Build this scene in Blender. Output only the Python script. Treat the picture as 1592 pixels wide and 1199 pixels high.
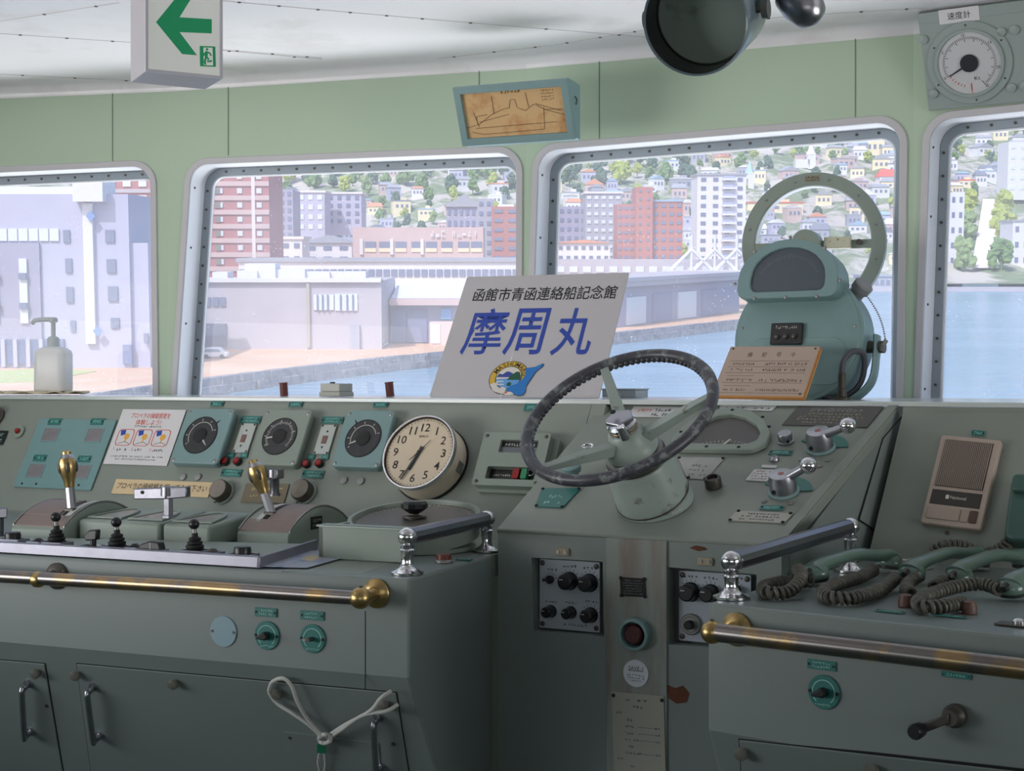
import bpy, math, random
from math import sin, cos, tan, atan, atan2, pi, radians as R
from mathutils import Vector as V, Matrix as M4

for _o in list(bpy.data.objects):
    bpy.data.objects.remove(_o)
SC = bpy.context.scene
COL = SC.collection

# ------------------------------------------------------------------ camera
F = 2300.0                      # focal length in pixels of the 1592 px wide frame
EYE = 1.30
PITCH = atan(9.5 / F)
cam_d = bpy.data.cameras.new('camera')
cam_d.sensor_width = 36.0
cam_d.lens = 36.0 * F / 1592.0
cam_d.clip_start = 0.05
cam_d.clip_end = 6000
cam = bpy.data.objects.new('camera', cam_d)
cam.location = (0, 0, EYE)
cam.rotation_euler = (pi / 2 - PITCH, 0, 0)
COL.objects.link(cam)
SC.camera = cam

# ------------------------------------------------------------------ view, world, sun, added lamps
SC.view_settings.view_transform = 'Standard'
SC.view_settings.look = 'None'
SC.view_settings.gamma = 1.0
SC.view_settings.use_curve_mapping = False
SC.view_settings.exposure = 0.0
wd = bpy.data.worlds.new('sky')
SC.world = wd
wd.use_nodes = True
_n = wd.node_tree.nodes
_bg = _n['Background']
_sky = _n.new('ShaderNodeTexSky')
_sky.sky_type = 'NISHITA'
_sky.sun_disc = False
_sky.sun_elevation = R(48)
_sky.sun_rotation = R(200)
_sky.air_density = 1.0
_sky.dust_density = 2.0
wd.node_tree.links.new(_sky.outputs[0], _bg.inputs[0])
_bg.inputs[1].default_value = 0.20
sd = bpy.data.lights.new('sun', 'SUN')
sd.energy = 2.6
sd.angle = R(0.6)
sd.color = (1.0, 0.96, 0.9)
sun = bpy.data.objects.new('sun', sd)
sun.rotation_euler = (R(44), 0, R(-28))
COL.objects.link(sun)

def area(name, loc, target, sx, sy, power, color=(1, 1, 1), spread=180):
    l = bpy.data.lights.new(name, 'AREA')
    l.shape = 'RECTANGLE'
    l.spread = R(spread)
    l.size, l.size_y, l.energy, l.color = sx, sy, power, color
    o = bpy.data.objects.new(name, l)
    o.location = loc
    o.rotation_euler = (V(target) - V(loc)).to_track_quat('-Z', 'Y').to_euler()
    COL.objects.link(o)
    return o
# added fill lamps by the unseen side and rear windows, brightening the ceiling
area('fill_lamp_port', (-3.3, 2.6, 1.2), (-.3, 3.7, 2.3), 2.6, 0.9, 24, (1.0, 0.98, 0.98), 95)
area('fill_lamp_starboard', (3.3, 1.2, 1.2), (0.6, 3.2, 2.3), 2.6, 0.9, 20, (1.0, 0.98, 0.98), 95)
area('fill_lamp_rear', (0.0, -2.7, 1.3), (0, 3.2, 2.3), 4.0, 0.9, 4, (1.0, 0.99, 0.98), 90)
# added lamp outside, standing in for glare off the sunlit water ahead
area('water_glare_lamp', (0.3, 7.4, -1.6), (0.0, 3.2, 2.6), 8.0, 2.0, 560, (0.97, 0.98, 1.0))

# ------------------------------------------------------------------ pixel geometry helpers (frame 1592 x 1199)
CAM = V((0, 0, EYE))
def ray(px, py):
    x = (px - 796.0) / F
    y = (599.5 - py) / F
    return V((x, cos(PITCH) + y * sin(PITCH), -sin(PITCH) + y * cos(PITCH)))
def at_z(px, py, z):
    d = ray(px, py)
    return CAM + d * ((z - EYE) / d.z)
def at_d(px, py, d):
    r = ray(px, py)
    return CAM + r * (d / r.y)
def proj(p):
    q = V(p) - CAM
    fw = q.y * cos(PITCH) - q.z * sin(PITCH)
    up = q.y * sin(PITCH) + q.z * cos(PITCH)
    return (796 + F * q.x / fw, 599.5 - F * up / fw)
def rise(base, py):
    """height above base at which a vertical line through base meets picture row py"""
    r = ray(796, py)
    k = base.y / r.y
    return (EYE + r.z * k) - base.z

class Fr:
    """a plane of the place: origin, u to the right, v up the plane, n towards the room"""
    def __init__(s, o, u, v):
        s.o = V(o); s.u = V(u).normalized()
        s.n = s.u.cross(V(v)).normalized()
        s.v = s.n.cross(s.u).normalized()
    def pix(s, px, py, c=0.0):
        d = ray(px, py)
        p = s.o + s.n * c
        t = (p - CAM).dot(s.n) / d.dot(s.n)
        q = CAM + d * t - p
        return (q.dot(s.u), q.dot(s.v))
    def P(s, a, b, c=0.0):
        return s.o + s.u * a + s.v * b + s.n * c
    def M(s, a, b, c=0.0, rot=0.0):
        u = s.u * cos(rot) + s.v * sin(rot)
        v = s.v * cos(rot) - s.u * sin(rot)
        p = s.P(a, b, c)
        return M4(((u.x, v.x, s.n.x, p.x), (u.y, v.y, s.n.y, p.y), (u.z, v.z, s.n.z, p.z), (0, 0, 0, 1)))
    def at(s, px, py, c=0.0, rot=0.0):
        a, b = s.pix(px, py, c)
        return s.M(a, b, c, rot)
    def quad(s, pts, c=0.0):
        """matrix at the middle of a picture quad TL,TR,BR,BL plus its width and height on the plane"""
        q = [V(s.pix(x, y, c)) for x, y in pts]
        m = (q[0] + q[1] + q[2] + q[3]) / 4
        w = ((q[1] - q[0]).length + (q[2] - q[3]).length) / 2
        e = (q[1] - q[0] + q[2] - q[3])
        h = abs((q[0] + q[1] - q[2] - q[3]).dot(V((-e.y, e.x)).normalized())) / 2
        return s.M(m.x, m.y, c, atan2(e.y, e.x)), w, h
    def poly(s, pts, c=0.0):
        """matrix at the centroid and the outline relative to it"""
        q = [V(s.pix(x, y, c)) for x, y in pts]
        m = sum(q, V((0, 0))) / len(q)
        return s.M(m.x, m.y, c), [(p.x - m.x, p.y - m.y) for p in q]
def scale_at(p):
    return (V(p) - CAM).y / F       # metres per picture pixel at a point

# ------------------------------------------------------------------ mesh builder
class MB:
    def __init__(s):
        s.v = []; s.f = []
    def add(s, vs, fs, m=None):
        k = len(s.v)
        s.v += [tuple(m @ V(p)) if m else tuple(p) for p in vs]
        s.f += [tuple(i + k for i in f) for f in fs]
        return s
    def box(s, c, d, m=None):
        x, y, z = c; a, b, e = d[0] / 2, d[1] / 2, d[2] / 2
        vs = [(x + i * a, y + j * b, z + k * e) for k in (-1, 1) for j in (-1, 1) for i in (-1, 1)]
        return s.add(vs, [(0, 2, 3, 1), (4, 5, 7, 6), (0, 1, 5, 4), (2, 6, 7, 3), (0, 4, 6, 2), (1, 3, 7, 5)], m)
    def hexa(s, b, t):
        """solid between two quads of 3d points (both anticlockwise seen from the second one's side)"""
        return s.add(list(b) + list(t), [(3, 2, 1, 0), (4, 5, 6, 7), (0, 1, 5, 4), (1, 2, 6, 5), (2, 3, 7, 6), (3, 0, 4, 7)])
    def prism(s, poly, z0, z1, m=None):
        n = len(poly)
        area2 = sum(poly[i][0] * poly[(i + 1) % n][1] - poly[(i + 1) % n][0] * poly[i][1] for i in range(n))
        if area2 < 0: poly = poly[::-1]
        vs = [(p[0], p[1], z0) for p in poly] + [(p[0], p[1], z1) for p in poly]
        fs = [tuple(range(n - 1, -1, -1)), tuple(range(n, 2 * n))]
        fs += [(i, (i + 1) % n, (i + 1) % n + n, i + n) for i in range(n)]
        return s.add(vs, fs, m)
    def ring(s, outer, inner, z0, z1, m=None):
        """flat ring between two outlines with the same number of points"""
        n = len(outer)
        vs = [(p[0], p[1], z) for z in (z0, z1) for q in (outer, inner) for p in q]
        fs = []
        for i in range(n):
            j = (i + 1) % n
            fs += [(2 * n + i, 2 * n + j, 3 * n + j, 3 * n + i), (i, n + i, n + j, j),
                   (i, j, 2 * n + j, 2 * n + i), (n + i, 3 * n + i, 3 * n + j, n + j)]
        return s.add(vs, fs, m)
    def lathe(s, prof, seg=32, m=None, cap=True):
        """profile of (radius, z) turned about z"""
        vs = []; fs = []; n = len(prof)
        for r, z in prof:
            vs += [(r * cos(2 * pi * i / seg), r * sin(2 * pi * i / seg), z) for i in range(seg)]
        for k in range(n - 1):
            for i in range(seg):
                j = (i + 1) % seg
                fs.append((k * seg + i, k * seg + j, (k + 1) * seg + j, (k + 1) * seg + i))
        if cap:
            fs.append(tuple(range(seg - 1, -1, -1)))
            fs.append(tuple((n - 1) * seg + i for i in range(seg)))
        return s.add(vs, fs, m)
    def cyl(s, p0, p1, r0, r1=None, seg=20, m=None):
        p0, p1 = V(p0), V(p1)
        r1 = r0 if r1 is None else r1
        d = p1 - p0
        q = d.to_track_quat('Z', 'Y').to_matrix().to_4x4()
        q.translation = p0
        mm = (m @ q) if m else q
        return s.lathe([(r0, 0), (r1, d.length)], seg, mm)
    def sphere(s, c, r, seg=20, rings=12, m=None, sc=(1, 1, 1)):
        vs = []; fs = []
        for k in range(1, rings):
            t = pi * k / rings
            vs += [(c[0] + sc[0] * r * sin(t) * cos(2 * pi * i / seg), c[1] + sc[1] * r * sin(t) * sin(2 * pi * i / seg), c[2] - sc[2] * r * cos(t)) for i in range(seg)]
        vs += [(c[0], c[1], c[2] - sc[2] * r), (c[0], c[1], c[2] + sc[2] * r)]
        b = (rings - 1) * seg
        for k in range(rings - 2):
            for i in range(seg):
                j = (i + 1) % seg
                fs.append((k * seg + i, k * seg + j, (k + 1) * seg + j, (k + 1) * seg + i))
        for i in range(seg):
            j = (i + 1) % seg
            fs.append((b, j, i)); fs.append((b + 1, (rings - 2) * seg + i, (rings - 2) * seg + j))
        return s.add(vs, fs, m)
    def tube(s, pts, r, seg=10, closed=False, m=None, up=(0, 0, 1), sq=None):
        """tube along points; r a number or a list; sq=(w,h) multiplies the section"""
        P = [V(p) for p in pts]; n = len(P)
        vs = []; fs = []
        prev = None
        for i in range(n):
            a = P[(i - 1) % n] if (closed or i > 0) else P[i]
            b = P[(i + 1) % n] if (closed or i < n - 1) else P[i]
            t = (b - a).normalized()
            if prev is None:
                w = V(up)
                if abs(w.dot(t)) > 0.95: w = V((1, 0, 0))
                x = (w - t * w.dot(t)).normalized()
            else:
                x = (prev - t * prev.dot(t)).normalized()
            prev = x
            y = t.cross(x)
            rr = r[i] if isinstance(r, (list, tuple)) else r
            qx, qy = sq or (1, 1)
            vs += [tuple(P[i] + x * (rr * qx * cos(2 * pi * k / seg)) + y * (rr * qy * sin(2 * pi * k / seg))) for k in range(seg)]
        for i in range(n if closed else n - 1):
            j = (i + 1) % n
            for k in range(seg):
                l = (k + 1) % seg
                fs.append((i * seg + k, i * seg + l, j * seg + l, j * seg + k))
        if not closed:
            fs.append(tuple(range(seg - 1, -1, -1)))
            fs.append(tuple((n - 1) * seg + k for k in range(seg)))
        return s.add(vs, fs, m)
    def grid(s, fn, nu, nv):
        vs = [fn(i / nu, j / nv) for j in range(nv + 1) for i in range(nu + 1)]
        fs = [(j * (nu + 1) + i, j * (nu + 1) + i + 1, (j + 1) * (nu + 1) + i + 1, (j + 1) * (nu + 1) + i) for j in range(nv) for i in range(nu)]
        return s.add(vs, fs)
    def mesh(s, name, mat, smooth=True, angle=38):
        me = bpy.data.meshes.new(name)
        me.from_pydata(s.v, [], s.f)
        if mat: me.materials.append(mat)
        if smooth:
            me.polygons.foreach_set('use_smooth', [True] * len(me.polygons))
            me.set_sharp_from_angle(angle=R(angle))
        me.update()
        return me

def rrect(w, h, r, n=6, cx=0, cy=0):
    r = min(r, w / 2 - 1e-5, h / 2 - 1e-5)
    out = []
    for sx, sy, a0 in ((1, 1, 0), (-1, 1, 90), (-1, -1, 180), (1, -1, 270)):
        for i in range(n + 1):
            a = R(a0 + 90 * i / n)
            out.append((cx + sx * (w / 2 - r) + r * cos(a), cy + sy * (h / 2 - r) + r * sin(a)))
    return out
def rpoly(pts, r, n=8):
    """round the corners of a polygon; r one number or one per corner"""
    out = []; k = len(pts)
    for i in range(k):
        p, a, b = V(pts[i]), V(pts[i - 1]), V(pts[(i + 1) % k])
        d1, d2 = (a - p).normalized(), (b - p).normalized()
        rr = r[i] if isinstance(r, (list, tuple)) else r
        ang = d1.angle(d2)
        t = min(rr / tan(ang / 2), (a - p).length * .49, (b - p).length * .49)
        rr = t * tan(ang / 2)
        c = p + (d1 + d2).normalized() * (rr / sin(ang / 2))
        s, e = p + d1 * t - c, p + d2 * t - c
        a0 = atan2(s.y, s.x); da = (atan2(e.y, e.x) - a0 + pi) % (2 * pi) - pi
        out += [(c.x + rr * cos(a0 + da * j / n), c.y + rr * sin(a0 + da * j / n)) for j in range(n + 1)]
    return out
def circ(r, n=32, cx=0, cy=0, ry=None, a0=0, a1=360):
    ry = ry or r
    full = abs(a1 - a0) >= 360
    m = n if full else n + 1
    return [(cx + r * cos(R(a0 + (a1 - a0) * i / n)), cy + ry * sin(R(a0 + (a1 - a0) * i / n))) for i in range(m)]
def sector(r0, r1, a0, a1, n=24, cx=0, cy=0):
    return circ(r1, n, cx, cy, None, a0, a1) + circ(r0, n, cx, cy, None, a1, a0)
def smoothpath(pts, n=8):
    """Catmull-Rom through points"""
    P = [V(p) for p in pts]; out = []
    for i in range(len(P) - 1):
        p0, p1, p2 = P[max(i - 1, 0)], P[i], P[i + 1]
        p3 = P[min(i + 2, len(P) - 1)]
        for j in range(n):
            t = j / n
            out.append(0.5 * ((2 * p1) + (p2 - p0) * t + (2 * p0 - 5 * p1 + 4 * p2 - p3) * t * t + (3 * p1 - p0 - 3 * p2 + p3) * t ** 3))
    out.append(P[-1])
    return out

# ------------------------------------------------------------------ objects
def obj(name, mb, mat, parent=None, mx=None, bevel=0, smooth=True, angle=38, seg=2):
    me = mb if isinstance(mb, bpy.types.Mesh) else mb.mesh(name, mat, smooth, angle)
    o = bpy.data.objects.new(name, me)
    COL.objects.link(o)
    if parent: o.parent = parent
    if mx is not None:
        if parent: o.matrix_local = mx
        else: o.matrix_world = mx
    if bevel:
        b = o.modifiers.new('bevel', 'BEVEL')
        b.width = bevel; b.segments = seg; b.limit_method = 'ANGLE'; b.angle_limit = R(40)
        b.harden_normals = False
    return o
def tag(o, label, cat, group=None):
    o['label'] = label; o['category'] = cat
    if group: o['group'] = group
    return o
def thing(name, label, cat, mx, group=None):
    o = bpy.data.objects.new(name, None)
    o.empty_display_size = 0.03
    COL.objects.link(o)
    o.matrix_world = mx @ M4.Translation((0, 0, .0012))
    return tag(o, label, cat, group)
def struct(name, mb, mat, mx=None, **k):
    o = obj(name, mb, mat, None, mx, **k)
    o['kind'] = 'structure'
    return o
def copy_tree(o, parent=None):
    c = o.copy(); COL.objects.link(c)
    if parent: c.parent = parent
    for ch in list(o.children): copy_tree(ch, c)
    return c
def T(x=0, y=0, z=0): return M4.Translation((x, y, z))

# ------------------------------------------------------------------ materials
MATS = {}
def mat(name, col, rough=0.5, metal=0.0, spec=0.5, noise=0.0, scale=30.0, emit=0, coat=0, bump=0.0, bscale=200.0, speck=None, stretch=None):
    """principled paint with procedural mottling (noise), an optional second colour in patches (speck=(colour, scale, low, high))"""
    if name in MATS: return MATS[name]
    m = bpy.data.materials.new(name); m.use_nodes = True
    nt = m.node_tree; b = nt.nodes['Principled BSDF']
    b.inputs['Base Color'].default_value = (*col, 1)
    b.inputs['Roughness'].default_value = rough
    b.inputs['Metallic'].default_value = metal
    b.inputs['Specular IOR Level'].default_value = spec
    if coat: b.inputs['Coat Weight'].default_value = coat
    src = None
    tc = nt.nodes.new('ShaderNodeTexCoord')
    crd = tc.outputs['Object']
    if stretch:
        mpn = nt.nodes.new('ShaderNodeMapping'); mpn.inputs['Scale'].default_value = stretch
        nt.links.new(crd, mpn.inputs[0]); crd = mpn.outputs[0]
    if noise or speck:
        nz = nt.nodes.new('ShaderNodeTexNoise')
        nz.inputs['Scale'].default_value = scale
        nz.inputs['Detail'].default_value = 5
        nt.links.new(crd, nz.inputs['Vector'])
        mx = nt.nodes.new('ShaderNodeMix'); mx.data_type = 'RGBA'
        mx.inputs['A'].default_value = (*[c * (1 - noise) for c in col], 1)
        mx.inputs['B'].default_value = (*[min(1, c * (1 + noise)) for c in col], 1)
        nt.links.new(nz.outputs['Fac'], mx.inputs['Factor'])
        src = mx.outputs['Result']
        if speck:
            c2, s2, lo, hi = speck
            n2 = nt.nodes.new('ShaderNodeTexNoise')
            n2.inputs['Scale'].default_value = s2
            n2.inputs['Detail'].default_value = 8
            n2.inputs['Roughness'].default_value = 0.65
            nt.links.new(crd, n2.inputs['Vector'])
            mr = nt.nodes.new('ShaderNodeMapRange')
            mr.inputs['From Min'].default_value = lo; mr.inputs['From Max'].default_value = hi
            nt.links.new(n2.outputs['Fac'], mr.inputs['Value'])
            m2 = nt.nodes.new('ShaderNodeMix'); m2.data_type = 'RGBA'
            nt.links.new(mr.outputs['Result'], m2.inputs['Factor'])
            nt.links.new(src, m2.inputs['A'])
            m2.inputs['B'].default_value = (*c2, 1)
            src = m2.outputs['Result']
        nt.links.new(src, b.inputs['Base Color'])
    if bump:
        nb = nt.nodes.new('ShaderNodeTexNoise'); nb.inputs['Scale'].default_value = bscale
        nt.links.new(tc.outputs['Object'], nb.inputs['Vector'])
        bp = nt.nodes.new('ShaderNodeBump'); bp.inputs['Strength'].default_value = bump; bp.inputs['Distance'].default_value = 0.002
        nt.links.new(nb.outputs['Fac'], bp.inputs['Height'])
        nt.links.new(bp.outputs['Normal'], b.inputs['Normal'])
    if emit:
        b.inputs['Emission Color'].default_value = (*col, 1)
        b.inputs['Emission Strength'].default_value = emit
    MATS[name] = m
    return m
def srgb(r, g, b):
    f = lambda c: (c / 255 / 12.92) if c <= 10 else ((c / 255 + .055) / 1.055) ** 2.4
    return (f(r), f(g), f(b))

paint = mat('console_paint', srgb(134, 141, 133), .42, noise=.06, scale=9, bump=.03, bscale=60, speck=(srgb(120, 118, 105), 26, .70, .78))
paint_shaded = mat('console_paint_shaded', srgb(120, 130, 127), .4, noise=.05, scale=6, speck=(srgb(185, 192, 185), 34, .70, .76))  # same console paint, with the dimness of the fronts put into its colour
wallp = mat('wall_paint', srgb(180, 199, 175), .55, noise=.025, scale=3)
ceilp = mat('ceiling_paint', srgb(226, 224, 226), .3, noise=.03, scale=1.6, speck=(srgb(205, 200, 198), 2.5, .55, .75))
white = mat('white_paint', srgb(232, 234, 238), .35)
trimg = mat('window_flange_paint', srgb(196, 193, 196), .5, noise=.04, scale=8)
frameg = mat('window_frame_paint', srgb(150, 160, 168), .45)
sillp = mat('sill_paint', srgb(200, 208, 208), .18, noise=.03)
teal = mat('teal_hammer_paint', srgb(120, 148, 149), .4, noise=.05, scale=20)
teal2 = mat('pale_teal_paint', srgb(116, 150, 151), .4, noise=.04, scale=20)
greygreen = mat('greygreen_paint', srgb(136, 147, 137), .42, noise=.05, scale=20)
plate = mat('green_nameplate', srgb(44, 112, 106), .35, noise=.05)
platetxt = mat('nameplate_lettering', srgb(150, 200, 190), .5)
black = mat('black_plastic', srgb(22, 22, 26), .35)
blackm = mat('matt_black', srgb(20, 20, 22), .7)
dialb = mat('dial_black', srgb(42, 44, 48), .45)
dialmark = mat('dial_marks', srgb(205, 205, 195), .5)
chrome = mat('chrome', (.78, .77, .80), .12, 1.0)
chromer = mat('brushed_chrome', (.42, .42, .46), .32, 1.0, noise=.08, scale=60)
alu = mat('aluminium', (.30, .30, .35), .42, .85, noise=.12, scale=40)
brass = mat('worn_brass', (.40, .28, .15), .30, 1.0, noise=.15, scale=30, speck=((.24, .22, .21), 9, .43, .52))
brassb = mat('polished_brass', (.50, .35, .15), .32, 1.0, noise=.14, scale=30, speck=((.22, .18, .10), 30, .55, .75))
steel = mat('dull_steel', srgb(140, 140, 138), .4, .6, noise=.1, scale=60)
darkmetal = mat('dark_metal', srgb(84, 80, 74), .45, .5, noise=.2, scale=60)
railgrey = mat('rail_grey_chrome', (.24, .24, .28), .3, 1.0, noise=.08, scale=60)
clampc = mat('worn_chrome', (.22, .22, .25), .3, 1.0, noise=.3, scale=50)
paper = mat('white_paper', srgb(214, 212, 214), .7)
ink = mat('black_ink', srgb(30, 30, 34), .7)
red = mat('red_ink', srgb(205, 62, 40), .6)
blue = mat('blue_ink', srgb(40, 68, 160), .6)
cream = mat('cream_enamel', srgb(218, 204, 184), .4)
clockf = mat('clock_face', srgb(226, 208, 182), .45)
redlens = mat('red_lens', srgb(140, 22, 20), .25)
phone = mat('phone_green', srgb(92, 116, 106), .3, coat=.3)
cordm = mat('cord_rubber', srgb(84, 82, 74), .5)
beige = mat('beige_card', srgb(214, 190, 150), .6, noise=.04, scale=20)
brownp = mat('brown_plate', srgb(128, 112, 106), .5, noise=.12, scale=14, bump=.05)

def glassmat(name, tint=(1, 1, 1), dust=0.0, gloss=1.0, rough=0.02):
    """clear pane: lets light straight through, mirrors at grazing angles, carries dust and dried spray"""
    m = bpy.data.materials.new(name); m.use_nodes = True
    nt = m.node_tree; nd = nt.nodes; ln = nt.links
    nd.remove(nd['Principled BSDF'])
    out = nd['Material Output']
    tr = nd.new('ShaderNodeBsdfTransparent'); tr.inputs[0].default_value = (*tint, 1)
    gl = nd.new('ShaderNodeBsdfGlossy'); gl.inputs['Roughness'].default_value = rough
    fr = nd.new('ShaderNodeFresnel'); fr.inputs['IOR'].default_value = 1.45
    mu = nd.new('ShaderNodeMath'); mu.operation = 'MULTIPLY'; mu.inputs[1].default_value = gloss
    geo = nd.new('ShaderNodeNewGeometry')                 # the far face of a thin pane adds no second mirror image
    inv = nd.new('ShaderNodeMath'); inv.operation = 'SUBTRACT'; inv.inputs[0].default_value = 1.0
    ln.new(geo.outputs['Backfacing'], inv.inputs[1])
    mu0 = nd.new('ShaderNodeMath'); mu0.operation = 'MULTIPLY'
    ln.new(fr.outputs[0], mu0.inputs[0]); ln.new(inv.outputs[0], mu0.inputs[1])
    ln.new(mu0.outputs[0], mu.inputs[0])
    mix = nd.new('ShaderNodeMixShader')
    ln.new(mu.outputs[0], mix.inputs[0]); ln.new(tr.outputs[0], mix.inputs[1]); ln.new(gl.outputs[0], mix.inputs[2])
    last = mix
    if dust:
        tc = nd.new('ShaderNodeTexCoord')
        n1 = nd.new('ShaderNodeTexNoise'); n1.inputs['Scale'].default_value = 3.0; n1.inputs['Detail'].default_value = 4
        n2 = nd.new('ShaderNodeTexVoronoi'); n2.inputs['Scale'].default_value = 75
        n3 = nd.new('ShaderNodeTexNoise'); n3.inputs['Scale'].default_value = 9.0
        for q in (n1, n2, n3): ln.new(tc.outputs['Object'], q.inputs['Vector'])
        sp = nd.new('ShaderNodeMapRange'); sp.inputs['From Min'].default_value = .16; sp.inputs['From Max'].default_value = .05
        sp.inputs['To Min'].default_value = 0; sp.inputs['To Max'].default_value = .55
        ln.new(n2.outputs['Distance'], sp.inputs['Value'])
        gate = nd.new('ShaderNodeMapRange'); gate.inputs['From Min'].default_value = .5; gate.inputs['From Max'].default_value = .62
        ln.new(n3.outputs['Fac'], gate.inputs['Value'])
        m1 = nd.new('ShaderNodeMath'); m1.operation = 'MULTIPLY'
        ln.new(sp.outputs[0], m1.inputs[0]); ln.new(gate.outputs[0], m1.inputs[1])
        m2 = nd.new('ShaderNodeMath'); m2.operation = 'MULTIPLY_ADD'; m2.inputs[1].default_value = dust * 1.2; m2.inputs[2].default_value = dust * .4
        ln.new(n1.outputs['Fac'], m2.inputs[0])
        m3 = nd.new('ShaderNodeMath'); m3.operation = 'ADD'; m3.use_clamp = True
        ln.new(m1.outputs[0], m3.inputs[0]); ln.new(m2.outputs[0], m3.inputs[1])
        tl = nd.new('ShaderNodeBsdfTranslucent'); tl.inputs[0].default_value = (.95, .95, 1, 1)
        mx2 = nd.new('ShaderNodeMixShader')
        ln.new(m3.outputs[0], mx2.inputs[0]); ln.new(mix.outputs[0], mx2.inputs[1]); ln.new(tl.outputs[0], mx2.inputs[2])
        last = mx2
    ln.new(last.outputs[0], out.inputs[0])
    return m
pane_glass = glassmat('window_glass', (.97, .98, 1), dust=.095, gloss=.5)
clear = glassmat('instrument_glass', (.97, .97, .97), gloss=.45, rough=.08)

dish_glass = glassmat('dish_glass', (.97, .97, .97), gloss=.15, rough=.1)

# ------------------------------------------------------------------ lettering
def text_mesh(s, size=1.0, shear=0.0, thick=0.0, depth=0.0):
    c = bpy.data.curves.new('lettering', 'FONT')
    c.body = s; c.size = size; c.shear = shear; c.offset = thick; c.extrude = depth
    c.align_x = 'CENTER'; c.align_y = 'CENTER'; c.resolution_u = 3
    o = bpy.data.objects.new('lettering', c)
    COL.objects.link(o)
    bpy.context.view_layer.update()
    me = bpy.data.meshes.new_from_object(o.evaluated_get(bpy.context.evaluated_depsgraph_get()))
    bpy.data.objects.remove(o); bpy.data.curves.remove(c)
    return me
def text(s, material, parent, x, y, z, w=None, h=None, name='lettering', rot=0.0, shear=0.0, thick=0.0, mirror=False):
    """lettering fitted into a box w x h centred on x, y of the parent's plane"""
    me = text_mesh(s, 1.0, shear, thick)
    if not len(me.vertices): return None
    xs = [v.co.x for v in me.vertices]; ys = [v.co.y for v in me.vertices]
    bw, bh = max(xs) - min(xs), max(ys) - min(ys)
    cx, cy = (max(xs) + min(xs)) / 2, (max(ys) + min(ys)) / 2
    kx = w / bw if w else h / bh
    ky = h / bh if h else kx
    for v in me.vertices:
        a, b = (v.co.x - cx) * kx, (v.co.y - cy) * ky
        v.co = (x + a * cos(rot) - b * sin(rot), y + a * sin(rot) + b * cos(rot), z)
    me.materials.clear(); me.materials.append(material)
    o = bpy.data.objects.new(name, me); COL.objects.link(o); o.parent = parent
    return o
def strokes(mb, x0, x1, y, h, n, z, rnd, fill=0.8):
    """a row of marks too small to read: n characters of two or three short strokes"""
    cw = (x1 - x0) / n
    for i in range(n):
        if rnd.random() > fill + .15: continue
        cx = x0 + (i + .5) * cw
        for k in range(rnd.choice((2, 2, 3))):
            if rnd.random() < .5:
                mb.box((cx, y + h * (rnd.random() - .5) * .8, z), (cw * .7, h * .16, .0002))
            else:
                mb.box((cx + cw * (rnd.random() - .5) * .5, y, z), (cw * .16, h * .8, .0002))
    return mb
# ================================================================== planes of the place
ZC, ZT, ZD, ZH = 2.30, 1.24, 0.90, 0.96      # ceiling, console tops, desks, front edge of the helm slope
UP = V((0, 0, 1))
wp = [at_z(0, 138, ZC), at_z(260, 127, ZC), at_z(818, 90, ZC), at_z(1420, 35, ZC)]
_d = (wp[0] - wp[1]); wp.insert(0, wp[1] + _d * ((-3.4 - wp[1].x) / _d.x)); wp.pop(1)
_d = V((cos(R(31.5)), -sin(R(31.5)), 0)); wp.append(wp[3] + _d * ((3.4 - wp[3].x) / _d.x))
for p in wp: p.z = 0
WALL = [Fr(wp[i], wp[i + 1] - wp[i], UP) for i in range(4)]
WLEN = [(wp[i + 1] - wp[i]).length for i in range(4)]
CE = Fr((0, 0, ZC), (1, 0, 0), (0, -1, 0))                 # ceiling, n downwards

# console top front edge
TH = 28.0
t1 = at_z(818, 625.5, ZT)
t0 = t1 - V((cos(R(TH)), -sin(R(TH)), 0)) * 1.9
tL = t0 + (t0 - t1) * 0.05
h1, h2, h3 = at_z(773, 822, ZH), at_z(1188, 845, ZH), at_z(940, 626, ZT)
HS = Fr(h1, h2 - h1, h3 - h1)
HF = Fr((h1.x, h1.y, 0), h2 - h1, UP)
def on(fr, px, py, c=0): return fr.P(*fr.pix(px, py, c), c)
hfl, hfr = on(HS, 773, 822), on(HS, 1216, 847)
hbl, hbr = on(HS, 940, 626), on(HS, 1397, 632)
ZTR = ZT - .010
_sd = Fr(V((hfr.x, hfr.y, 0)), V((hbr.x - hfr.x, hbr.y - hfr.y, 0)), UP)     # right side of the helm
rb = on(_sd, 1349, 851, .020); rb.z = ZD
_t = on(_sd, 1404, 638, .020)
r0 = _t; ZTR = r0.z
r1 = r0 + V((cos(R(33)), -sin(R(33)), 0)) * .4
rR = r1 + (r1 - r0) * .5
RP = Fr(rb, r1 - r0, r0 - rb)
ra, rc = at_z(1100, 937, ZD), at_z(1592, 990, ZD)
rd = rc + (rc - ra) * 0.22
RD = Fr(ra, rc - ra, UP.cross(rc - ra))
RF = Fr((ra.x, ra.y, 0), rc - ra, UP)
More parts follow.
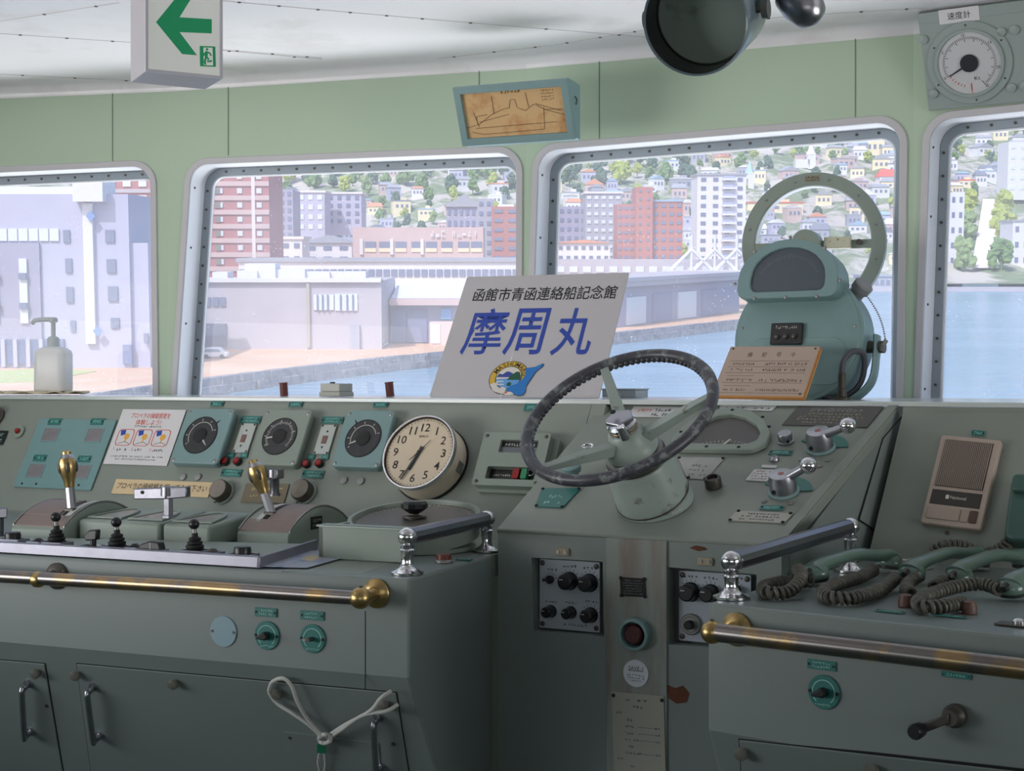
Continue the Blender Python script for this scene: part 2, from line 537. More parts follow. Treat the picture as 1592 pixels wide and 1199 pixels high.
# left console
_perp = V((sin(R(TH)), cos(R(TH)), 0))
_run = 0.18
LP = Fr(t0, t1 - t0, _perp * _run + UP * (ZT - ZD))
la, lb = at_z(0, 862, ZD), at_z(637, 900, ZD)
lL = la + (la - lb) * 0.12
LF = Fr((la.x, la.y, 0), lb - la, UP)
LD = Fr(la, lb - la, UP.cross(lb - la))
lbend = 0.70
lk_in = LF.n * -0.57                         # the lower part leans in by 0.57 per metre of height
LK = Fr(la + UP * (lbend - ZD), lb - la, UP * 1.0 - lk_in)
RBEND = at_d(1100, 1135, ra.y).z
RK = Fr(ra + UP * (RBEND - ZD), rc - ra, UP * 1.0 + RF.n * 0.45)
def inset(poly, d):
    k = len(poly); out = []
    ar = sum(poly[i][0] * poly[(i + 1) % k][1] - poly[(i + 1) % k][0] * poly[i][1] for i in range(k))
    sg = 1 if ar > 0 else -1
    for i in range(k):
        a, p, b = V(poly[i - 1]), V(poly[i]), V(poly[(i + 1) % k])
        d1, d2 = (p - a).normalized(), (b - p).normalized()
        n1, n2 = V((-d1.y, d1.x)) * sg, V((-d2.y, d2.x)) * sg
        bis = (n1 + n2).normalized()
        out.append(tuple(p + bis * (d / bis.dot(n1))))
    return out
def holed(outer, holes, z=0.0):
    """flat sheet with holes, as a mesh builder"""
    import bmesh
    bm = bmesh.new()
    for lp in [outer] + holes:
        vs = [bm.verts.new((p[0], p[1], z)) for p in lp]
        for i in range(len(vs)): bm.edges.new((vs[i], vs[(i + 1) % len(vs)]))
    bmesh.ops.triangle_fill(bm, use_beauty=True, use_dissolve=False, edges=bm.edges[:], normal=(0, 0, 1))
    bm.verts.index_update()
    mb = MB()
    mb.add([v.co[:] for v in bm.verts], [tuple(v.index for v in f.verts) for f in bm.faces])
    bm.free()
    return mb
def skin_ring(mb, lp, z0, z1):
    n = len(lp)
    mb.add([(p[0], p[1], z0) for p in lp] + [(p[0], p[1], z1) for p in lp],
           [(i, (i + 1) % n, (i + 1) % n + n, i + n) for i in range(n)])

# ================================================================== the setting
WQ = [[(-300, 273), (243, 248), (248, 690), (-320, 720)],
      [(290, 247), (813, 226), (812, 690), (261, 690)],
      [(829, 225), (1412, 176), (1404, 690), (814, 690)],
      [(1436, 177), (1830, 137), (1820, 690), (1418, 690)]]
WN = ['port', 'fore_port', 'fore_starboard', 'starboard']
for i, fr in enumerate(WALL):
    q = [fr.pix(x, y) for x, y in WQ[i]]
    outer = rpoly(q, .085, 10)
    hole_c = inset(q, .021)
    hole = rpoly(hole_c, .066, 10)
    wall = holed([(0, 0), (WLEN[i], 0), (WLEN[i], ZC), (0, ZC)], [hole])
    w = struct('wall_' + WN[i], wall, wallp, fr.M(0, 0), smooth=False)
    fl = MB().ring(outer, hole, -.004, .006)
    struct('trim_%d' % (i + 1), fl, trimg, fr.M(0, 0), bevel=.002)
    win = thing('window_%d' % (i + 1), ['wide bridge window at the far left, behind the hand sanitiser bottle',
        'bridge window left of centre, above the gauges and clock', 'bridge window right of centre, behind the round clear view device',
        'bridge window at the far right, below the speed indicator'][i], 'window', fr.M(0, 0))
    del win['category']; win['kind'] = 'structure'
    rv = MB(); skin_ring(rv, hole, .001, -.105)
    obj('reveal', rv, white, win)
    fin = rpoly(inset(hole_c, .026), .046, 10)
    f2 = MB().ring(hole, fin, -.125, -.098)
    obj('frame', f2, frameg, win, bevel=.002)
    gk = MB().ring(rpoly(inset(hole_c, .026), .046, 10), rpoly(inset(hole_c, .031), .042, 10), -.112, -.101)
    obj('gasket', gk, white, win)
    sc = MB(); scr = inset(hole_c, .012)
    for k in (0, 2, 3):
        p, e = V(scr[k]), V(scr[(k + 1) % 4])
        L = (e - p).length; n = int(L / .062)
        for j in range(1, n):
            c = p + (e - p) * (j / n)
            sc.cyl((c.x, c.y, -.098), (c.x, c.y, -.0955), .0042, seg=8)
    p, e = V(hole_c[3]), V(hole_c[0])
    obj('screws', sc, darkmetal, win)
    rs = MB()
    for j in (.15, .42, .7, .92):
        c = p + (e - p) * j
        rs.cyl((c.x - .001, c.y, -.03), (c.x + .003, c.y, -.03), .0035, seg=8)
    obj('reveal_screws', rs, darkmetal, win)
    pn = MB().prism(rpoly(inset(hole_c, .018), .05, 10), -.1135, -.1095)
    obj('glass', pn, pane_glass, win, smooth=False)
seams = [(0, 175, 139, 252), (1, 355, 124, 242), (1, 745, 100, 229), (2, 932, 80, 216), (2, 1330, 46, 182)]
sw = {}
for i, x, y0, y1 in seams:
    fr = WALL[i]; a, b0 = fr.pix(x, y0); _, b1 = fr.pix(x, y1)
    sw.setdefault(i, MB()).box((a, (b0 + b1) / 2, .0006), (.0028, abs(b1 - b0), .0016))
for i, mb in sw.items():
    struct('trim_%d' % (i + 10), mb, mat('seam_shadow', srgb(120, 134, 118), .8), WALL[i].M(0, 0))  # thin darker strips mark the wall panel joints
# ceiling, cove, other walls, floor
yb = -3.0
cpoly = [(p.x, p.y) for p in wp] + [(3.4, yb), (-3.4, yb)]
struct('ceiling', MB().prism(cpoly, ZC, ZC + .08), ceilp, smooth=False)
cove = MB()
cv = [p - V((0, 0, 0)) for p in wp]
for i, fr in enumerate(WALL):
    prof = [(ZC - .034 + .034 * sin(R(90 * k / 6)), .034 - .034 * cos(R(90 * k / 6))) for k in range(7)]
    vs = []; n = len(prof)
    for a in (0.0, WLEN[i]):
        vs += [(a, z, c + .001) for z, c in prof]
    cove.add([tuple(fr.M(0, 0) @ V(p)) for p in vs], [(k, k + 1, n + k + 1, n + k) for k in range(n - 1)])
struct('trim_5', cove, ceilp)
cs = MB(); cd = MB()
for a, b in [((-40, 39), (185, 4)), ((0, 52), (205, 66)), ((205, 66), (500, 92)), ((0, 115), (230, 127)), ((345, 1), (520, 17)), ((345, 77), (500, 90)),
             ((520, 17), (680, 31)), ((680, 31), (1010, 58)), ((680, 91), (860, 70)), ((860, 70), (1010, 45)), ((1150, 33), (1240, 24)), ((1240, 24), (1440, 12))]:
    p, q = V(CE.pix(*a)), V(CE.pix(*b)); m = (p + q) / 2; d = q - p
    cs.box((0, 0, 0), (d.length, .004, .002), M4.Translation((m.x, m.y, 0)) @ M4.Rotation(atan2(d.y, d.x), 4, 'Z'))
    for k in (.15, .5, .85):
        c = p + d * k
        cd.cyl((c.x, c.y, 0), (c.x, c.y, .002), .005, seg=8)
struct('trim_6', cs, mat('ceiling_seam', srgb(190, 186, 184), .6), CE.M(0, 0))
struct('trim_7', cd, darkmetal, CE.M(0, 0))
struct('floor', MB().prism(cpoly, -.05, 0), mat('deck_vinyl', srgb(96, 108, 100), .5, noise=.08, scale=4), smooth=False)
for nm, x, y0, y1 in (('wall_left', -3.4, yb, wp[0].y), ('wall_right', 3.4, yb, wp[4].y)):
    fr = Fr((x, y0, 0), (0, 1, 0), UP)
    L = y1 - y0
    struct(nm, holed([(0, 0), (L, 0), (L, ZC), (0, ZC)], [rrect(L * .6, .8, .06, 6, L * .5, 1.45)]), wallp, fr.M(0, 0), smooth=False)
fr = Fr((-3.4, yb, 0), (1, 0, 0), UP)
struct('wall_back', holed([(0, 0), (6.8, 0), (6.8, ZC), (0, ZC)], [rrect(2.4, .6, .06, 6, 3.4, 1.6)]), wallp, fr.M(0, 0), smooth=False)

# ledge along the windows, on top of the consoles
fe = [tL, t0, t1, h3 + (t1 - t0) * 0.02, hbr + V((0.004, 0, 0)), r0, r1, rR]
fe = [V((p.x, p.y, 0)) for p in fe]
fe = [fe[0], fe[1], fe[2], fe[4], fe[6], fe[7]]
back = [wp[0] + (wp[1] - wp[0]) * .35, wp[1], wp[2], wp[3], wp[3] + (wp[4] - wp[3]) * .45]
lp = [(p.x - .004 * sin(R(20)), p.y - .004) for p in fe] + [(p.x, p.y - .002) for p in back[::-1]]
struct('trim_8', MB().prism(lp, ZT - .004, ZT + .008), sillp, bevel=.002, smooth=False)
ZL = ZT + .008
SILL = Fr((0, 0, ZL), (1, 0, 0), (0, 1, 0))

# ================================================================== consoles
def hang(o, *names): pass
# ---- left (engine) console
lc = thing('control_console', 'long grey-green console on the left carrying gauges, levers and a brass rail', 'console', LF.M(LF.pix(320, 900)[0], 0))
inv = lc.matrix_world.inverted()
def loc(p): return inv @ V(p)
# desk block: front face down to the bend, then leaning in to the toe
dirn = (lb - la).normalized()
# side runs from the front corner back to the helm front
lcb = on(HF, 769, 862, 0.0); lcb = V((lcb.x - .003, lcb.y, ZD))
pbR = at_z(800, 838, ZD)
def low(p, z): return V((p.x, p.y, 0)) + lk_in * (lbend - z) + UP * z
def vz(p, z): return V((p.x, p.y, z))
pbL = tL - _perp * _run; pbL.z = ZD
_hl = (hbl - hfl); _hl.z = 0; _hm = V((_hl.y, -_hl.x, 0)).normalized()      # helm's left side
def cut(p, q, off=-.014):
    return p + (q - p) * (((hfl - p).dot(_hm) + off) / (q - p).dot(_hm))
pb1 = cut(t0, t1); pb1.z = ZT
pb1b = cut(t0 - _perp * _run, t1 - _perp * _run); pb1b.z = ZD
body = MB()
bk = [vz(lL, 0) + _perp * .55, vz(lcb, 0) + _perp * .02]
prL = [low(lL, .03), vz(lL, lbend), vz(lL, ZD), vz(pbL, ZD), vz(pbL, .03)]
prR = [low(lb, .03), vz(lb, lbend), vz(lb, ZD), vz(lcb, ZD), vz(lcb, .03)]
n = 5
body.add([loc(p) for p in prL + prR], [tuple(range(n - 1, -1, -1)), tuple(range(n, 2 * n))] + [(i, (i + 1) % n, n + (i + 1) % n, n + i) for i in range(n)])
obj('body', body, paint_shaded, lc, bevel=.006, smooth=False)
# desk behind the lower block (fills the gap up to the panel) and the sloping instrument panel
dk = MB()
dk.add([loc(p) for p in (vz(lcb, ZD - .05), vz(pb1b, ZD - .05), vz(pbL, ZD - .05), vz(lcb, ZD - .0005), vz(pb1b, ZD - .0005), vz(pbL, ZD - .0005))],
       [(0, 2, 1), (3, 4, 5), (0, 1, 4, 3), (1, 2, 5, 4), (2, 0, 3, 5)])
obj('desk_top', dk, paint, lc, smooth=False)
pn = MB()
pn.hexa([loc(p) for p in (vz(pbL, ZD), vz(pb1b, ZD), vz(pb1b + _perp * .02, ZD), vz(pbL + _perp * .02, ZD))],
        [loc(p) for p in (vz(tL, ZT - .004), vz(pb1, ZT - .004), vz(pb1 + _perp * .02, ZT - .004), vz(tL + _perp * .02, ZT - .004))])
obj('instrument_panel', pn, paint, lc, smooth=False)
# doors on the leaning lower part
def local(parent, fr, a, b, c=0, rot=0): return parent.matrix_world.inverted() @ fr.M(a, b, c, rot)
def door(parent, fr, quadpts, name, handles, latches, extra=None):
    q = [fr.pix(x, y) for x, y in quadpts]
    m = sum((V(p) for p in q), V((0, 0))) / 4
    d = obj(name, MB().prism([(p[0] - m.x, p[1] - m.y) for p in q], -.004, .003), paint_shaded, parent, local(parent, fr, m.x, m.y), bevel=.0015, smooth=False)
    gap = MB().prism(inset([(p[0] - m.x, p[1] - m.y) for p in q], -.0022), -.004, .0008)
    obj('door_gap', gap, blackm, d)
    for (x0, y0), (x1, y1) in handles:
        a, b = V(fr.pix(x0, y0)) - m, V(fr.pix(x1, y1)) - m
        e = .03
        ax = (b - a).normalized()
        hb = MB().tube(smoothpath([(a.x, a.y, .003), (a.x - .002, a.y - .001, e * .75), (a.x + ax.x * .014, a.y + ax.y * .014, e), (b.x - ax.x * .014, b.y - ax.y * .014, e), (b.x - .002, b.y + .001, e * .75), (b.x, b.y, .003)], 6), .0075, 12, sq=(.85, 1.2))
        hb.cyl((a.x, a.y, .002), (a.x, a.y, .008), .011); hb.cyl((b.x, b.y, .002), (b.x, b.y, .008), .011)
        obj('handle', hb, chromer, d)
    for x, y in latches:
        a = V(fr.pix(x, y)) - m
        obj('latch', MB().lathe([(.006, .002), (.006, .008), (.0115, .010), (.012, .014), (.0105, .0205), (.004, .0225)], 18, T(a.x, a.y, 0)), mat('latch_grey', srgb(126, 124, 116), .4, .4), d)
    return d
door(lc, LK, [(-60, 1021), (70, 1032), (98, 1199), (-60, 1199)], 'door', [((46, 1061), (50, 1136))], [(60, 1042)])
d2 = door(lc, LK, [(120, 1032), (616, 1077), (645, 1260), (150, 1260)], 'door', [((147, 1066), (157, 1142)), ((590, 1113), (594, 1190))], [(122, 1045), (274, 1058), (435, 1073), (602, 1091)])
hq = [LK.pix(*p) for p in ((442, 1135), (590, 1153), (600, 1260), (452, 1260))]
hm = sum((V(p) for p in hq), V((0, 0))) / 4
hp = obj('hatch', MB().prism([(p[0] - hm.x, p[1] - hm.y) for p in hq], .003, .0055), paint_shaded, lc, local(lc, LK, hm.x, hm.y), bevel=.001, smooth=False)
sc = MB()
for x, y in ((453, 1145), (74, 1096), (613, 1155)):
    a, b = LK.pix(x, y); sc.cyl((a, b, .002), (a, b, .006), .0045, seg=10)
obj('screws', sc, darkmetal, lc, local(lc, LK, 0, 0))
# vertical seam below the brass rail end and blank round cover
a0_, b0_ = LF.pix(563, 950); a1_, b1_ = LF.pix(573, 1072)
obj('seam', MB().box((0, 0, 0), (.002, abs(b0_ - b1_), .001)), blackm, lc, local(lc, LF, (a0_ + a1_) / 2, (b0_ + b1_) / 2))
bc = LF.pix(348, 982)
cvp = obj('blank_cover', MB().lathe([(.033, -.001), (.033, .0025), (.0325, .003)], 36), mat('blank_cover_paint', srgb(128, 156, 166), .4), lc, local(lc, LF, *bc))
obj('screws', MB().cyl((-.027, 0, .003), (-.027, 0, .0042), .003).cyl((.027, 0, .003), (.027, 0, .0042), .003), darkmetal, cvp)
# hinged flap in the desk top
fa = [LD.pix(*p) for p in ((437, 888), (562, 893), (640, 866), (525, 858))]
obj('desk_hatch', MB().prism(fa, -.001, .0006), paint, lc, local(lc, LD, 0, 0), bevel=.001, smooth=False)

# ---- helm console in the middle
hc = thing('helm_console', 'grey-green steering console in the middle with a sloping top and worn front', 'console', HF.M(HF.pix(1000, 900)[0], 0))
inv2 = hc.matrix_world.inverted()
hn = HF.n
hb = MB()
top = [hfl - hn * .05, hfr - hn * .05, hbr, hbl]
# the block behind the front sheet
hb.hexa([inv2 @ vz(p, .03) for p in (hfl - hn * .05, hfr - hn * .05, V((hbr.x, hbr.y, 0)), V((hbl.x, hbl.y, 0)))],
        [inv2 @ p for p in (on(HS, 773, 822) - hn * .05 - UP * .03, hfr - hn * .05 - UP * .03, hbr - UP * .012, hbl - UP * .012)])
obj('body', hb, paint_shaded, hc, smooth=False)
# filler between the left panel and the top of the slope
_pe = t1 + (t1 - t0) * ((hbl.x - t1.x) / (t1.x - t0.x))
_fl = [cut(t0, t1, -.0125), _pe, _pe - _perp * _run * .7 - UP * (ZT - ZD) * .7, cut(t0 - _perp * _run * .7, t1 - _perp * _run * .7, -.0125) - UP * (ZT - ZD) * .7]
_fl[0].z = _fl[1].z = ZT - .004
_fl = [inv2 @ p for p in _fl]; _bk = inv2.to_3x3() @ (LP.n * -.02)
obj('filler_panel', MB().hexa([p + _bk for p in (_fl[3], _fl[2], _fl[1], _fl[0])], [_fl[3], _fl[2], _fl[1], _fl[0]]), paint, hc, smooth=False)
# sloping top sheet
tp = [HS.pix(*p) for p in ((771, 823), (1216, 848), (1397, 632), (939, 626))]
obj('sloping_top', MB().prism(tp, -.03, 0), paint, hc, local(hc, HS, 0, 0), bevel=.004, smooth=False)
# front sheet with two openings
hfp = [HF.pix(773, 828), HF.pix(1215, 852)]
fw0, fw1, ft0, ft1 = hfp[0][0] + .002, hfp[1][0], hfp[0][1], hfp[1][1]
lq = [HF.pix(*p) for p in ((826, 867), (937, 873), (939, 990), (830, 981))]
rq = [HF.pix(*p) for p in ((1038, 882), (1176, 893), (1176, 1012), (1040, 1002))]
fs = holed([(fw0, .03), (fw1, .03), (fw1, ft1), (fw0, ft0)], [lq, rq])
for q in (lq, rq): skin_ring(fs, q, 0, -.035)
skin_ring(fs, [(fw0, .03), (fw1, .03), (fw1, ft1), (fw0, ft0)], 0, -.05)
obj('front_panel', fs, paint_shaded, hc, local(hc, HF, 0, 0), smooth=False)
# worn cover strip
sq_ = [HF.pix(*p) for p in ((943, 836), (1038, 841), (1038, 1260), (944, 1260))]
wornm = mat('worn_front_paint', srgb(136, 144, 138), .5, noise=.06, scale=8, speck=(srgb(122, 110, 102), 16, .40, .66), stretch=(1.6, .22, 1))
obj('cover_strip', MB().prism(sq_, -.002, .005), wornm, hc, local(hc, HF, 0, 0), bevel=.002, smooth=False)
# small catches under the slope, edge chips and rust
for (x, y) in ((875, 858), (1097, 873)):
    c_ = obj('catch', MB().box((0, 0, .003), (.034, .017, .006)), mat('ochre_catch', srgb(150, 140, 116), .5), hc, local(hc, HF, *HF.pix(x, y)), bevel=.0015)
    obj('screws', MB().cyl((-.009, 0, .006), (-.009, 0, .008), .004, seg=10).cyl((.009, 0, .006), (.009, 0, .008), .004, seg=10), steel, c_)
rust = mat('rust', srgb(96, 58, 40), .9, noise=.3, scale=80)
rq_ = [HF.pix(*p) for p in ((1036, 1064), (1050, 1070), (1062, 1066), (1072, 1078), (1068, 1092), (1052, 1094), (1040, 1086))]
obj('rust_patch', MB().prism(rq_, 0, .0012), rust, hc, local(hc, HF, 0, 0))
rq_ = [HF.pix(*p) for p in ((1072, 852), (1082, 848), (1096, 851), (1100, 855), (1086, 857))]
obj('rust_patch', MB().prism(rq_, 0, .0012), rust, hc, local(hc, HF, 0, 0))
# lip along the front edge, trim along the right edge of the slope
e0, e1 = HS.pix(1216, 848), HS.pix(1397, 632)
d_ = (V(e1) - V(e0))
obj('edge_strip', MB().box((d_.length / 2, .012, .002), (d_.length, .022, .004)), paint, hc, local(hc, HS, e0[0], e0[1], 0, atan2(d_.y, d_.x)), bevel=.0012)
# hatch line on the right side of the helm
hs0 = hfr - UP * .0; side = Fr(V((hfr.x, hfr.y, 0)), V((hbr.x - hfr.x, hbr.y - hfr.y, 0)), UP)
hl = [side.pix(*p) for p in ((1373, 682), (1401, 650), (1363, 826), (1336, 808))]
g_ = MB().prism(hl, -.001, .0022)
obj('side_hatch', g_, paint_shaded, hc, local(hc, side, 0, 0), bevel=.0008, smooth=False)
g2 = MB().prism(inset(hl, -.002), -.001, .0006)
obj('hatch_gap', g2, blackm, hc, local(hc, side, 0, 0), smooth=False)

# ---- right (telephone) console
rcn = thing('telephone_console', 'grey-green console on the right carrying telephone handsets, its brass rail in front', 'console', RF.M(RF.pix(1350, 1000)[0], 0))
inv3 = rcn.matrix_world.inverted()
rk_in = RF.n * -0.45
def rlow(p, z): return V((p.x, p.y, 0)) + rk_in * (RBEND - z) + UP * z
rpL = V((rb.x, rb.y, ZD)); dR = (r1 - r0).normalized(); dR.z = 0
rpR = rpL + dR * .6
prL = [rlow(ra, .03), vz(ra, RBEND), vz(ra, ZD), vz(rpL, ZD), vz(rpL, .03)]
prR = [rlow(rd, .03), vz(rd, RBEND), vz(rd, ZD), vz(rpR, ZD), vz(rpR, .03)]
bb = MB().add([inv3 @ p for p in prL + prR], [tuple(range(n - 1, -1, -1)), tuple(range(n, 2 * n))] + [(i, (i + 1) % n, n + (i + 1) % n, n + i) for i in range(n)])
obj('body', bb, paint_shaded, rcn, bevel=.006, smooth=False)
_pr = V((-dR.y, dR.x, 0)) if dR.x > 0 else V((dR.y, -dR.x, 0))
bp_ = MB().hexa([inv3 @ p for p in (rpL, rpR, rpR + _pr * .16, rpL + _pr * .16)],
                [inv3 @ p for p in (vz(r0, ZTR - .004), vz(rR, ZTR - .004), vz(rR + _pr * .03, ZTR - .004), vz(r0 + _pr * .03, ZTR - .004))])
obj('instrument_panel', bp_, paint, rcn, smooth=False)
tb_ = MB().hexa([inv3 @ p for p in (vz(r0, ZTR - .006), vz(rR, ZTR - .006), vz(rR + _pr * .03, ZTR - .006), vz(r0 + _pr * .03, ZTR - .006))],
                [inv3 @ p for p in (vz(r0, ZT - .0045), vz(rR, ZT - .0045), vz(rR + _pr * .03, ZT - .0045), vz(r0 + _pr * .03, ZT - .0045))])
obj('top_strip', tb_, paint, rcn, smooth=False)
dq = [(1150, 1150), (1700, 1212), (1700, 1300), (1160, 1300)]
door(rcn, RK, dq, 'door', [], [(1158, 1166), (1362, 1192)])
# ================================================================== outside: harbour, town and hill (the ship lies trimmed, so the horizon tilts)
HOR = 380.0
TILT = atan((590 - HOR) / F)
ME = T(*CAM) @ M4.Rotation(TILT, 4, 'X')
_inv = ME.to_3x3().inverted()
def eray(px, py): return _inv @ ray(px, py)
def ez(px, py, z):
    d = eray(px, py); return d * (z / d.z)
def ed(px, py, D):
    d = eray(px, py); return d * (D / d.y)
QZ, WZ = -13.0, -14.6
GZ = QZ
rnd = random.Random(7)

def omat(name, c, **k): return mat(name, c, k.pop('rough', .8), **k)  # outdoor colours are kept pale, putting the distance haze into them
lilac = omat('lilac_concrete', srgb(180, 180, 206), noise=.08, scale=.25)
lilac_d = omat('grey_lilac_concrete', srgb(158, 156, 182), noise=.08, scale=.3)
palec = omat('pale_concrete', srgb(184, 178, 190), noise=.08, scale=.3)
brick = omat('red_brick', srgb(176, 116, 118), noise=.1, scale=1.5)
brick2 = omat('orange_brick', srgb(178, 114, 106), noise=.1, scale=1.2)
whitew = omat('white_render', srgb(220, 220, 228), noise=.03, scale=.3)
pinkw = omat('pinkish_render', srgb(204, 180, 180), noise=.06, scale=.2)
creamw = omat('cream_render', srgb(232, 220, 190), noise=.05, scale=.3)
greyw = omat('grey_render', srgb(164, 166, 184), noise=.05, scale=.3)
darkgl = omat('far_window_glass', srgb(120, 128, 158), rough=.3)
palegl = omat('far_window_pale', srgb(214, 222, 236), rough=.3)
roofgrey = omat('grey_roof', srgb(160, 164, 178))
roofdark = omat('slate_roof', srgb(126, 132, 150))
roofred = omat('red_roof', srgb(222, 106, 96))
rooforange = omat('orange_roof', srgb(216, 150, 122))
roofblue = omat('blue_roof', srgb(150, 176, 206))
leaf = [omat('leaves_green', srgb(108, 138, 84), noise=.3, scale=.5, rough=.7), omat('leaves_dark', srgb(78, 106, 88), noise=.3, scale=.5, rough=.7),
        omat('leaves_yellowgreen', srgb(160, 172, 84), noise=.25, scale=.5, rough=.7), omat('leaves_pale', srgb(134, 156, 106), noise=.25, scale=.5, rough=.7)]
bark = omat('bark', srgb(110, 96, 84))
tan_ = omat('quay_paving', srgb(212, 172, 144), noise=.08, scale=.06, speck=(srgb(222, 200, 178), .05, .5, .7))
rock = omat('quay_stone', srgb(138, 138, 150), noise=.35, scale=.6, speck=(srgb(96, 100, 118), .8, .48, .62))

# water
wm = bpy.data.materials.new('harbour_water'); wm.use_nodes = True
_nt = wm.node_tree; _b = _nt.nodes['Principled BSDF']
_b.inputs['Base Color'].default_value = (*srgb(104, 150, 180), 1); _b.inputs['Roughness'].default_value = .22
_tc = _nt.nodes.new('ShaderNodeTexCoord'); _mp = _nt.nodes.new('ShaderNodeMapping'); _mp.inputs['Scale'].default_value = (.10, .5, 1)
_nz = _nt.nodes.new('ShaderNodeTexNoise'); _nz.inputs['Scale'].default_value = 1.0; _nz.inputs['Detail'].default_value = 6
_bp = _nt.nodes.new('ShaderNodeBump'); _bp.inputs['Strength'].default_value = .9; _bp.inputs['Distance'].default_value = .6
_mx = _nt.nodes.new('ShaderNodeMix'); _mx.data_type = 'RGBA'
_mx.inputs['A'].default_value = (*srgb(84, 132, 160), 1); _mx.inputs['B'].default_value = (*srgb(140, 176, 204), 1)
_mp2 = _nt.nodes.new('ShaderNodeMapping'); _mp2.inputs['Scale'].default_value = (.012, .05, 1)
_nz2 = _nt.nodes.new('ShaderNodeTexNoise'); _nz2.inputs['Scale'].default_value = 1.0; _nz2.inputs['Detail'].default_value = 3
_l = _nt.links
_l.new(_tc.outputs['Object'], _mp.inputs[0]); _l.new(_mp.outputs[0], _nz.inputs['Vector']); _l.new(_nz.outputs['Fac'], _bp.inputs['Height']); _l.new(_bp.outputs[0], _b.inputs['Normal'])
_l.new(_tc.outputs['Object'], _mp2.inputs[0]); _l.new(_mp2.outputs[0], _nz2.inputs['Vector']); _l.new(_nz2.outputs['Fac'], _mx.inputs['Factor']); _l.new(_mx.outputs['Result'], _b.inputs['Base Color'])
struct('ground_water', MB().prism([(-300, 25), (500, 25), (900, 700), (-300, 700)], WZ - .5, WZ), wm, ME, smooth=False)

edge = [(-260, 668), (150, 612), (315, 589), (455, 572), (595, 556), (690, 547), (950, 518), (1158, 496)]
ept = [ez(x, y, QZ) for x, y in edge]
far_ = [ez(1215, 452, QZ), ez(1215, 440, QZ), V((120, 560, QZ)), V((-420, 560, QZ)), V((-420, ept[0].y, QZ))]
qp = [(p.x, p.y) for p in ept + far_]
struct('ground_quay', MB().prism(qp, WZ - .3, QZ), tan_, ME, smooth=False)
# stone facing along the quay edge, and the far sea wall
qs = MB()
for a, b in zip(ept[:-1], ept[1:]):
    d = b - a; L = d.length; nn = max(2, int(L / 2.2))
    nrm = V((d.y, -d.x, 0)).normalized()
    for i in range(nn):
        for k in range(2):
            c = a + d * ((i + .5 + .3 * (rnd.random() - .5)) / nn)
            o_ = .25 + .35 * k + rnd.random() * .2
            qs.box((0, 0, 0), (L / nn * (.9 + .25 * rnd.random()), .9, .9), T(c.x + nrm.x * o_, c.y + nrm.y * o_, QZ - .35 - .8 * k) @ M4.Rotation(atan2(d.y, d.x) + .1 * (rnd.random() - .5), 4, 'Z') @ M4.Rotation(.2 * (rnd.random() - .5), 4, 'X'))
struct('ground_quay_stones', qs, rock, ME, smooth=False)
# hill
HS0, HSL = 500.0, .20
def hz(x, y):
    return GZ + max(0, y - HS0) * HSL + (4 * sin(x * .011 + 1) + 3 * sin(x * .027 + y * .013)) * min(1, max(0, (y - HS0) / 120))
hill = MB().grid(lambda u, v: (-420 + 1200 * u, 490 + 1000 * v, hz(-420 + 1200 * u, 490 + 1000 * v) + (0 if v < .03 else rnd.uniform(-2.5, 1.2))), 150, 110)
struct('ground_hill', hill, omat('hillside', srgb(124, 140, 108), noise=.4, scale=.2, speck=(srgb(196, 190, 186), .045, .46, .56)), ME)
sw_ = MB()
a, b = ez(1200, 447, QZ - 0.4), ez(1900, 447, QZ - 0.4)
sw_.box(((a.x + b.x) / 2, a.y - 1, QZ - 1.0), (b.x - a.x + 40, 2, 1.6))
struct('ground_seawall', sw_, palec, ME, smooth=False)
def hill_at(px, py):
    d = eray(px, py); y = 520.0
    for _ in range(40):
        e = d.z / d.y
        z = e * y
        g = hz(d.x / d.y * y, y)
        if g > z: break
        y += 14
    return V((d.x / d.y * y, y, hz(d.x / d.y * y, y)))

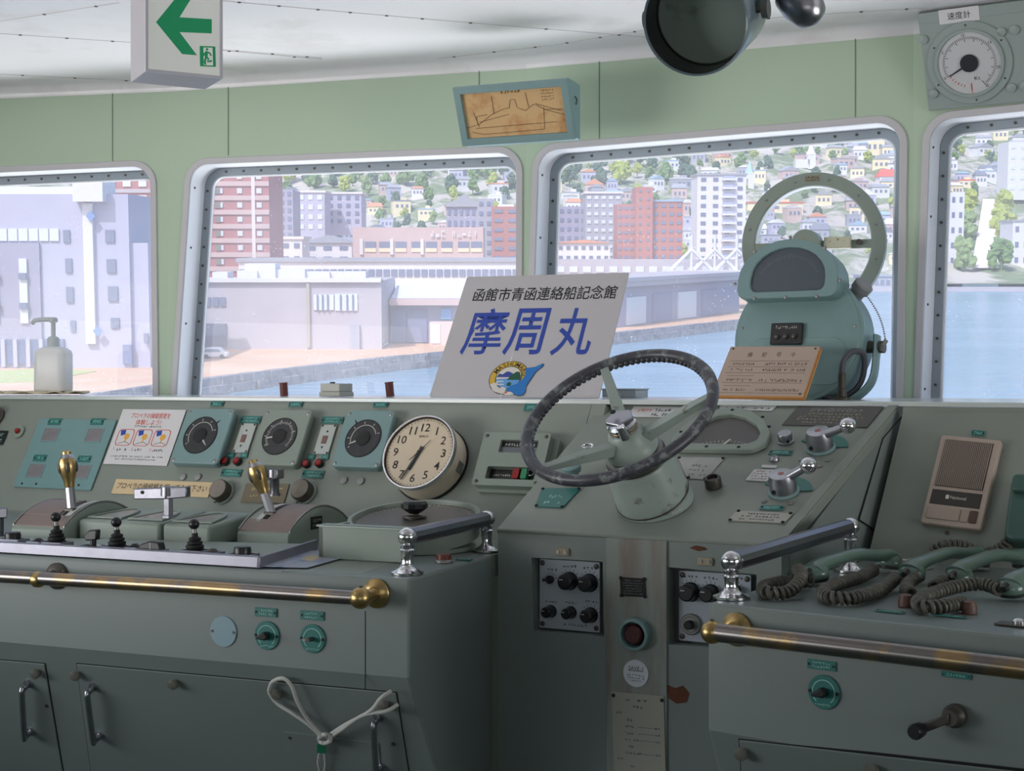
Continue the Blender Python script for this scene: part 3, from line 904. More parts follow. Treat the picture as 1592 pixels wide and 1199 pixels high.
def ething(name, label, cat, p, yaw=0, group=None):
    return thing(name, label, cat, ME @ T(*p) @ M4.Rotation(yaw, 4, 'Z'), group)
def pxw(px0, px1, D): return (px1 - px0) / F * D
def wins(parent, mesh_mat, spots, w, h, z=-.12, name='window'):
    """each window its own part"""
    me = MB().box((0, 0, 0), (w, .25, h)).mesh(name, mesh_mat, False)
    for x, zz in spots:
        o = bpy.data.objects.new(name, me); COL.objects.link(o); o.parent = parent; o.matrix_local = T(x, z + .05, zz)
def building(name, label, cat, px0, px1, pyt, pyb, D=None, depth=14, m=whitew, yaw=0, rows=0, cols=0, wm_=darkgl, ww=.5, wh=.45, roof=None, pitch=0, band=None, group=None, topgap=.0):
    """block whose front spans px0..px1 and pyt..pyb of the photo at distance D (or where pyb meets the quay)"""
    base = ez((px0 + px1) / 2, pyb, QZ) if D is None else ed((px0 + px1) / 2, pyb, D)
    D = base.y
    w = pxw(px0, px1, D); h = (pyb - pyt) / F * D
    t = ething(name, label, cat, base, yaw, group)
    obj('walls', MB().box((0, depth / 2, h / 2 - 1.5), (w, depth, h + 3)), m, t, smooth=False)
    if roof:
        if pitch:
            ph = w * pitch
            rf = MB().add([(-w / 2 - .5, -.6, h), (w / 2 + .5, -.6, h), (0, -.6, h + ph), (-w / 2 - .5, depth + .6, h), (w / 2 + .5, depth + .6, h), (0, depth + .6, h + ph)],
                          [(0, 1, 2), (4, 3, 5), (1, 4, 5, 2), (3, 0, 2, 5), (0, 3, 4, 1)])
        else:
            rf = MB().box((0, depth / 2, h + .25), (w + .8, depth + .8, .6))
        obj('roof', rf, roof, t, smooth=False)
    if rows and cols:
        cw, rh = w / cols, h * (1 - topgap) / rows
        wins(t, wm_, [(-w / 2 + cw * (i + .5), rh * (j + .5)) for i in range(cols) for j in range(rows)], cw * ww, rh * wh)
    if band:
        for zz, bm_ in band:
            obj('band', MB().box((0, -.1, h * zz), (w + .1, .3, h * .03)), bm_, t, smooth=False)
    return t, w, h, D
def box_part(t, name, w, h, D, px0, px1, py0, py1, c0, pyb, m, proud=.2, thick=.5):
    """a part drawn by its picture box on the front of a building whose front centre is px c0 and base row pyb"""
    k = D / F
    x0, x1 = (px0 - c0) * k, (px1 - c0) * k
    z0, z1 = (pyb - py1) * k, (pyb - py0) * k
    return obj(name, MB().box(((x0 + x1) / 2, -proud + thick / 2, (z0 + z1) / 2), (x1 - x0, thick, z1 - z0)), m, t, smooth=False)

# --- big lilac harbour building at the left
px0, px1, pyb = -120, 206, 572
t, w, h, D = building('harbour_building', 'large lilac concrete building with slit windows beyond the left window', 'building', px0, px1, 303, pyb, None, 16, lilac)
c0 = (px0 + px1) / 2
def bp(name, a, b, c, d, m, proud=.2, thick=.5): return box_part(t, name, w, h, D, a, b, c, d, c0, pyb, m, proud, thick)
o_ = bp('lower_wing', 204, 233, 378, 572, lilac, -.5, 8)
bp('stair_cap', 127, 173, 283, 315, whitew, 1.5, 5)
bp('stair_strip', 137, 152, 317, 534, whitew, .5, .8)
bp('parapet', -60, 130, 290, 304, whitew, -3, 4)
bp('stepped_wall', -120, 68, 378, 527, lilac_d, .35, .6)
for x0 in range(-60, 95, 16):
    bp('window', x0, x0 + 14, 356, 375, palegl)
for x0, x1, y0, y1 in ((105, 115, 358, 377), (170, 184, 358, 377), (107, 117, 402, 424), (171, 185, 403, 424), (107, 118, 446, 470), (172, 187, 445, 468), (112, 120, 498, 515), (175, 188, 494, 510), (226, 232, 518, 534)):
    bp('window', x0, x1, y0, y1, darkgl)
for x0, x1 in ((-4, 4), (37, 49)):
    s_ = bp('slit_window', x0, x1, 402, 502, palegl, .6)
    for y0 in (424, 470): obj('pane', MB().box((0, 0, 0), (.8, .3, .65)), darkgl, s_, T(((x0 + x1) / 2 - c0) * D / F, -.75, (pyb - y0 - 5) * D / F), smooth=False)
for x, y in ((151, 337), (157, 514)):
    k = D / F
    obj('diamond_mark', MB().prism([(0, -.55), (.5, 0), (0, .55), (-.5, 0)], 0, .15, T((x - c0) * k, -.75, (pyb - y) * k) @ M4.Rotation(pi / 2, 4, 'X')), omat('blue_diamond', srgb(120, 146, 204)), t, smooth=False)
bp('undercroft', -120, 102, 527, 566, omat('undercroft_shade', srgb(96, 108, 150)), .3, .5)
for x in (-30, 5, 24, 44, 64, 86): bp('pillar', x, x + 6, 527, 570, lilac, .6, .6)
bp('doorway', 193, 207, 536, 566, omat('blue_doorway', srgb(120, 130, 170)), .3, .5)
# brick towers
building('brick_tower', 'tall red brick apartment block behind the lilac harbour building', 'building', 165, 262, 255, 450, 235, 14, brick, 0, 9, 4, palegl, .5, .4, band=[(i / 9, palec) for i in range(1, 9)])
t, w, h, D = building('brick_tower', 'tall brown brick tower block at the left of the middle window', 'building', 300, 420, 200, 440, 266, 16, brick, 0, 11, 4, palegl, .26, .36, band=[(i / 11, pinkw) for i in range(1, 11)])
for i in range(11):
    z_ = h / 11 * (i + .5)
    obj('side_window', MB().box((w * (-.16), -.1, z_), (w * .07, .3, h / 11 * .42)), omat('olive_pane', srgb(130, 128, 120)), t, smooth=False)
obj('corner_stripe', MB().box((w * .3, -.12, h / 2), (w * .045, .3, h)), omat('pale_brick', srgb(226, 216, 218)), t, smooth=False)
# warehouse and sheds on the quay
px0, px1, pyb = 250, 594, 543
t, w, h, D = building('warehouse', 'long flat grey quayside warehouse below the brown tower block', 'building', px0, px1, 437, pyb, None, 22, palec)
c0 = (px0 + px1) / 2
bp('parapet', px0, px1, 433, 439, whitew, .5, 3)
for x0 in (320, 332, 343): bp('window', x0, x0 + 9, 462, 476, darkgl)
bp('loading_door', 316, 353, 503, 538, omat('dark_opening', srgb(98, 100, 128)), .3)
bp('window', 489, 520, 458, 482, palegl); bp('window', 522, 557, 457, 483, palegl)
for x0 in (494, 502, 510, 530, 540, 549): bp('mullion', x0, x0 + 2, 458, 482, darkgl, .4)
bp('bollard', 546, 560, 505, 545, greyw, .5); bp('downpipe', 478, 483, 440, 540, omat('downpipe_grey', srgb(176, 168, 160)), .4)
for k_, (x0, x1, y0) in enumerate(((322, 346, 424), (360, 392, 422), (371, 420, 411), (414, 466, 420), (466, 505, 424), (505, 562, 424))):
    bp('rooftop_unit', x0, x1, y0, 436, whitew, -4 - k_ * .5, 4)
px0, px1, pyb = 607, 760, 534
t, w, h, D = building('shed', 'low open shed with a pale sloping roof right of the warehouse', 'building', px0, px1, 464, pyb, None, 18, lilac_d)
c0 = (px0 + px1) / 2
obj('roof', MB().add([(-w / 2, -1.5, h - .3), (w / 2, -1.5, h - .3), (w / 2, 14, h + 1.6), (-w / 2, 14, h + 1.6), (-w / 2, -1.5, h - .7), (w / 2, -1.5, h - .7)], [(0, 1, 2, 3), (4, 5, 1, 0)]), whitew, t, smooth=False)
bp('fascia', 608, 760, 464, 474, pinkw, 1.6, .4)
for x0, x1 in ((610, 632), (634, 664)): bp('bay', x0, x1, 482, 532, omat('shed_shade', srgb(128, 132, 166)), .3)
bp('blue_door', 686, 702, 480, 496, omat('blue_door', srgb(110, 158, 216)), .4)
tt = ething('freight_container', 'pinkish freight container parked in front of the low shed', 'container', ez(694, 537, QZ))
kk = tt.matrix_world and ez(694, 537, QZ).y / F
obj('box', MB().box((0, 1.2, 18 * kk), (52 * kk, 2.4, 36 * kk)), omat('container_pink', srgb(222, 196, 194), noise=.08, scale=1), tt, smooth=False)
obj('door_panel', MB().box((-17 * kk, -.05, 18 * kk), (15 * kk, .15, 30 * kk)), palegl, tt, smooth=False)
building('terminal_building', 'long low white terminal with a glazed strip behind the warehouse', 'building', 372, 842, 407, 442, 244, 14, whitew, 0, 1, 40, darkgl, .8, .32, roof=roofgrey)
t, w, h, D = building('market_building', 'pinkish flat-roofed building with pale lettering on its upper wall', 'building', 549, 751, 354, 408, 300, 18, pinkw, 0, 0, 0)
c0, pyb = 650, 408
for i, x0 in enumerate((568, 590, 615, 640, 662, 686, 712, 732)):
    bp('window', x0, x0 + 17, 376, 386, darkgl); bp('sill_panel', x0, x0 + 17, 386, 392, creamw)
for x0 in (560, 607, 654): bp('pilaster', x0, x0 + 5, 372, 396, whitew, .4)
st = MB(); strokes(st, 668, 742, 364, 11, 9, 0, random.Random(3))
kq = D / F
obj('sign_lettering', MB().add([((v[0] - c0) * kq, -.4 - v[2] * 100, (pyb - 728 + v[1]) * kq) for v in [(a_, 728 - b_, c_) for a_, b_, c_ in st.v]], st.f), whitew, t, smooth=False)
building('white_house', 'white two-storey house right of the brown tower block', 'house', 420, 470, 372, 412, 320, 12, whitew, 0, 2, 3, darkgl, .5, .35, roof=whitew)
building('white_house', 'white house with a grey gable left of the pinkish market building', 'house', 472, 547, 378, 410, 336, 12, whitew, 0, 2, 3, darkgl, .5, .35, roof=roofgrey, pitch=.16)
building('apartment_block', 'narrow lilac-grey apartment block close to the brown tower', 'building', 423, 456, 296, 372, 400, 14, lilac_d, 0, 6, 3, darkgl, .5, .5)
building('apartment_block', 'pale angular apartment block on the slope behind white houses', 'building', 462, 505, 300, 360, 430, 14, lilac, 0, 4, 3, palegl, .5, .5, roof=whitew)
building('apartment_block', 'second pale apartment block, right of the angular one on the slope', 'building', 508, 562, 302, 350, 448, 14, lilac, 0, 4, 4, darkgl, .45, .5, roof=whitew)
building('gabled_hall', 'dark gabled hall above the pinkish market building', 'building', 694, 750, 322, 356, 390, 20, lilac_d, 0, 2, 6, darkgl, .5, .5, roof=roofgrey, pitch=.35)
building('brick_block', 'red brick block seen at the right edge of the middle window', 'building', 764, 830, 322, 408, 330, 14, brick2, 0, 6, 3, darkgl, .6, .35)
building('apartment_block', 'lilac block beside the red brick block in the middle window', 'building', 742, 766, 310, 400, 350, 14, greyw, 0, 6, 2, darkgl, .5, .4)
# right of the window post
building('grey_block', 'wide grey-lilac block with a pale roof left of the orange brick flats', 'building', 868, 912, 322, 405, 440, 14, lilac_d, 0, 6, 4, darkgl, .5, .4)
building('grey_block', 'grey apartment block touching the orange brick flats', 'building', 910, 966, 302, 402, 420, 14, greyw, 0, 8, 5, palegl, .55, .4, roof=whitew)
t, w, h, D = building('brick_flats', 'orange brick block of flats with a taller middle stair tower', 'building', 988, 1014, 292, 406, 396, 14, brick2, 0, 9, 2, darkgl, .3, .25)
for x0, x1, y0, cols, rf_ in ((960, 988, 318, 3, None), (1014, 1062, 314, 4, roofblue)):
    k = D / F; xa, xb, hh = (x0 - 1001) * k, (x1 - 1001) * k, (406 - y0) * k
    obj('wing', MB().box(((xa + xb) / 2, 9, hh / 2 - 1.5), (xb - xa, 14, hh + 3)), brick2, t, smooth=False)
    wins(t, darkgl, [(xa + (xb - xa) / cols * (i + .5), hh / 7 * (j + .5)) for i in range(cols) for j in range(7)], (xb - xa) / cols * .6, hh / 7 * .35, 1.9)
    if rf_: obj('roof', MB().box(((xa + xb) / 2, 9, hh + .2), (xb - xa + .6, 14.6, .5)), rf_, t, smooth=False)
t, w, h, D = building('white_tower_block', 'tall white tower block with a zigzag outside stair', 'building', 1083, 1158, 274, 408, 470, 16, whitew, 0, 10, 4, darkgl, .42, .42, roof=roofgrey)
for i in range(10):
    obj('stair_flight', MB().box((w * .14, -.8, h * (i + .5) / 10), (w * .28, 1, h * .022), M4.Translation((0, 0, 0))), whitew, t, smooth=False)
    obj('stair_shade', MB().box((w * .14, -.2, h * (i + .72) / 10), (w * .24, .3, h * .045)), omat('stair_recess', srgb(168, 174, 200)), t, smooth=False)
building('white_house', 'long white house with an orange roof at the left of the right-hand window', 'house', 866, 948, 378, 408, 390, 12, whitew, 0, 2, 7, darkgl, .5, .35, roof=rooforange, pitch=.06)
qa, qb = ez(958, 510, QZ), ez(1160, 484, QZ)
qd = qb - qa; ql = qd.length * .93
t = ething('quay_hall', 'long grey quayside hall under the white tent trusses', 'building', qa, atan2(qd.y, qd.x))
obj('walls', MB().box((ql / 2, 6, 3.6), (ql, 12, 7.2)), lilac_d, t, smooth=False)
obj('roof', MB().box((ql / 2, 5.5, 7.5), (ql + 2, 14, .6)), palec, t, smooth=False)
obj('fascia', MB().box((ql / 2, -.9, 7.0), (ql + 2, .6, 1.3)), palec, t, smooth=False)
for x0, x1, z0, z1, m_ in ((4, 12, .2, 4.6, palegl), (15, 24, .2, 4.8, omat('bay_shade', srgb(140, 142, 172))), (27, 36, .2, 4.8, palegl), (39, 60, .2, 4.8, omat('bay_shade', (0, 0, 0)))):
    obj('loading_bay', MB().box(((x0 + x1) / 2, -.05, (z0 + z1) / 2), (x1 - x0, .3, z1 - z0)), m_, t, smooth=False)
obj('end_block', MB().box((-2.5, 6, 3.0), (5, 10, 6.0)), palec, t, smooth=False)
building('flat_roof_hall', 'low pale flat-roofed hall running behind the tent trusses', 'building', 820, 1190, 404, 434, 300, 14, palec, 0, 1, 18, palegl, .6, .3)
t, w, h, D = building('shore_hall', 'long grey shed with dark stripes right of the round clear view device', 'building', 1340, 1412, 430, 448, 480, 12, greyw, 0, 1, 8, darkgl, .6, .4, roof=roofgrey)
# white tent trusses
tr = ething('tent_truss', 'row of white pointed tent trusses on the quayside roof', 'roof truss', ed(1100, 424, 294))
k = 294 / F
for i, x in enumerate((1075, 1111, 1145)):
    mb = MB(); X = (x - 1100) * k
    mb.tube([(X, 0, 4 * k), (X, 0, 58 * k)], .28, 6)
    mb.tube([(X - 32 * k, 0, 4 * k), (X, 0, 36 * k), (X + 32 * k, 0, 4 * k)], .42, 6)
    mb.tube([(X - 16 * k, 1.2, 20 * k), (X, 1.2, 2 * k), (X + 16 * k, 1.2, 20 * k)], .22, 6)
    obj('truss', mb, whitew, tr)
obj('base_beam', MB().box((0, 0, 2 * k), (130 * k, 2.2, 4 * k)), whitew, tr, smooth=False)
# white car on the quay
cb = ez(335, 557, QZ); k = cb.y / F
car = ething('car', 'white estate car parked on the quay in front of the warehouse', 'car', cb)
pr = [(-20, 3), (-20, 9), (-17, 15), (-8, 17), (8, 17), (13, 11), (20, 9), (20, 3)]
obj('body', MB().prism([(x * k, y * k) for x, y in pr], -.8, .8, M4.Rotation(pi / 2, 4, 'X')), whitew, car, bevel=.1)
obj('side_window', MB().prism([(x * k, y * k) for x, y in ((-15, 10.5), (-13, 15), (7, 15), (11, 10.5))], .78, .84, M4.Rotation(pi / 2, 4, 'X')), darkgl, car)
for x in (-12, 12):
    for y in (-.75, .6):
        obj('wheel', MB().cyl((x * k, y - .1, 3.4 * k), (x * k, y + .1, 3.4 * k), 3.4 * k, seg=14), blackm, car)
# grass strip and low fence by the lilac building
struct('ground_grass', MB().prism([(p.x, p.y) for p in (ez(-60, 598, QZ), ez(60, 594, QZ), ez(150, 578, QZ), ez(60, 574, QZ), ez(-60, 580, QZ))], QZ, QZ + .06), omat('grass', srgb(176, 186, 120), noise=.2, scale=1), ME, smooth=False)

# --- hillside town: trees and houses
def tree_mesh(name, m, sd):
    r_ = random.Random(sd); mb = MB()
    mb.cyl((0, 0, -1), (0, 0, 2.2), .3, .2, 6)
    for i in range(26):
        a = r_.random() * 2 * pi; z = r_.random()
        q = (.4 + 2.1 * r_.random()) * (1 - .55 * z)
        c = (q * cos(a), q * sin(a), 1.7 + 4.0 * z)
        k0 = len(mb.v); rr = .65 + .65 * r_.random()
        mb.sphere(c, rr, 7, 5)
        for j in range(k0, len(mb.v)):
            p = V(mb.v[j]); d = (p - V(c)); mb.v[j] = tuple(V(c) + d * (1 + .9 * (r_.random() - .5)))
    return mb.mesh(name, m, False)
TM = [[tree_mesh('tree', leaf[i], 10 * i + j) for j in range(3)] for i in range(4)]
nt_ = 0
PLACED = []
def free(p, r):
    for q, s in PLACED:
        if (q.x - p.x) ** 2 + (q.y - p.y) ** 2 < (r + s) ** 2: return False
    PLACED.append((p, r)); return True
def tree(px, py, size, kind, label='leafy green tree among the houses of the far hillside', group='trees on the hillside', p=None):
    """size: crown height in picture pixels"""
    b = p or hill_at(px, py)
    s = size / F * b.y / 6.2
    if not free(b, 3.6 * s): return None
    o = bpy.data.objects.new('tree', TM[kind][rnd.randrange(3)]); COL.objects.link(o)
    o.matrix_world = ME @ T(b.x, b.y, b.z - .3 * s) @ M4.Rotation(rnd.random() * 6.28, 4, 'Z') @ M4.Diagonal((s * (1 + .12 * rnd.random()), s * 1.05, s * (1 + .25 * rnd.random()), 1))
    tag(o, label, 'tree', group)
    return o
def house_mesh(name, wall, roof, style):
    mb = MB(); a = MB()
    return None
HM = {}
def house(px, py, wpx, hpx, wall, roof, pitch=.3, yaw=None, label='small house among the trees of the far hillside', group='houses on the hillside', p=None):
    b = p or hill_at(px, py)
    k = b.y / F
    w, h = wpx * k, hpx * k; d = w * .8
    if not free(b + V((0, d / 2, 0)), w * .68 + .5): return None
    t = ething('house', label, 'house', b, (rnd.random() - .5) * .8 if yaw is None else yaw, group)
    obj('walls', MB().box((0, d / 2, h / 2 - 2), (w, d, h + 4)), wall, t, smooth=False)
    ph = w * pitch
    if rnd.random() < .25:
        rf = MB().box((0, d / 2, h + .2), (w * 1.04, d * 1.04, .5)); obj('penthouse', MB().box((w * .15, d / 2, h + .9), (w * .3, d * .4, 1.6)), wall, t, smooth=False)
    elif rnd.random() < .5:
        rf = MB().add([(-w * .55, -.3, h), (w * .55, -.3, h), (0, -.3, h + ph), (-w * .55, d + .3, h), (w * .55, d + .3, h), (0, d + .3, h + ph)], [(0, 1, 2), (4, 3, 5), (1, 4, 5, 2), (3, 0, 2, 5), (0, 3, 4, 1)])
    else:
        rf = MB().add([(-w * .55, -.4, h), (w * .55, -.4, h), (w * .55, d + .4, h), (-w * .55, d + .4, h), (-w * .4, d / 2, h + ph), (w * .4, d / 2, h + ph)], [(0, 1, 5, 4), (1, 2, 5), (2, 3, 4, 5), (3, 0, 4), (3, 2, 1, 0)])
    obj('roof', rf, roof, t, smooth=False)
    mb = MB()
    for i in (-.28, 0, .28): mb.box((i * w, -.05, h * .5), (w * .14, .2, h * .32))
    obj('windows', mb, darkgl, t, smooth=False)
    return t
# landmarks on the hill
def landmark(px, py, wpx, hpx, wall, roof, pitch, label, name='house', cat='house', D=None):
    b = hill_at(px, py)
    t = house(px, py, wpx, hpx, wall, roof, pitch, 0.0, label, None, b)
    return t
landmark(1205, 330, 86, 14, creamw, roofred, .22, 'large house with a broad red roof left of the round clear view device', D=560)
landmark(1388, 292, 40, 10, whitew, roofred, .3, 'red-roofed house at the right edge of the window with the clear view device', D=640)
landmark(1502, 292, 30, 9, creamw, roofred, .22, 'red-roofed house up the hill in the far right window', D=640)
landmark(900, 396, 44, 12, pinkw, rooforange, .25, 'orange-roofed house just right of the window post', D=430)
landmark(1360, 240, 30, 22, creamw, whitew, .35, 'tall cream house high on the hill behind the clear view device')
for px, py, h_, lab, rm in ((1166, 300, 42, 'pale church with a green pointed spire beside the white tower block', omat('copper_spire', srgb(170, 200, 196))), (1262, 262, 40, 'white church with a sharp white spire high on the hill', whitew)):
    b = hill_at(px, py); k = b.y / F; free(b, 22 * k)
    t = ething('church', lab, 'church', b)
    obj('tower', MB().box((0, 2, h_ * .25 * k), (12 * k, 4, h_ * .6 * k)), whitew, t, smooth=False)
    obj('spire', MB().lathe([(8 * k, h_ * .5 * k), (.05, h_ * k)], 6, T(0, 2, 0)), rm, t, smooth=False)
    obj('nave', MB().box((-14 * k, 3, h_ * .15 * k), (22 * k, 6, h_ * .34 * k)), whitew, t, smooth=False)
# street up the hill, with white blocks on both sides
ss = MB()
lft = [hill_at(x, y) for x, y in ((1507, 437), (1514, 400), (1521, 360), (1528, 320))]
rgt = [hill_at(x, y) for x, y in ((1553, 437), (1550, 400), (1548, 360), (1546, 320))]
L_ = [p + V((0, 0, 1.0)) for p in lft]; R_ = [p + V((0, 0, 1.0)) for p in rgt]
ss.add(L_ + R_, [(i, i + 4, i + 5, i + 1) for i in range(3)])
struct('ground_street', ss, omat('pale_paving', srgb(236, 226, 222), noise=.06, scale=.3), ME, smooth=False)
for x, y, s in ((1500, 352, 34), (1503, 380, 40), (1508, 330, 26), (1498, 436, 42)):
    tree(x, y, s, 3 if y > 370 else 2, 'street tree along the left side of the hill street in the far right window', 'street trees left of the hill street')
for x, y, s in ((1556, 436, 42), (1558, 392, 38), (1558, 364, 36), (1560, 340, 34)):
    tree(x, y, s, 2 if y < 400 else 0, 'street tree along the right side of the hill street in the far right window', 'street trees right of the hill street')
building('white_block', 'white block at the left foot of the hill street', 'building', 1462, 1496, 300, 440, 532, 14, whitew, 0, 6, 3, darkgl, .4, .35)
building('white_block', 'white block at the right foot of the hill street, under blue-grey walls', 'building', 1572, 1640, 345, 440, 532, 14, whitew, 0, 4, 5, darkgl, .4, .35, roof=roofgrey)
building('white_block', 'tall pale block high up at the right edge of the picture', 'building', 1566, 1640, 222, 300, 640, 14, whitew, 0, 5, 5, palegl, .4, .35)

for o_ in list(SC.objects):
    if o_.parent is None and o_.get('category') == 'building':
        q_ = ME.inverted() @ o_.matrix_world.translation
        ch = o_.children[0]
        xs = [v.co.x for v in ch.data.vertices]
        w_ = max(xs) - min(xs)
        for f_ in (-.35, 0, .35): PLACED.append((q_ + V((w_ * f_, 7, 0)), max(9, w_ * .3)))
for y_ in range(500, 700, 12): PLACED.append((V((hill_at(1531, 430).x / 498 * y_, y_, 0)), 9))
# dense wood along the top, looser lower down; clear of the street in the right-hand window
cells = []
for px in range(430, 1640, 11):
    if 800 < px < 850: continue
    for py in range(172, 425, 11):
        cells.append((px + rnd.uniform(-7, 7), py + rnd.uniform(-6, 6)))
rnd.shuffle(cells)
nh = 0
for pass_, px, py in [(0, *c_) for c_ in cells] + [(1, *c_) for c_ in cells]:
    top_ = 285 if px < 810 else (276 if px < 1085 else 205)
    mid_ = 360 if px < 810 else 300
    if px < 1420 and py > 402: continue
    if 1500 < px < 1560 and py > 318: continue
    if px < 430: continue
    lim = 268 if px < 810 else 178
    if py < lim - 6: continue
    d_ = 1.25 if py < top_ + 12 else (.36 if py < mid_ else .16)
    if px > 1420: d_ = .6
    q = rnd.random()
    if pass_ == 0 and q < d_ * .8 and nt_ < 288:
        o_ = tree(px, py + 8, rnd.uniform(18, 29) if py < top_ + 14 else rnd.uniform(12, 19), rnd.choice((0, 0, 1, 2, 3, 0, 1, 1, 2)))
        nt_ += 1 if o_ else 0
    elif pass_ == 1 and nh < 230:
        o_ = house(px, py + 8, rnd.uniform(17, 30), rnd.uniform(10, 17), rnd.choice((whitew, whitew, creamw, lilac, greyw, pinkw)), rnd.choice((roofgrey, roofgrey, roofdark, roofblue, rooforange, whitew, roofgrey)), rnd.uniform(.15, .35))
        nh += 1 if o_ else 0
# ================================================================== things on the left console
rd1 = random.Random(21)
def lxy(o, fr, px, py, c=0.0):
    p = o.matrix_world.inverted() @ fr.P(*fr.pix(px, py, c), c)
    return (p.x, p.y)
def nameplate(parent, x, y, w, h, z=0.0, rows=2, name='nameplate', m=None, rot=0, screws=True, lm=None):
    p = obj(name, MB().box((0, 0, .001), (w, h, .002)), m or plate, parent, M4.Translation((x, y, z)) @ M4.Rotation(rot, 4, 'Z'), bevel=.0005, smooth=False)
    s = MB()
    for i in range(rows):
        yy = h * (.5 - (i + .5) / rows) * .8
        strokes(s, -w * .32, w * .32, yy, h * .55 / rows, max(4, int(w / .007)), .0022, rd1)
    obj('lettering', s, lm or platetxt, p, smooth=False)
    if screws:
        obj('plate_screws', MB().cyl((-w * .43, 0, .002), (-w * .43, 0, .003), h * .13, seg=8).cyl((w * .43, 0, .002), (w * .43, 0, .003), h * .13, seg=8), blackm, p)
    return p
def screw(parent, x, y, z, r=.006, m=None):
    s = obj('screw', MB().lathe([(r, 0), (r, .0015), (r * .55, .003)], 12, T(x, y, z)), m or steel, parent)
    return s
def plate_at(parent, fr, px, py, wpx, hpx, rows=2, **k):
    x, y = lxy(parent, fr, px, py)
    q = lxy(parent, fr, px - wpx / 2, py); r = lxy(parent, fr, px + wpx / 2, py)
    t = lxy(parent, fr, px, py - hpx / 2); b = lxy(parent, fr, px, py + hpx / 2)
    return nameplate(parent, x, y, r[0] - q[0], abs(t[1] - b[1]), 0, rows, **k)

# --- gauges
def gauge(quadp, dialp, rpx, body_m, label, plate_px, arc, needle, marks=0, small=None):
    mx, w, h = LP.quad(quadp, .03)
    mx = LP.M(*LP.pix(sum(p[0] for p in quadp) / 4, sum(p[1] for p in quadp) / 4, .03), 0, 0)
    t = thing('dial_gauge', label, 'gauge', mx)
    obj('housing', MB().prism(rrect(w * .93, h * .95, .012, 5, -w * .03, 0), 0, .018), body_m, t, bevel=.002)
    fp = obj('face_plate', MB().prism(rrect(w * .965, h * .965, .014, 5), .018, .03), body_m, t, bevel=.0035)
    x, y = lxy(t, LP, dialp[0], dialp[1], .03)
    r = rpx * scale_at(LP.P(*LP.pix(*dialp))) * 1.06
    obj('bezel', MB().ring(circ(r * 1.03, 44), circ(r * .985, 44), .029, .0315, T(x, y, 0)), blackm, t)
    dd = obj('dial', MB().lathe([(r, .0302), (r, .0308)], 44, T(x, y, 0)), dialb, t)
    mk = MB()
    if arc: mk.prism(sector(r * .70, r * .735, arc[0], arc[1], 30), .0309, .0312, T(x, y, 0))
    for i in range(marks):
        a = R(-40 + 260 * i / (marks - 1))
        l = .10 if i % 5 else .18
        mk.box((0, 0, .031), (r * l, r * .022, .0004), T(x + cos(a) * r * .76, y + sin(a) * r * .76, 0) @ M4.Rotation(a, 4, 'Z'))
    for a in (20, 60, 100, 140, 180, 215):
        mk.box((0, 0, .031), (r * .12, r * .035, .0004), T(x + cos(R(a)) * r * .86, y + sin(R(a)) * r * .86, 0) @ M4.Rotation(R(a), 4, 'Z'))
    obj('scale_marks', mk, dialmark, dd, smooth=False)
    a = R(needle)
    obj('needle', MB().prism([(r * .3, -r * .05), (r * .8, -r * .02), (r * .8, r * .02), (r * .3, r * .05)], .0316, .0326, T(x, y, 0) @ M4.Rotation(a, 4, 'Z')), dialmark, t, smooth=False)
    obj('hub', MB().lathe([(r * .40, .031), (r * .40, .0335), (r * .34, .035)], 32, T(x, y, 0)), blackm, t)
    obj('glass', MB().lathe([(r * .98, .0352), (r * .98, .0358)], 40, T(x, y, 0)), clear, t)
    for sx in (-1, 1):
        for sy in (-1, 1): screw(t, sx * w * .41, sy * h * .42, .029, .006, steel)
    if small: obj('pointer_mark', MB().prism([(-.004, -.009), (.004, -.009), (.001, .009), (-.001, .009)], .0295, .0302, T(x + r * 1.12 * cos(R(small)), y + r * 1.12 * sin(R(small)), 0) @ M4.Rotation(R(small - 90), 4, 'Z')), ink, t, smooth=False)
    px, py = lxy(t, LP, plate_px[0], plate_px[1], 0)
    nameplate(t, px, py, .046, .016, 0, 1)
    return t
gauge([(290, 633), (366, 634), (340, 724), (262, 721)], (312, 677), 29, teal, 'square teal dial gauge on the left beside the red and white notice', (338, 628.5), (20, 215), -45, 0, 42)
gauge([(412, 634), (488, 636), (460, 727), (383, 723)], (435, 679), 29, greygreen, 'grey-green dial gauge in the middle of the three square ones', (460, 629.5), None, 188, 46)
gauge([(540, 635), (619, 637), (588, 730), (511, 726)], (565, 682), 29.5, teal, 'square teal dial gauge next to the round clock', (592, 630), (20, 200), 205, 0, 128)

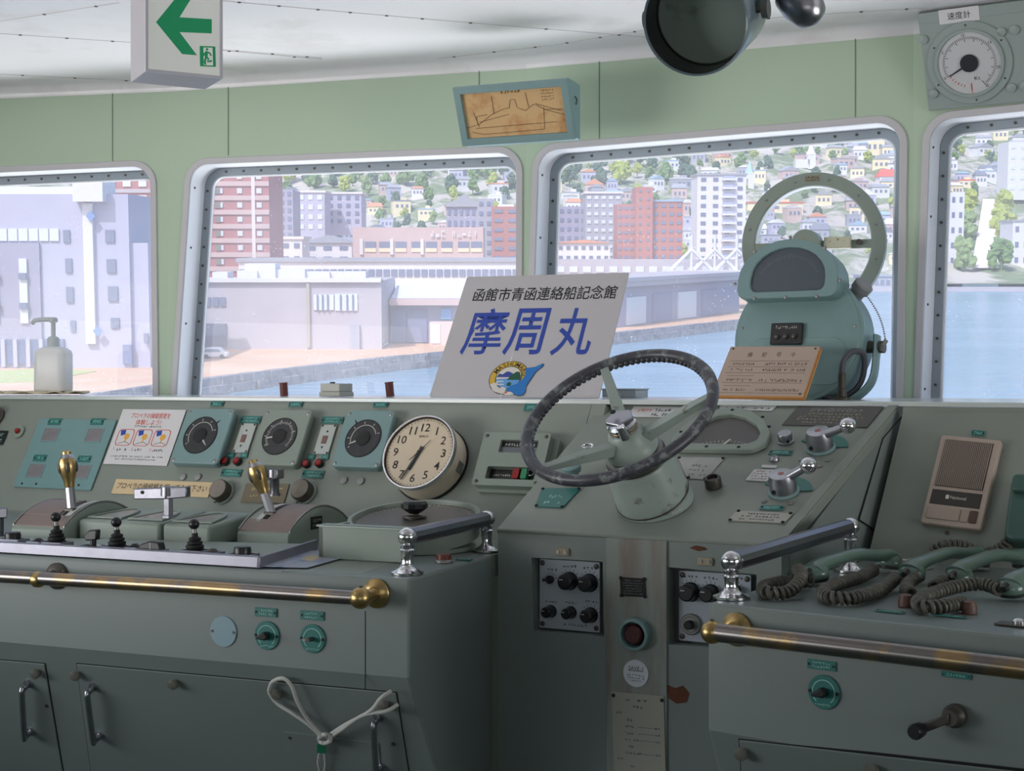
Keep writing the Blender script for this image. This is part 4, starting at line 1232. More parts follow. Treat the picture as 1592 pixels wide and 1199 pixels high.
# --- white indicator strips with red push buttons
for i, (q, win, pls, btn, lab) in enumerate((
    ([(378, 659), (401, 660), (385, 705), (362, 704)], (380, 683), [(390, 653, 31, 11), (359, 708.5, 11, 8), (380, 708.5, 11, 8), (360, 736, 31, 12)], [(352, 719), (371, 719)], 'white indicator strip with two red buttons between the teal and grey-green gauges'),
    ([(503, 661), (526, 662), (510, 708), (487, 706)], (506, 685), [(517, 654, 33, 11), (484, 711, 11, 8), (506, 711, 11, 8), (487, 738, 33, 12)], [(478, 723), (498, 722)], 'white indicator strip with two red buttons left of the teal gauge by the clock'))):
    mx, w, h = LP.quad(q)
    a, b = LP.pix(sum(p[0] for p in q) / 4, sum(p[1] for p in q) / 4)
    t = thing('indicator_strip', lab, 'indicator', LP.M(a, b))
    obj('backing', MB().prism(rrect(w, h, .004, 3), 0, .004), mat('strip_grey', srgb(178, 184, 180), .5), t, bevel=.001)
    x, y = lxy(t, LP, *win)
    obj('window', MB().box((x, y, .0045), (.016, .024, .002)), mat('strip_window', srgb(120, 88, 80), .4), t)
    obj('marks', MB().prism([(-.004, -.003), (.004, -.003), (0, .004)], .004, .0047, T(x + .002, y + .026, 0)).prism([(-.004, .003), (.004, .003), (0, -.004)], .004, .0047, T(x - .001, y - .024, 0)), ink, t, smooth=False)
    for sx in (-1, 1):
        for sy in (-1, 1): screw(t, sx * w * .4, sy * h * .46, .003, .0035, darkmetal)
    for px, py, pw, ph in pls: plate_at(t, LP, px, py, pw, ph, 2 if pw > 20 else 1, screws=pw > 20)
    for px, py in btn:
        x, y = lxy(t, LP, px, py)
        bt = obj('push_button', MB().lathe([(.0125, 0), (.0125, .010), (.0105, .012), (.0105, .008)], 22, T(x, y, 0)), black, t)
        obj('lens', MB().lathe([(.0098, .009), (.0098, .012), (.007, .0145)], 20, T(x, y, 0)), redlens, bt)

# --- teal four-window panel, red lamp, black knob at the left edge
q = [(62, 652), (183, 653), (141, 761), (21, 759)]
a, b = LP.pix(sum(p[0] for p in q) / 4, sum(p[1] for p in q) / 4)
mx, w, h = LP.quad(q)
t = thing('four_window_indicator', 'flat teal panel with four small square windows at the left', 'indicator', LP.M(a, b))
obj('backing', MB().prism(rrect(w, h, .003, 3), 0, .004), teal2, t, bevel=.001)
for (wx, wy), (nx, ny) in (((80, 677), (87, 657)), ((148, 678), (153, 657)), ((57, 733), (64, 713.5)), ((128, 735), (133, 715))):
    x, y = lxy(t, LP, wx, wy)
    f_ = obj('window', MB().ring(rrect(.066, .048, .001, 1), rrect(.060, .042, .001, 1), .003, .0052, T(x, y, 0)), teal, t, smooth=False)
    obj('pane', MB().box((0, 0, .0035), (.060, .042, .002)), mat('indicator_pane', srgb(128, 124, 128), .25, noise=.25, scale=40), f_, T(x, y, 0))
    x, y = lxy(t, LP, nx, ny)
    nameplate(t, x, y, .052, .022, .004, 1)
for px, py in ((36, 753), (58, 753.5), (103, 755), (124, 755.5)):
    x, y = lxy(t, LP, px, py); screw(t, x, y, .003, .004, blackm)
t = thing('indicator_lamp', 'small round red lamp at the left end of the panel', 'lamp', LP.at(30, 672))
obj('bezel', MB().lathe([(.021, 0), (.021, .003), (.012, .005), (.010, .005)], 28), greygreen, t)
obj('lens', MB().sphere((0, 0, .008), .009), redlens, t)
t = thing('rotary_switch', 'big black round knob cut off by the left edge of the picture', 'knob', LP.at(-6, 649))
obj('base', MB().lathe([(.034, 0), (.034, .006), (.028, .009)], 30), darkmetal, t)
obj('cap', MB().lathe([(.022, .006), (.026, .014), (.026, .034), (.020, .040)], 30), black, t, bevel=.001)
plate_at(t, LP, -2, 681, 22, 22, 2, m=blackm)

# --- notice with red lettering, beige strip, brown plate
q = [(192, 637), (289, 637), (260, 725), (160, 721)]
mx, w, h = LP.quad(q)
a, b = LP.pix(sum(p[0] for p in q) / 4, sum(p[1] for p in q) / 4)
t = thing('notice_sheet', 'white notice with red lettering and three little pictures, left of the gauges', 'notice', LP.M(a, b))
obj('sheet', MB().box((0, 0, .0006), (w, h, .0012)), paper, t, smooth=False)
zt = .0015
text('プロペラの操縦感覚を', red, t, -.004, h * .385, zt, w * .62, h * .10, thick=.005)
text('体験しよう!', red, t, -.004, h * .265, zt, w * .40, h * .10, thick=.005)
ob_ = MB(); sl = MB(); hd = MB(); ls = MB()
pf = mat('drawn_hand', srgb(226, 168, 70), .7)
for i in (-1, 0, 1):
    X = i * w * .285 - .005
    ob_.ring(rrect(w * .255, h * .30, .012, 4, X, -h * .015), rrect(w * .235, h * .28, .011, 4, X, -h * .015), .0013, .0016)
    sl.prism([(X - w * .10, h * .11), (X - w * .02, h * .12), (X - w * .01, h * .04), (X - w * .075, h * .01)], .0013, .0016)
    hd.prism(circ(w * .042, 16, X + w * .025, h * .0, h * .055), .0013, .0017)
    hd.prism([(X + w * .01, -h * .05), (X + w * .03, -h * .05), (X + w * .02, -h * .11), (X + w * .008, -h * .11)], .0013, .0016)
    ls.tube([(X - w * .08, -h * .13, zt), (X + w * .02, -h * .09, zt), (X + w * .10, -h * .13, zt)], .0007, 4)
obj('picture_frames', ob_, red, t, smooth=False); obj('picture_sleeves', sl, blue, t, smooth=False)
obj('picture_hands', hd, pf, t, smooth=False); obj('picture_lines', ls, ink, t)
for i, s in ((-1, '1.'), (0, '2.'), (1, '3.')):
    text(s, red, t, i * w * .285 - w * .12, -h * .225, zt, None, h * .05)
sm = MB(); strokes(sm, -w * .22, w * .22, h * .185, h * .038, 15, zt, rd1)
for i in (-1, 0, 1): strokes(sm, i * w * .285 - w * .09, i * w * .285 + w * .08, -h * .235, h * .05, 4 if i < 1 else 6, zt, rd1)
strokes(sm, -w * .42, w * .40, -h * .355, h * .032, 34, zt, rd1); strokes(sm, -w * .34, w * .30, -h * .405, h * .032, 26, zt, rd1)
obj('small_lettering', sm, ink, t, smooth=False)
q = [(180, 745), (331, 751), (324, 774), (175, 768)]
mx, w, h = LP.quad(q)
t = thing('paper_strip', 'beige paper strip with black handwriting under the notice', 'notice', mx)
obj('sheet', MB().box((0, 0, .0006), (w, h, .0012)), beige, t, smooth=False)
text('プロペラの操縦桿を握ってみて下さい', ink, t, 0, h * .06, .0015, w * .93, h * .44, thick=.006, shear=.1)
q = [(384, 752), (453, 753), (440, 783), (374, 782)]
mx, w, h = LP.quad(q)
t = thing('engraved_plate', 'dull brown plate with gold lettering behind the second brass lever', 'plate', mx)
obj('plate', MB().box((0, 0, .001), (w, h, .002)), mat('bronze_plate', srgb(120, 110, 92), .4, .4), t, bevel=.0006)
gs = MB(); strokes(gs, -w * .35, w * .4, h * .2, h * .2, 6, .0022, rd1); strokes(gs, -w * .4, w * .4, -h * .15, h * .12, 12, .0022, rd1)
obj('lettering', gs, mat('gold_lettering', srgb(200, 180, 110), .5), t, smooth=False)

# --- wall clock
CD = .075
a, b = LP.pix(651, 703, CD)
t = thing('clock', 'round cream clock with black numerals and a chrome rim on the sloping panel', 'clock', LP.M(a, b))
rk_ = 57.5 * scale_at(LP.P(a, b, CD)) * 1.11
obj('gasket', MB().lathe([(rk_ * 1.02, .0), (rk_ * 1.02, .006), (rk_ * .98, .006)], 48), blackm, t)
obj('case', MB().lathe([(rk_ * .985, .004), (rk_ * .985, CD - .02), (rk_ * .96, CD - .010), (rk_ * .9, CD - .009)], 48), cream, t)
obj('rim', MB().lathe([(rk_ * .93, CD - .014), (rk_ * .985, CD - .012), (rk_ * 1.0, CD - .004), (rk_ * .985, CD + .003), (rk_ * .95, CD + .003), (rk_ * .935, CD - .004)], 56, None, False), chrome, t)
obj('rim_seal', MB().ring(circ(rk_ * .945, 48), circ(rk_ * .92, 48), CD - .004, CD - .001), blackm, t)
fc = obj('face', MB().lathe([(rk_ * .935, CD - .006), (rk_ * .935, CD - .005)], 48), clockf, t)
for i in range(1, 13):
    an = R(90 - 30 * i)
    text(str(i), ink, fc, rk_ * .68 * cos(an), rk_ * .68 * sin(an), CD - .0042, None, rk_ * .215, name='numeral', thick=.005)
mk = MB()
for i in range(60):
    an = R(6 * i)
    mk.box((0, 0, CD - .0043), (rk_ * (.035 if i % 5 else .06), rk_ * .010, .0003), T(rk_ * .875 * cos(an), rk_ * .875 * sin(an), 0) @ M4.Rotation(an, 4, 'Z'))
obj('minute_marks', mk, ink, fc, smooth=False)
text('SEIKO', ink, fc, 0, rk_ * .44, CD - .0042, rk_ * .26, rk_ * .055, name='maker_name', thick=.005)
for nm, L, wd_, an, z_ in (('hour_hand', .50, .05, 197, 0), ('minute_hand', .80, .035, 202, .002)):
    A = R(90 - an)
    obj(nm, MB().prism([(-rk_ * .16, -rk_ * wd_), (rk_ * L, -rk_ * wd_ * .6), (rk_ * L, rk_ * wd_ * .6), (-rk_ * .16, rk_ * wd_)], CD - .003 + z_, CD - .002 + z_, M4.Rotation(A, 4, 'Z')), mat('clock_hand', srgb(58, 66, 64), .4), t, smooth=False)
obj('second_hand', MB().prism([(-rk_ * .3, -rk_ * .012), (rk_ * .42, -rk_ * .008), (rk_ * .42, rk_ * .008), (-rk_ * .3, rk_ * .012)], CD + .001, CD + .0015, M4.Rotation(R(50), 4, 'Z')).lathe([(rk_ * .04, CD - .002), (rk_ * .04, CD + .002)], 16), mat('clock_hand', (0, 0, 0)), t, smooth=False)
obj('glass', MB().lathe([(rk_ * .93, CD + .002), (rk_ * .6, CD + .0032)], 48), clear, t)
obj('side_tag', MB().box((rk_ * .985, -rk_ * .18, CD * .35), (.003, .030, .024)), steel, t)

# --- grey-green instrument box with red and green knobs, right of the clock
CB = .04
q = [(752, 662), (864, 664), (836, 770), (727, 757)]
a, b = LP.pix(795, 714, CB)
w = 112 * scale_at(LP.P(a, b)) * 1.05; h = .150
t = thing('control_box', 'boxy grey-green control unit right of the clock, red and green knobs inside', 'control unit', LP.M(a, b))
obj('base', MB().prism(rrect(w * 1.06, h * 1.05, .008, 4, w * .05, -h * .03), 0, .016), greygreen, t, bevel=.002)
bx = holed(rrect(w, h, .010, 4), [rrect(w * .56, h * .24, .003, 2, w * .06, h * .24)[::1], rrect(w * .72, h * .23, .003, 2, w * .04, -h * .26)], CB)
skin_ring(bx, rrect(w, h, .010, 4), CB, .012)
skin_ring(bx, rrect(w * .56, h * .24, .003, 2, w * .06, h * .24), CB, CB - .012)
skin_ring(bx, rrect(w * .72, h * .23, .003, 2, w * .04, -h * .26), CB, CB - .022)
obj('cover', bx, greygreen, t, angle=30)
d1_ = obj('display', MB().box((w * .06, h * .24, CB - .011), (w * .56, h * .24, .002)), black, t)
obj('display_bar', MB().box((w * .06, h * .195, CB - .0095), (w * .56, h * .11, .001)), mat('display_grey', srgb(104, 108, 114), .4), d1_)
sb = MB(); strokes(sb, -w * .17, w * .28, h * .30, h * .06, 11, CB - .0098, rd1); obj('lettering', sb, dialmark, d1_, smooth=False)
d2_ = obj('switch_tray', MB().box((w * .04, -h * .26, CB - .021), (w * .72, h * .23, .002)), black, t)
sb = MB(); strokes(sb, -w * .26, w * .36, -h * .335, h * .03, 22, CB - .0198, rd1); strokes(sb, -w * .26, w * .0, -h * .25, h * .04, 8, CB - .0198, rd1); obj('lettering', sb, dialmark, d2_, smooth=False)
obj('red_knob', MB().prism(rrect(.018, .028, .004, 3, w * .10, -h * .25), CB - .021, CB - .004), redlens, t)
obj('green_knob', MB().prism(rrect(.016, .028, .004, 3, w * .22, -h * .25), CB - .021, CB - .004), mat('green_knob', srgb(40, 130, 90), .35), t)
tr_ = MB().tube([(w * .30 + .009 * cos(R(30 * i)), -h * .20 + .009 * sin(R(30 * i)), CB - .012) for i in range(12)], .0018, 6, True)
obj('toggle_ring', tr_, chrome, t)
for sx in (-1, 1):
    for sy in (-1, 1): screw(t, sx * w * .44, sy * h * .43, CB, .005, darkmetal)
plate_at(t, LP, 829, 634, 27, 11, 1, screws=False); plate_at(t, LP, 898, 696, 18, 12, 1, screws=False)
# round blank plugs and grey horn knobs under the gauges
for i, (px, py) in enumerate(((285, 742), (308, 742), (535, 747), (561, 748.5))):
    lab = 'round grey blanking plug under the teal gauge by the notice' if i < 2 else 'round grey blanking plug under the teal gauge by the clock'
    lab += (', left one of its pair', ', right one of its pair')[i % 2]
    tag(obj('blanking_plug', MB().lathe([(.0105, 0), (.0105, .003), (.009, .004)], 24), mat('plug_grey', srgb(150, 150, 150), .5), None, LP.at(px, py, .001)), lab, 'plug', 'blanking plugs on the left panel')
for i, (px, py) in enumerate(((343, 765), (470, 765))):
    t = thing('round_grille', ('round grey-brown buzzer left of the second brass lever', 'round grey-brown buzzer right of the second brass lever')[i], 'buzzer', LP.at(px + 5, py + 2), 'buzzers under the gauges')
    obj('flange', MB().lathe([(.036, 0), (.036, .004), (.034, .006)], 36), greygreen, t)
    obj('drum', MB().lathe([(.031, .003), (.031, .026), (.028, .031), (.025, .0305)], 36), darkmetal, t)
    obj('disc', MB().lathe([(.027, .029), (.027, .0315), (.0, .033)], 36), mat('felt_brown', srgb(134, 126, 116), .8, noise=.2, scale=60), t)
    obj('set_screw', MB().sphere((-.006, -.033, .018), .006), steel, t)
# ================================================================== on the left desk
def desk(px, py): return LD.at(px, py)
def dl(o, px, py, z=0.0): return lxy(o, LD, px, py, z)
# --- pitch lever units: half-drum housings with a brass-handled lever
def lever_unit(px, py, wpx, slot, top, label, dark_plate):
    t = thing('lever_unit', label, 'control lever', desk(px, py))
    k = scale_at(t.matrix_world.translation)
    w = wpx * k * 1.08; dpt = .30; zmax = .085
    def arc(f): return .024 + zmax * sin(pi * min(1, .08 + f * .92)) ** .8 if f < 1 else .024
    prof = [(0, 0), (0, .026)] + [(dpt * (.02 + .96 * i / 16), .026 + (zmax - .026) * sin(pi * (.02 + .96 * i / 16)) ** .75 + .026 * 0) for i in range(17)] + [(dpt, .026), (dpt, 0)]
    S = M4(((0, 0, 1, 0), (1, 0, 0, 0), (0, 1, 0, 0), (0, 0, 0, 1)))      # profile (y,z) swept along x
    obj('housing', MB().prism(prof, -w / 2, w / 2, S), greygreen, t, bevel=.003)
    pts = [p for p in prof[2:-2]]
    def strip(name, x0, x1, f0, f1, lift, m):
        sel = pts[int(f0 * 16):int(f1 * 16) + 1]
        mb = MB(); n = len(sel)
        vs = [(x0, y, z + lift) for y, z in sel] + [(x1, y, z + lift) for y, z in sel]
        vs += [(x0, y, z) for y, z in sel] + [(x1, y, z) for y, z in sel]
        fs = [(i, i + n, i + n + 1, i + 1) for i in range(n - 1)]
        fs += [(2 * n + i, i, i + 1, 2 * n + i + 1) for i in range(n - 1)] + [(n + i, 3 * n + i, 3 * n + i + 1, n + i + 1) for i in range(n - 1)]
        fs += [(0, 2 * n, 3 * n, n), (n - 1, 2 * n - 1, 4 * n - 1, 3 * n - 1)]
        mb.add(vs, fs)
        return obj(name, mb, m, t)
    sx = slot * w
    a0, a1 = (sx + w * .09, w * .47) if slot < 0 else (-w * .47, sx - w * .09)
    strip('brown_cover', a0, a1, .16, .56, .004, brownp)
    strip('front_cover', -w * .46, w * .46, .0, .14, .003, brownp)
    strip('slot', sx - w * .035, sx + w * .035, .1, .95, .002, blackm)
    sc_ = strip('slot_scale', *((sx - w * .14, sx - w * .045) if slot < 0 else (sx + w * .045, sx + w * .14)), .12, .9, .003, mat('scale_white', srgb(190, 190, 188), .5))
    strip('edge_trim', -w * .5, -w * .475, 0, 1, .0045, steel); strip('edge_trim', w * .475, w * .5, 0, 1, .0045, steel)
    if dark_plate:
        p_ = obj('side_plate', MB().box((0, 0, 0), (.002, .052, .030)), blackm, t, T(w / 2 + .001, dpt * .42, .048))
        sm_ = MB(); strokes(sm_, -.02, .02, .006, .008, 6, 0, rd1); strokes(sm_, -.018, .014, -.006, .007, 5, 0, rd1)
        obj('lettering', MB().add([(.0014, v[0], v[1]) for v in sm_.v], sm_.f), dialmark, p_, smooth=False)
    # lever
    base = V((sx, dpt * .26, .066))
    wb = t.matrix_world @ base
    bp_ = proj(wb)
    tp = t.matrix_world.inverted() @ (wb + V((1, 0, 0)) * ((top[0] - bp_[0]) * scale_at(wb)) + UP * ((bp_[1] - top[1]) * scale_at(wb)))
    d = (tp - base); L = d.length; d.normalize()
    q = d.to_track_quat('Z', 'Y').to_matrix().to_4x4(); q.translation = base
    lv = obj('lever', MB().lathe([(.013, -.02), (.0125, .0), (.0112, L * .50)], 8, q, True), chromer, t, smooth=False)
    obj('lever_boot', MB().box((base.x, base.y, base.z + .004), (.030, .030, .012)), darkmetal, t, bevel=.002)
    obj('brass_handle', MB().lathe([(.0115, L * .40), (.013, L * .45), (.0135, L * .50), (.019, L * .60), (.0225, L * .72), (.0225, L * .80), (.0185, L * .88)], 24, q), brassb, lv)
    sl = MB()
    for i in range(5):
        an = 2 * pi * i / 5 + .3
        sl.sphere((.0205 * cos(an), .0205 * sin(an), L * .73), .0075, 12, 8, q, (.75, .75, 1.9))
    obj('handle_slot', sl, darkmetal, lv)
    obj('handle_collar', MB().lathe([(.0186, L * .875), (.0145, L * .93), (.0125, L * .945)], 22, q), chromer, lv)
    obj('push_cap', MB().lathe([(.0115, L * .94), (.0115, L * .985), (.0095, L), (.006, L), (.005, L * .99)], 20, q), brassb, lv)
    return t
lever_unit(408, 850, 88, -.16, (393, 715), 'half-drum lever unit with an upright brass handle, right of the glass-topped boxes', True)
lever_unit(57, 841, 94, .28, (103, 701), 'half-drum lever unit with a brass handle, in front of the teal four-window panel', False)

# --- glass-topped indicator boxes between the levers
def topbox(corner, wpx, hpx, depth, label, secs):
    a_, b_ = LD.pix(57, 841)
    t = thing('glass_topped_box', label, 'indicator', LD.M(a_ + corner[0], b_ + corner[1]))
    k = scale_at(t.matrix_world.translation)
    w = wpx; h = hpx * k
    hb_ = h * .95
    obj('case', MB().add([(-w / 2, 0, 0), (w / 2, 0, 0), (w / 2, depth, 0), (-w / 2, depth, 0), (-w / 2, 0, hb_), (w / 2, 0, hb_), (w / 2, depth, h * 1.25), (-w / 2, depth, h * 1.25)],
        [(3, 2, 1, 0), (4, 5, 6, 7), (0, 1, 5, 4), (1, 2, 6, 5), (2, 3, 7, 6), (3, 0, 4, 7)]), greygreen, t, bevel=.008, seg=3)
    sl = atan2(h * 1.25 - hb_, depth)
    for c in secs:
        X = c * w
        mm = T(X, depth * .12, hb_ + .0015 + depth * .12 * tan(sl)) @ M4.Rotation(sl, 4, 'X')
        ww = w / len(secs) * .84
        out = sector(0.0, 1, 22, 158, 18); out = [(p[0] * ww * .54, (p[1] - .374) * depth * 1.05 + .0) for p in out[:19]]
        fr_ = obj('window_rim', MB().ring(out, inset(out, .006)[:len(out)], 0, .004, mm), greygreen, t)
        obj('scale', MB().prism(inset(out, .007), .0003, .0008, mm), mat('indicator_scale', srgb(170, 166, 158), .5, noise=.25, scale=40), fr_)
        obj('glass', MB().prism(inset(out, .006), .0025, .003, mm), clear, fr_)
    return t
topbox((.213, .045), .245, 34, .20, 'left glass-topped grey-green box between the two brass levers', (-.25, .25))
topbox((.412, .045), .136, 34, .20, 'right glass-topped grey-green box beside the second brass lever', (0,))

# --- chrome clamp levers
def clamp(px, py, z0, toppy, armpx, label, big=True, rot=0.0):
    t = thing('clamp_lever', label, 'clamp lever', LD.M(*LD.pix(px, py, z0), z0, rot))
    k = scale_at(t.matrix_world.translation)
    h = (py - toppy) * k; a = armpx * k
    obj('post', MB().lathe([(.016, 0), (.016, .006), (.0125, .007), (.0125, h * .62), (.014, h * .66)], 6 if big else 20), clampc, t, smooth=not big)
    obj('neck', MB().lathe([(.009, h * .60), (.013, h * .70), (.016, h * .74)], 20), darkmetal, t)
    obj('head', MB().lathe([(.019, h * .70), (.019, h * .98), (.016, h)], 24), clampc, t)
    for sg, L, dz in ((-1, a * .62, -.004), (1, a * .38, .004)):
        ar = MB().hexa([(0, -.013, h * .60), (sg * L, -.011, h * .62 + dz), (sg * L, .011, h * .62 + dz), (0, .013, h * .60)][::sg], [(0, -.013, h * .97), (sg * L, -.011, h * .96 + dz), (sg * L, .011, h * .96 + dz), (0, .013, h * .97)][::sg])
        obj('arm', ar, clampc, t, bevel=.0025)
    obj('grub_screw', MB().cyl((-a * .45, -.0135, h * .80), (-a * .45, -.009, h * .80), .0045, seg=10), blackm, t)
    return t
clamp(262, 806, .064, 757, 92, 'bright chrome clamp lever standing on the glass-topped boxes', True, .12)
clamp(270, 772, .05, 725, 52, 'smaller chrome clamp lever behind the big one', False, .5)
clamp(427, 772, .085, 730, 44, 'chrome clamp lever right of the second brass lever', False, -.4)
clamp(-2, 836, .0, 790, 52, 'chrome clamp lever at the left edge beside the first lever unit', True, -.5)

# --- aluminium tray with switches along the front of the desk
t = thing('switch_tray', 'long raised aluminium tray of switches along the front edge of the left desk', 'switch tray', LD.at(200, 868))
inv4 = t.matrix_world.inverted()
def dp(px, py, z=0): return inv4 @ LD.P(*LD.pix(px, py, z), z)
zt_ = 17 * scale_at(t.matrix_world.translation)
A_, B_, C_ = dp(-60, 857), dp(404, 885), dp(494, 856)
mb = MB()
def rail(mb, p, q, wd, h0, h1):
    d = (q - p); d.z = 0; d.normalize(); nn = V((-d.y, d.x, 0)) * wd
    mb.hexa([V((p.x, p.y, h0)), V((q.x, q.y, h0)), V((q.x + nn.x, q.y + nn.y, h0)), V((p.x + nn.x, p.y + nn.y, h0))],
            [V((p.x, p.y, h1)), V((q.x, q.y, h1)), V((q.x + nn.x, q.y + nn.y, h1)), V((p.x + nn.x, p.y + nn.y, h1))])
rail(mb, A_, B_, .02, 0.0005, zt_)
obj('front_bar', mb, alu, t, bevel=.0015)
mb = MB(); rail(mb, B_, C_, .008, 0.0005, zt_); obj('end_bar', mb, alu, t, bevel=.0015)
mb = MB(); q_ = [A_ + V((0, .02, 0)), B_ + V((-.004, .02, 0)), C_ + V((-.01, 0, 0)), dp(-60, 842)]
mb.hexa([V((p.x, p.y, .0005)) for p in q_], [V((p.x, p.y, zt_ * .55)) for p in q_]); obj('tray_plate', mb, greygreen, t, smooth=False)
# switch plates: small framed squares
def swplate(px, py, wpx, dep, name, label, group=None):
    u = thing(name, label, 'switch', LD.M(*LD.pix(px, py, zt_ * .56), zt_ * .56))
    k = scale_at(u.matrix_world.translation); w = wpx * k
    obj('frame', MB().ring(rrect(w, dep, .001, 1), rrect(w - .007, dep - .007, .001, 1), 0, .009), alu, u, bevel=.0008, smooth=False)
    obj('plate', MB().box((0, 0, .0015), (w - .006, dep - .006, .003)), greygreen, u, smooth=False)
    return u, w
JL = ['black ball-topped toggle lever with a rubber boot, left one of the three', 'black ball-topped toggle lever with a rubber boot, middle one of the three', 'black ball-topped toggle lever with a rubber boot, right one of the three']
for i, (px, py, ty) in enumerate(((88, 846), (183, 852), (304, 857)) and ((88, 849, 797), (182, 856, 805), (303, 862, 808))):
    u, w = swplate(px, py, 42, .046, 'toggle_lever', JL[i], 'ball-topped toggle levers on the tray')
    k = scale_at(u.matrix_world.translation); h = (py - ty) * k
    bt = MB()
    bt.lathe([(.021, .003), (.022, .010), (.018, .012), (.020, .014), (.020, .019), (.015, .021), (.017, .023), (.017, .027), (.012, .029), (.0135, .031), (.0135, .035), (.007, .038), (.0065, .046)], 24)
    obj('rubber_boot', bt, blackm, u)
    obj('stem', MB().cyl((0, 0, .04), (-.002, 0, h - .016), .005), steel, u)
    obj('ball', MB().sphere((-.002, 0, h - .0115), .0118, 24, 14), black, u)
for px, py, kind, lab in ((20, 844, 'round', 'short black rotary switch at the left end of the tray'), (60, 848, 'small', 'small black button between the left switch and the first ball lever'),
                          (145, 855, 'tee', 'black T-handled switch between the left and middle ball levers'), (236, 861, 'wide', 'wide black winged switch between the middle and right ball levers'),
                          (210, 857, 'small', 'small black button right of the middle ball lever'), (331, 865, 'brown', 'small brown button right of the third ball lever'), (377, 868, 'round', 'black ribbed rotary switch at the right end of the tray')):
    u, w = swplate(px, py, 44 if kind in ('round', 'wide', 'tee') else 26, .042, 'rotary_switch', lab)
    if kind == 'round':
        obj('knob', MB().lathe([(.019, .003), (.019, .018), (.017, .024), (.012, .0245)], 12), black, u, bevel=.001)
    elif kind in ('small', 'brown'):
        obj('button', MB().lathe([(.012, .003), (.012, .009), (.008, .014), (.005, .016)], 18), black if kind == 'small' else darkmetal, u)
    elif kind == 'tee':
        obj('stem', MB().cyl((0, 0, .003), (0, 0, .024), .007), black, u)
        obj('handle', MB().prism([(-.022, .030), (-.016, .019), (.014, .022), (.016, .046), (-.006, .044)], -.008, .008, M4.Rotation(pi / 2, 4, 'X')), black, u, bevel=.003)
    else:
        obj('handle', MB().prism([(-.032, .004), (-.024, .020), (.002, .028), (.026, .026), (.032, .004)], -.011, .011, M4.Rotation(pi / 2, 4, 'X')), black, u, bevel=.003)
        obj('pointer_line', MB().box((.004, -.0115, .015), (.0015, .001, .018)), dialmark, u)

# --- compass repeater dish with its rotating knob, and the box front
t = thing('compass_repeater', 'broad round compass repeater dish with a black hand knob, right of the lever unit', 'compass', LD.at(646, 853))
k = scale_at(t.matrix_world.translation); rr_ = 104 * k; zz_ = 34 * k
bt_ = M4.Translation((0, 0, rr_ * .178)) @ M4.Rotation(R(9), 4, 'X')        # the dish faces the helmsman
obj('bowl', MB().lathe([(rr_ * .96, -.004), (rr_ * .98, zz_ * .5), (rr_, zz_ * .86), (rr_ * .99, zz_), (rr_ * .93, zz_), (rr_ * .92, zz_ * .78)], 64, bt_), greygreen, t)
obj('plinth', MB().lathe([(rr_ * .90, 0), (rr_ * .90, rr_ * .06)], 48), greygreen, t)
obj('card', MB().lathe([(rr_ * .915, zz_ * .785), (rr_ * .915, zz_ * .80)], 64, bt_), mat('compass_card', srgb(110, 106, 100), .5, noise=.15, scale=20), t)
rs = MB()
for i in range(72):
    a = R(5 * i); rs.box((0, 0, zz_ * .81), (rr_ * (.05 if i % 2 else .09), .0015, .0006), bt_ @ T(rr_ * .83 * cos(a), rr_ * .83 * sin(a), 0) @ M4.Rotation(a, 4, 'Z'))
obj('card_marks', rs, dialmark, t, smooth=False)
obj('glass', MB().lathe([(rr_ * .925, zz_ * .9), (rr_ * .925, zz_ * .92)], 64, bt_), dish_glass, t)
bpx = (618 - 662) * 0
hk = (853 - 779) * k; kx = -2 * k
obj('spindle', MB().lathe([(.016, zz_ + .010), (.016, zz_ + .018), (.028, zz_ + .020), (.028, zz_ + .024), (.0105, zz_ + .027), (.0105, hk - .03)], 22, T(kx, 0, 0)), darkmetal, t)
kn = [(.010, hk - .032), (.020, hk - .026), (.031, hk - .018), (.032, hk - .008), (.026, hk - .002), (.012, hk)]
obj('hand_knob', MB().lathe(kn, 12, T(kx, 0, 0)), black, t, smooth=False)
t = thing('shelf_box', 'open grey-green box with a chipped top edge in front of the compass dish', 'box', LD.at(564, 873))
k = scale_at(t.matrix_world.translation); w = 158 * k; h = 53 * k
obj('front', MB().box((0, .006, h / 2), (w, .012, h)), greygreen, t, bevel=.0015)
obj('top_edge', MB().box((0, .02, h - .002), (w * 1.05, .044, .004)), mat('chipped_paint', srgb(166, 178, 168), .45, noise=.1, scale=40), t, bevel=.001)
obj('end', MB().box((-w / 2 + .006, .06, h * .48), (.012, .12, h * .94)), greygreen, t, bevel=.0015)
# --- leaflet, clip tray, red button, plates on the desk
q = [(470, 857), (566, 859), (478, 884), (398, 882)]
mx, w, h = LD.quad(q, .0025)
a, b = LD.pix(478, 870.5, .0025)
t = thing('leaflet', 'crumpled photo leaflet showing blue sea, lying on the desk by the tray corner', 'leaflet', LD.M(a, b, .0025))
pts = [V(LD.pix(*p, .0025)) - V((a, b)) for p in q]
obj('sheet', MB().prism([tuple(p) for p in pts], 0, .0008), mat('leaflet_print', srgb(168, 172, 186), .35, noise=.15, scale=14, speck=(srgb(96, 128, 170), 14, .50, .62)), t, smooth=False)
ctr = (pts[0] + pts[1] + pts[2] + pts[3]) / 4
obj('printed_picture', MB().prism([tuple(ctr + (p - ctr) * f + V((.004, .004))) for p, f in zip(pts, (.4, .2, .35, .2))], .0009, .0012), mat('printed_sand', srgb(196, 176, 130), .5), t, smooth=False)
t = thing('clip_tray', 'dark brown varnished pen tray with a clip, lying behind the leaflet', 'tray', LD.M(*LD.pix(592, 868, .0025), .0025, -.05))
k = scale_at(t.matrix_world.translation); w = 68 * k
brn = mat('varnished_brown', srgb(78, 54, 40), .3)
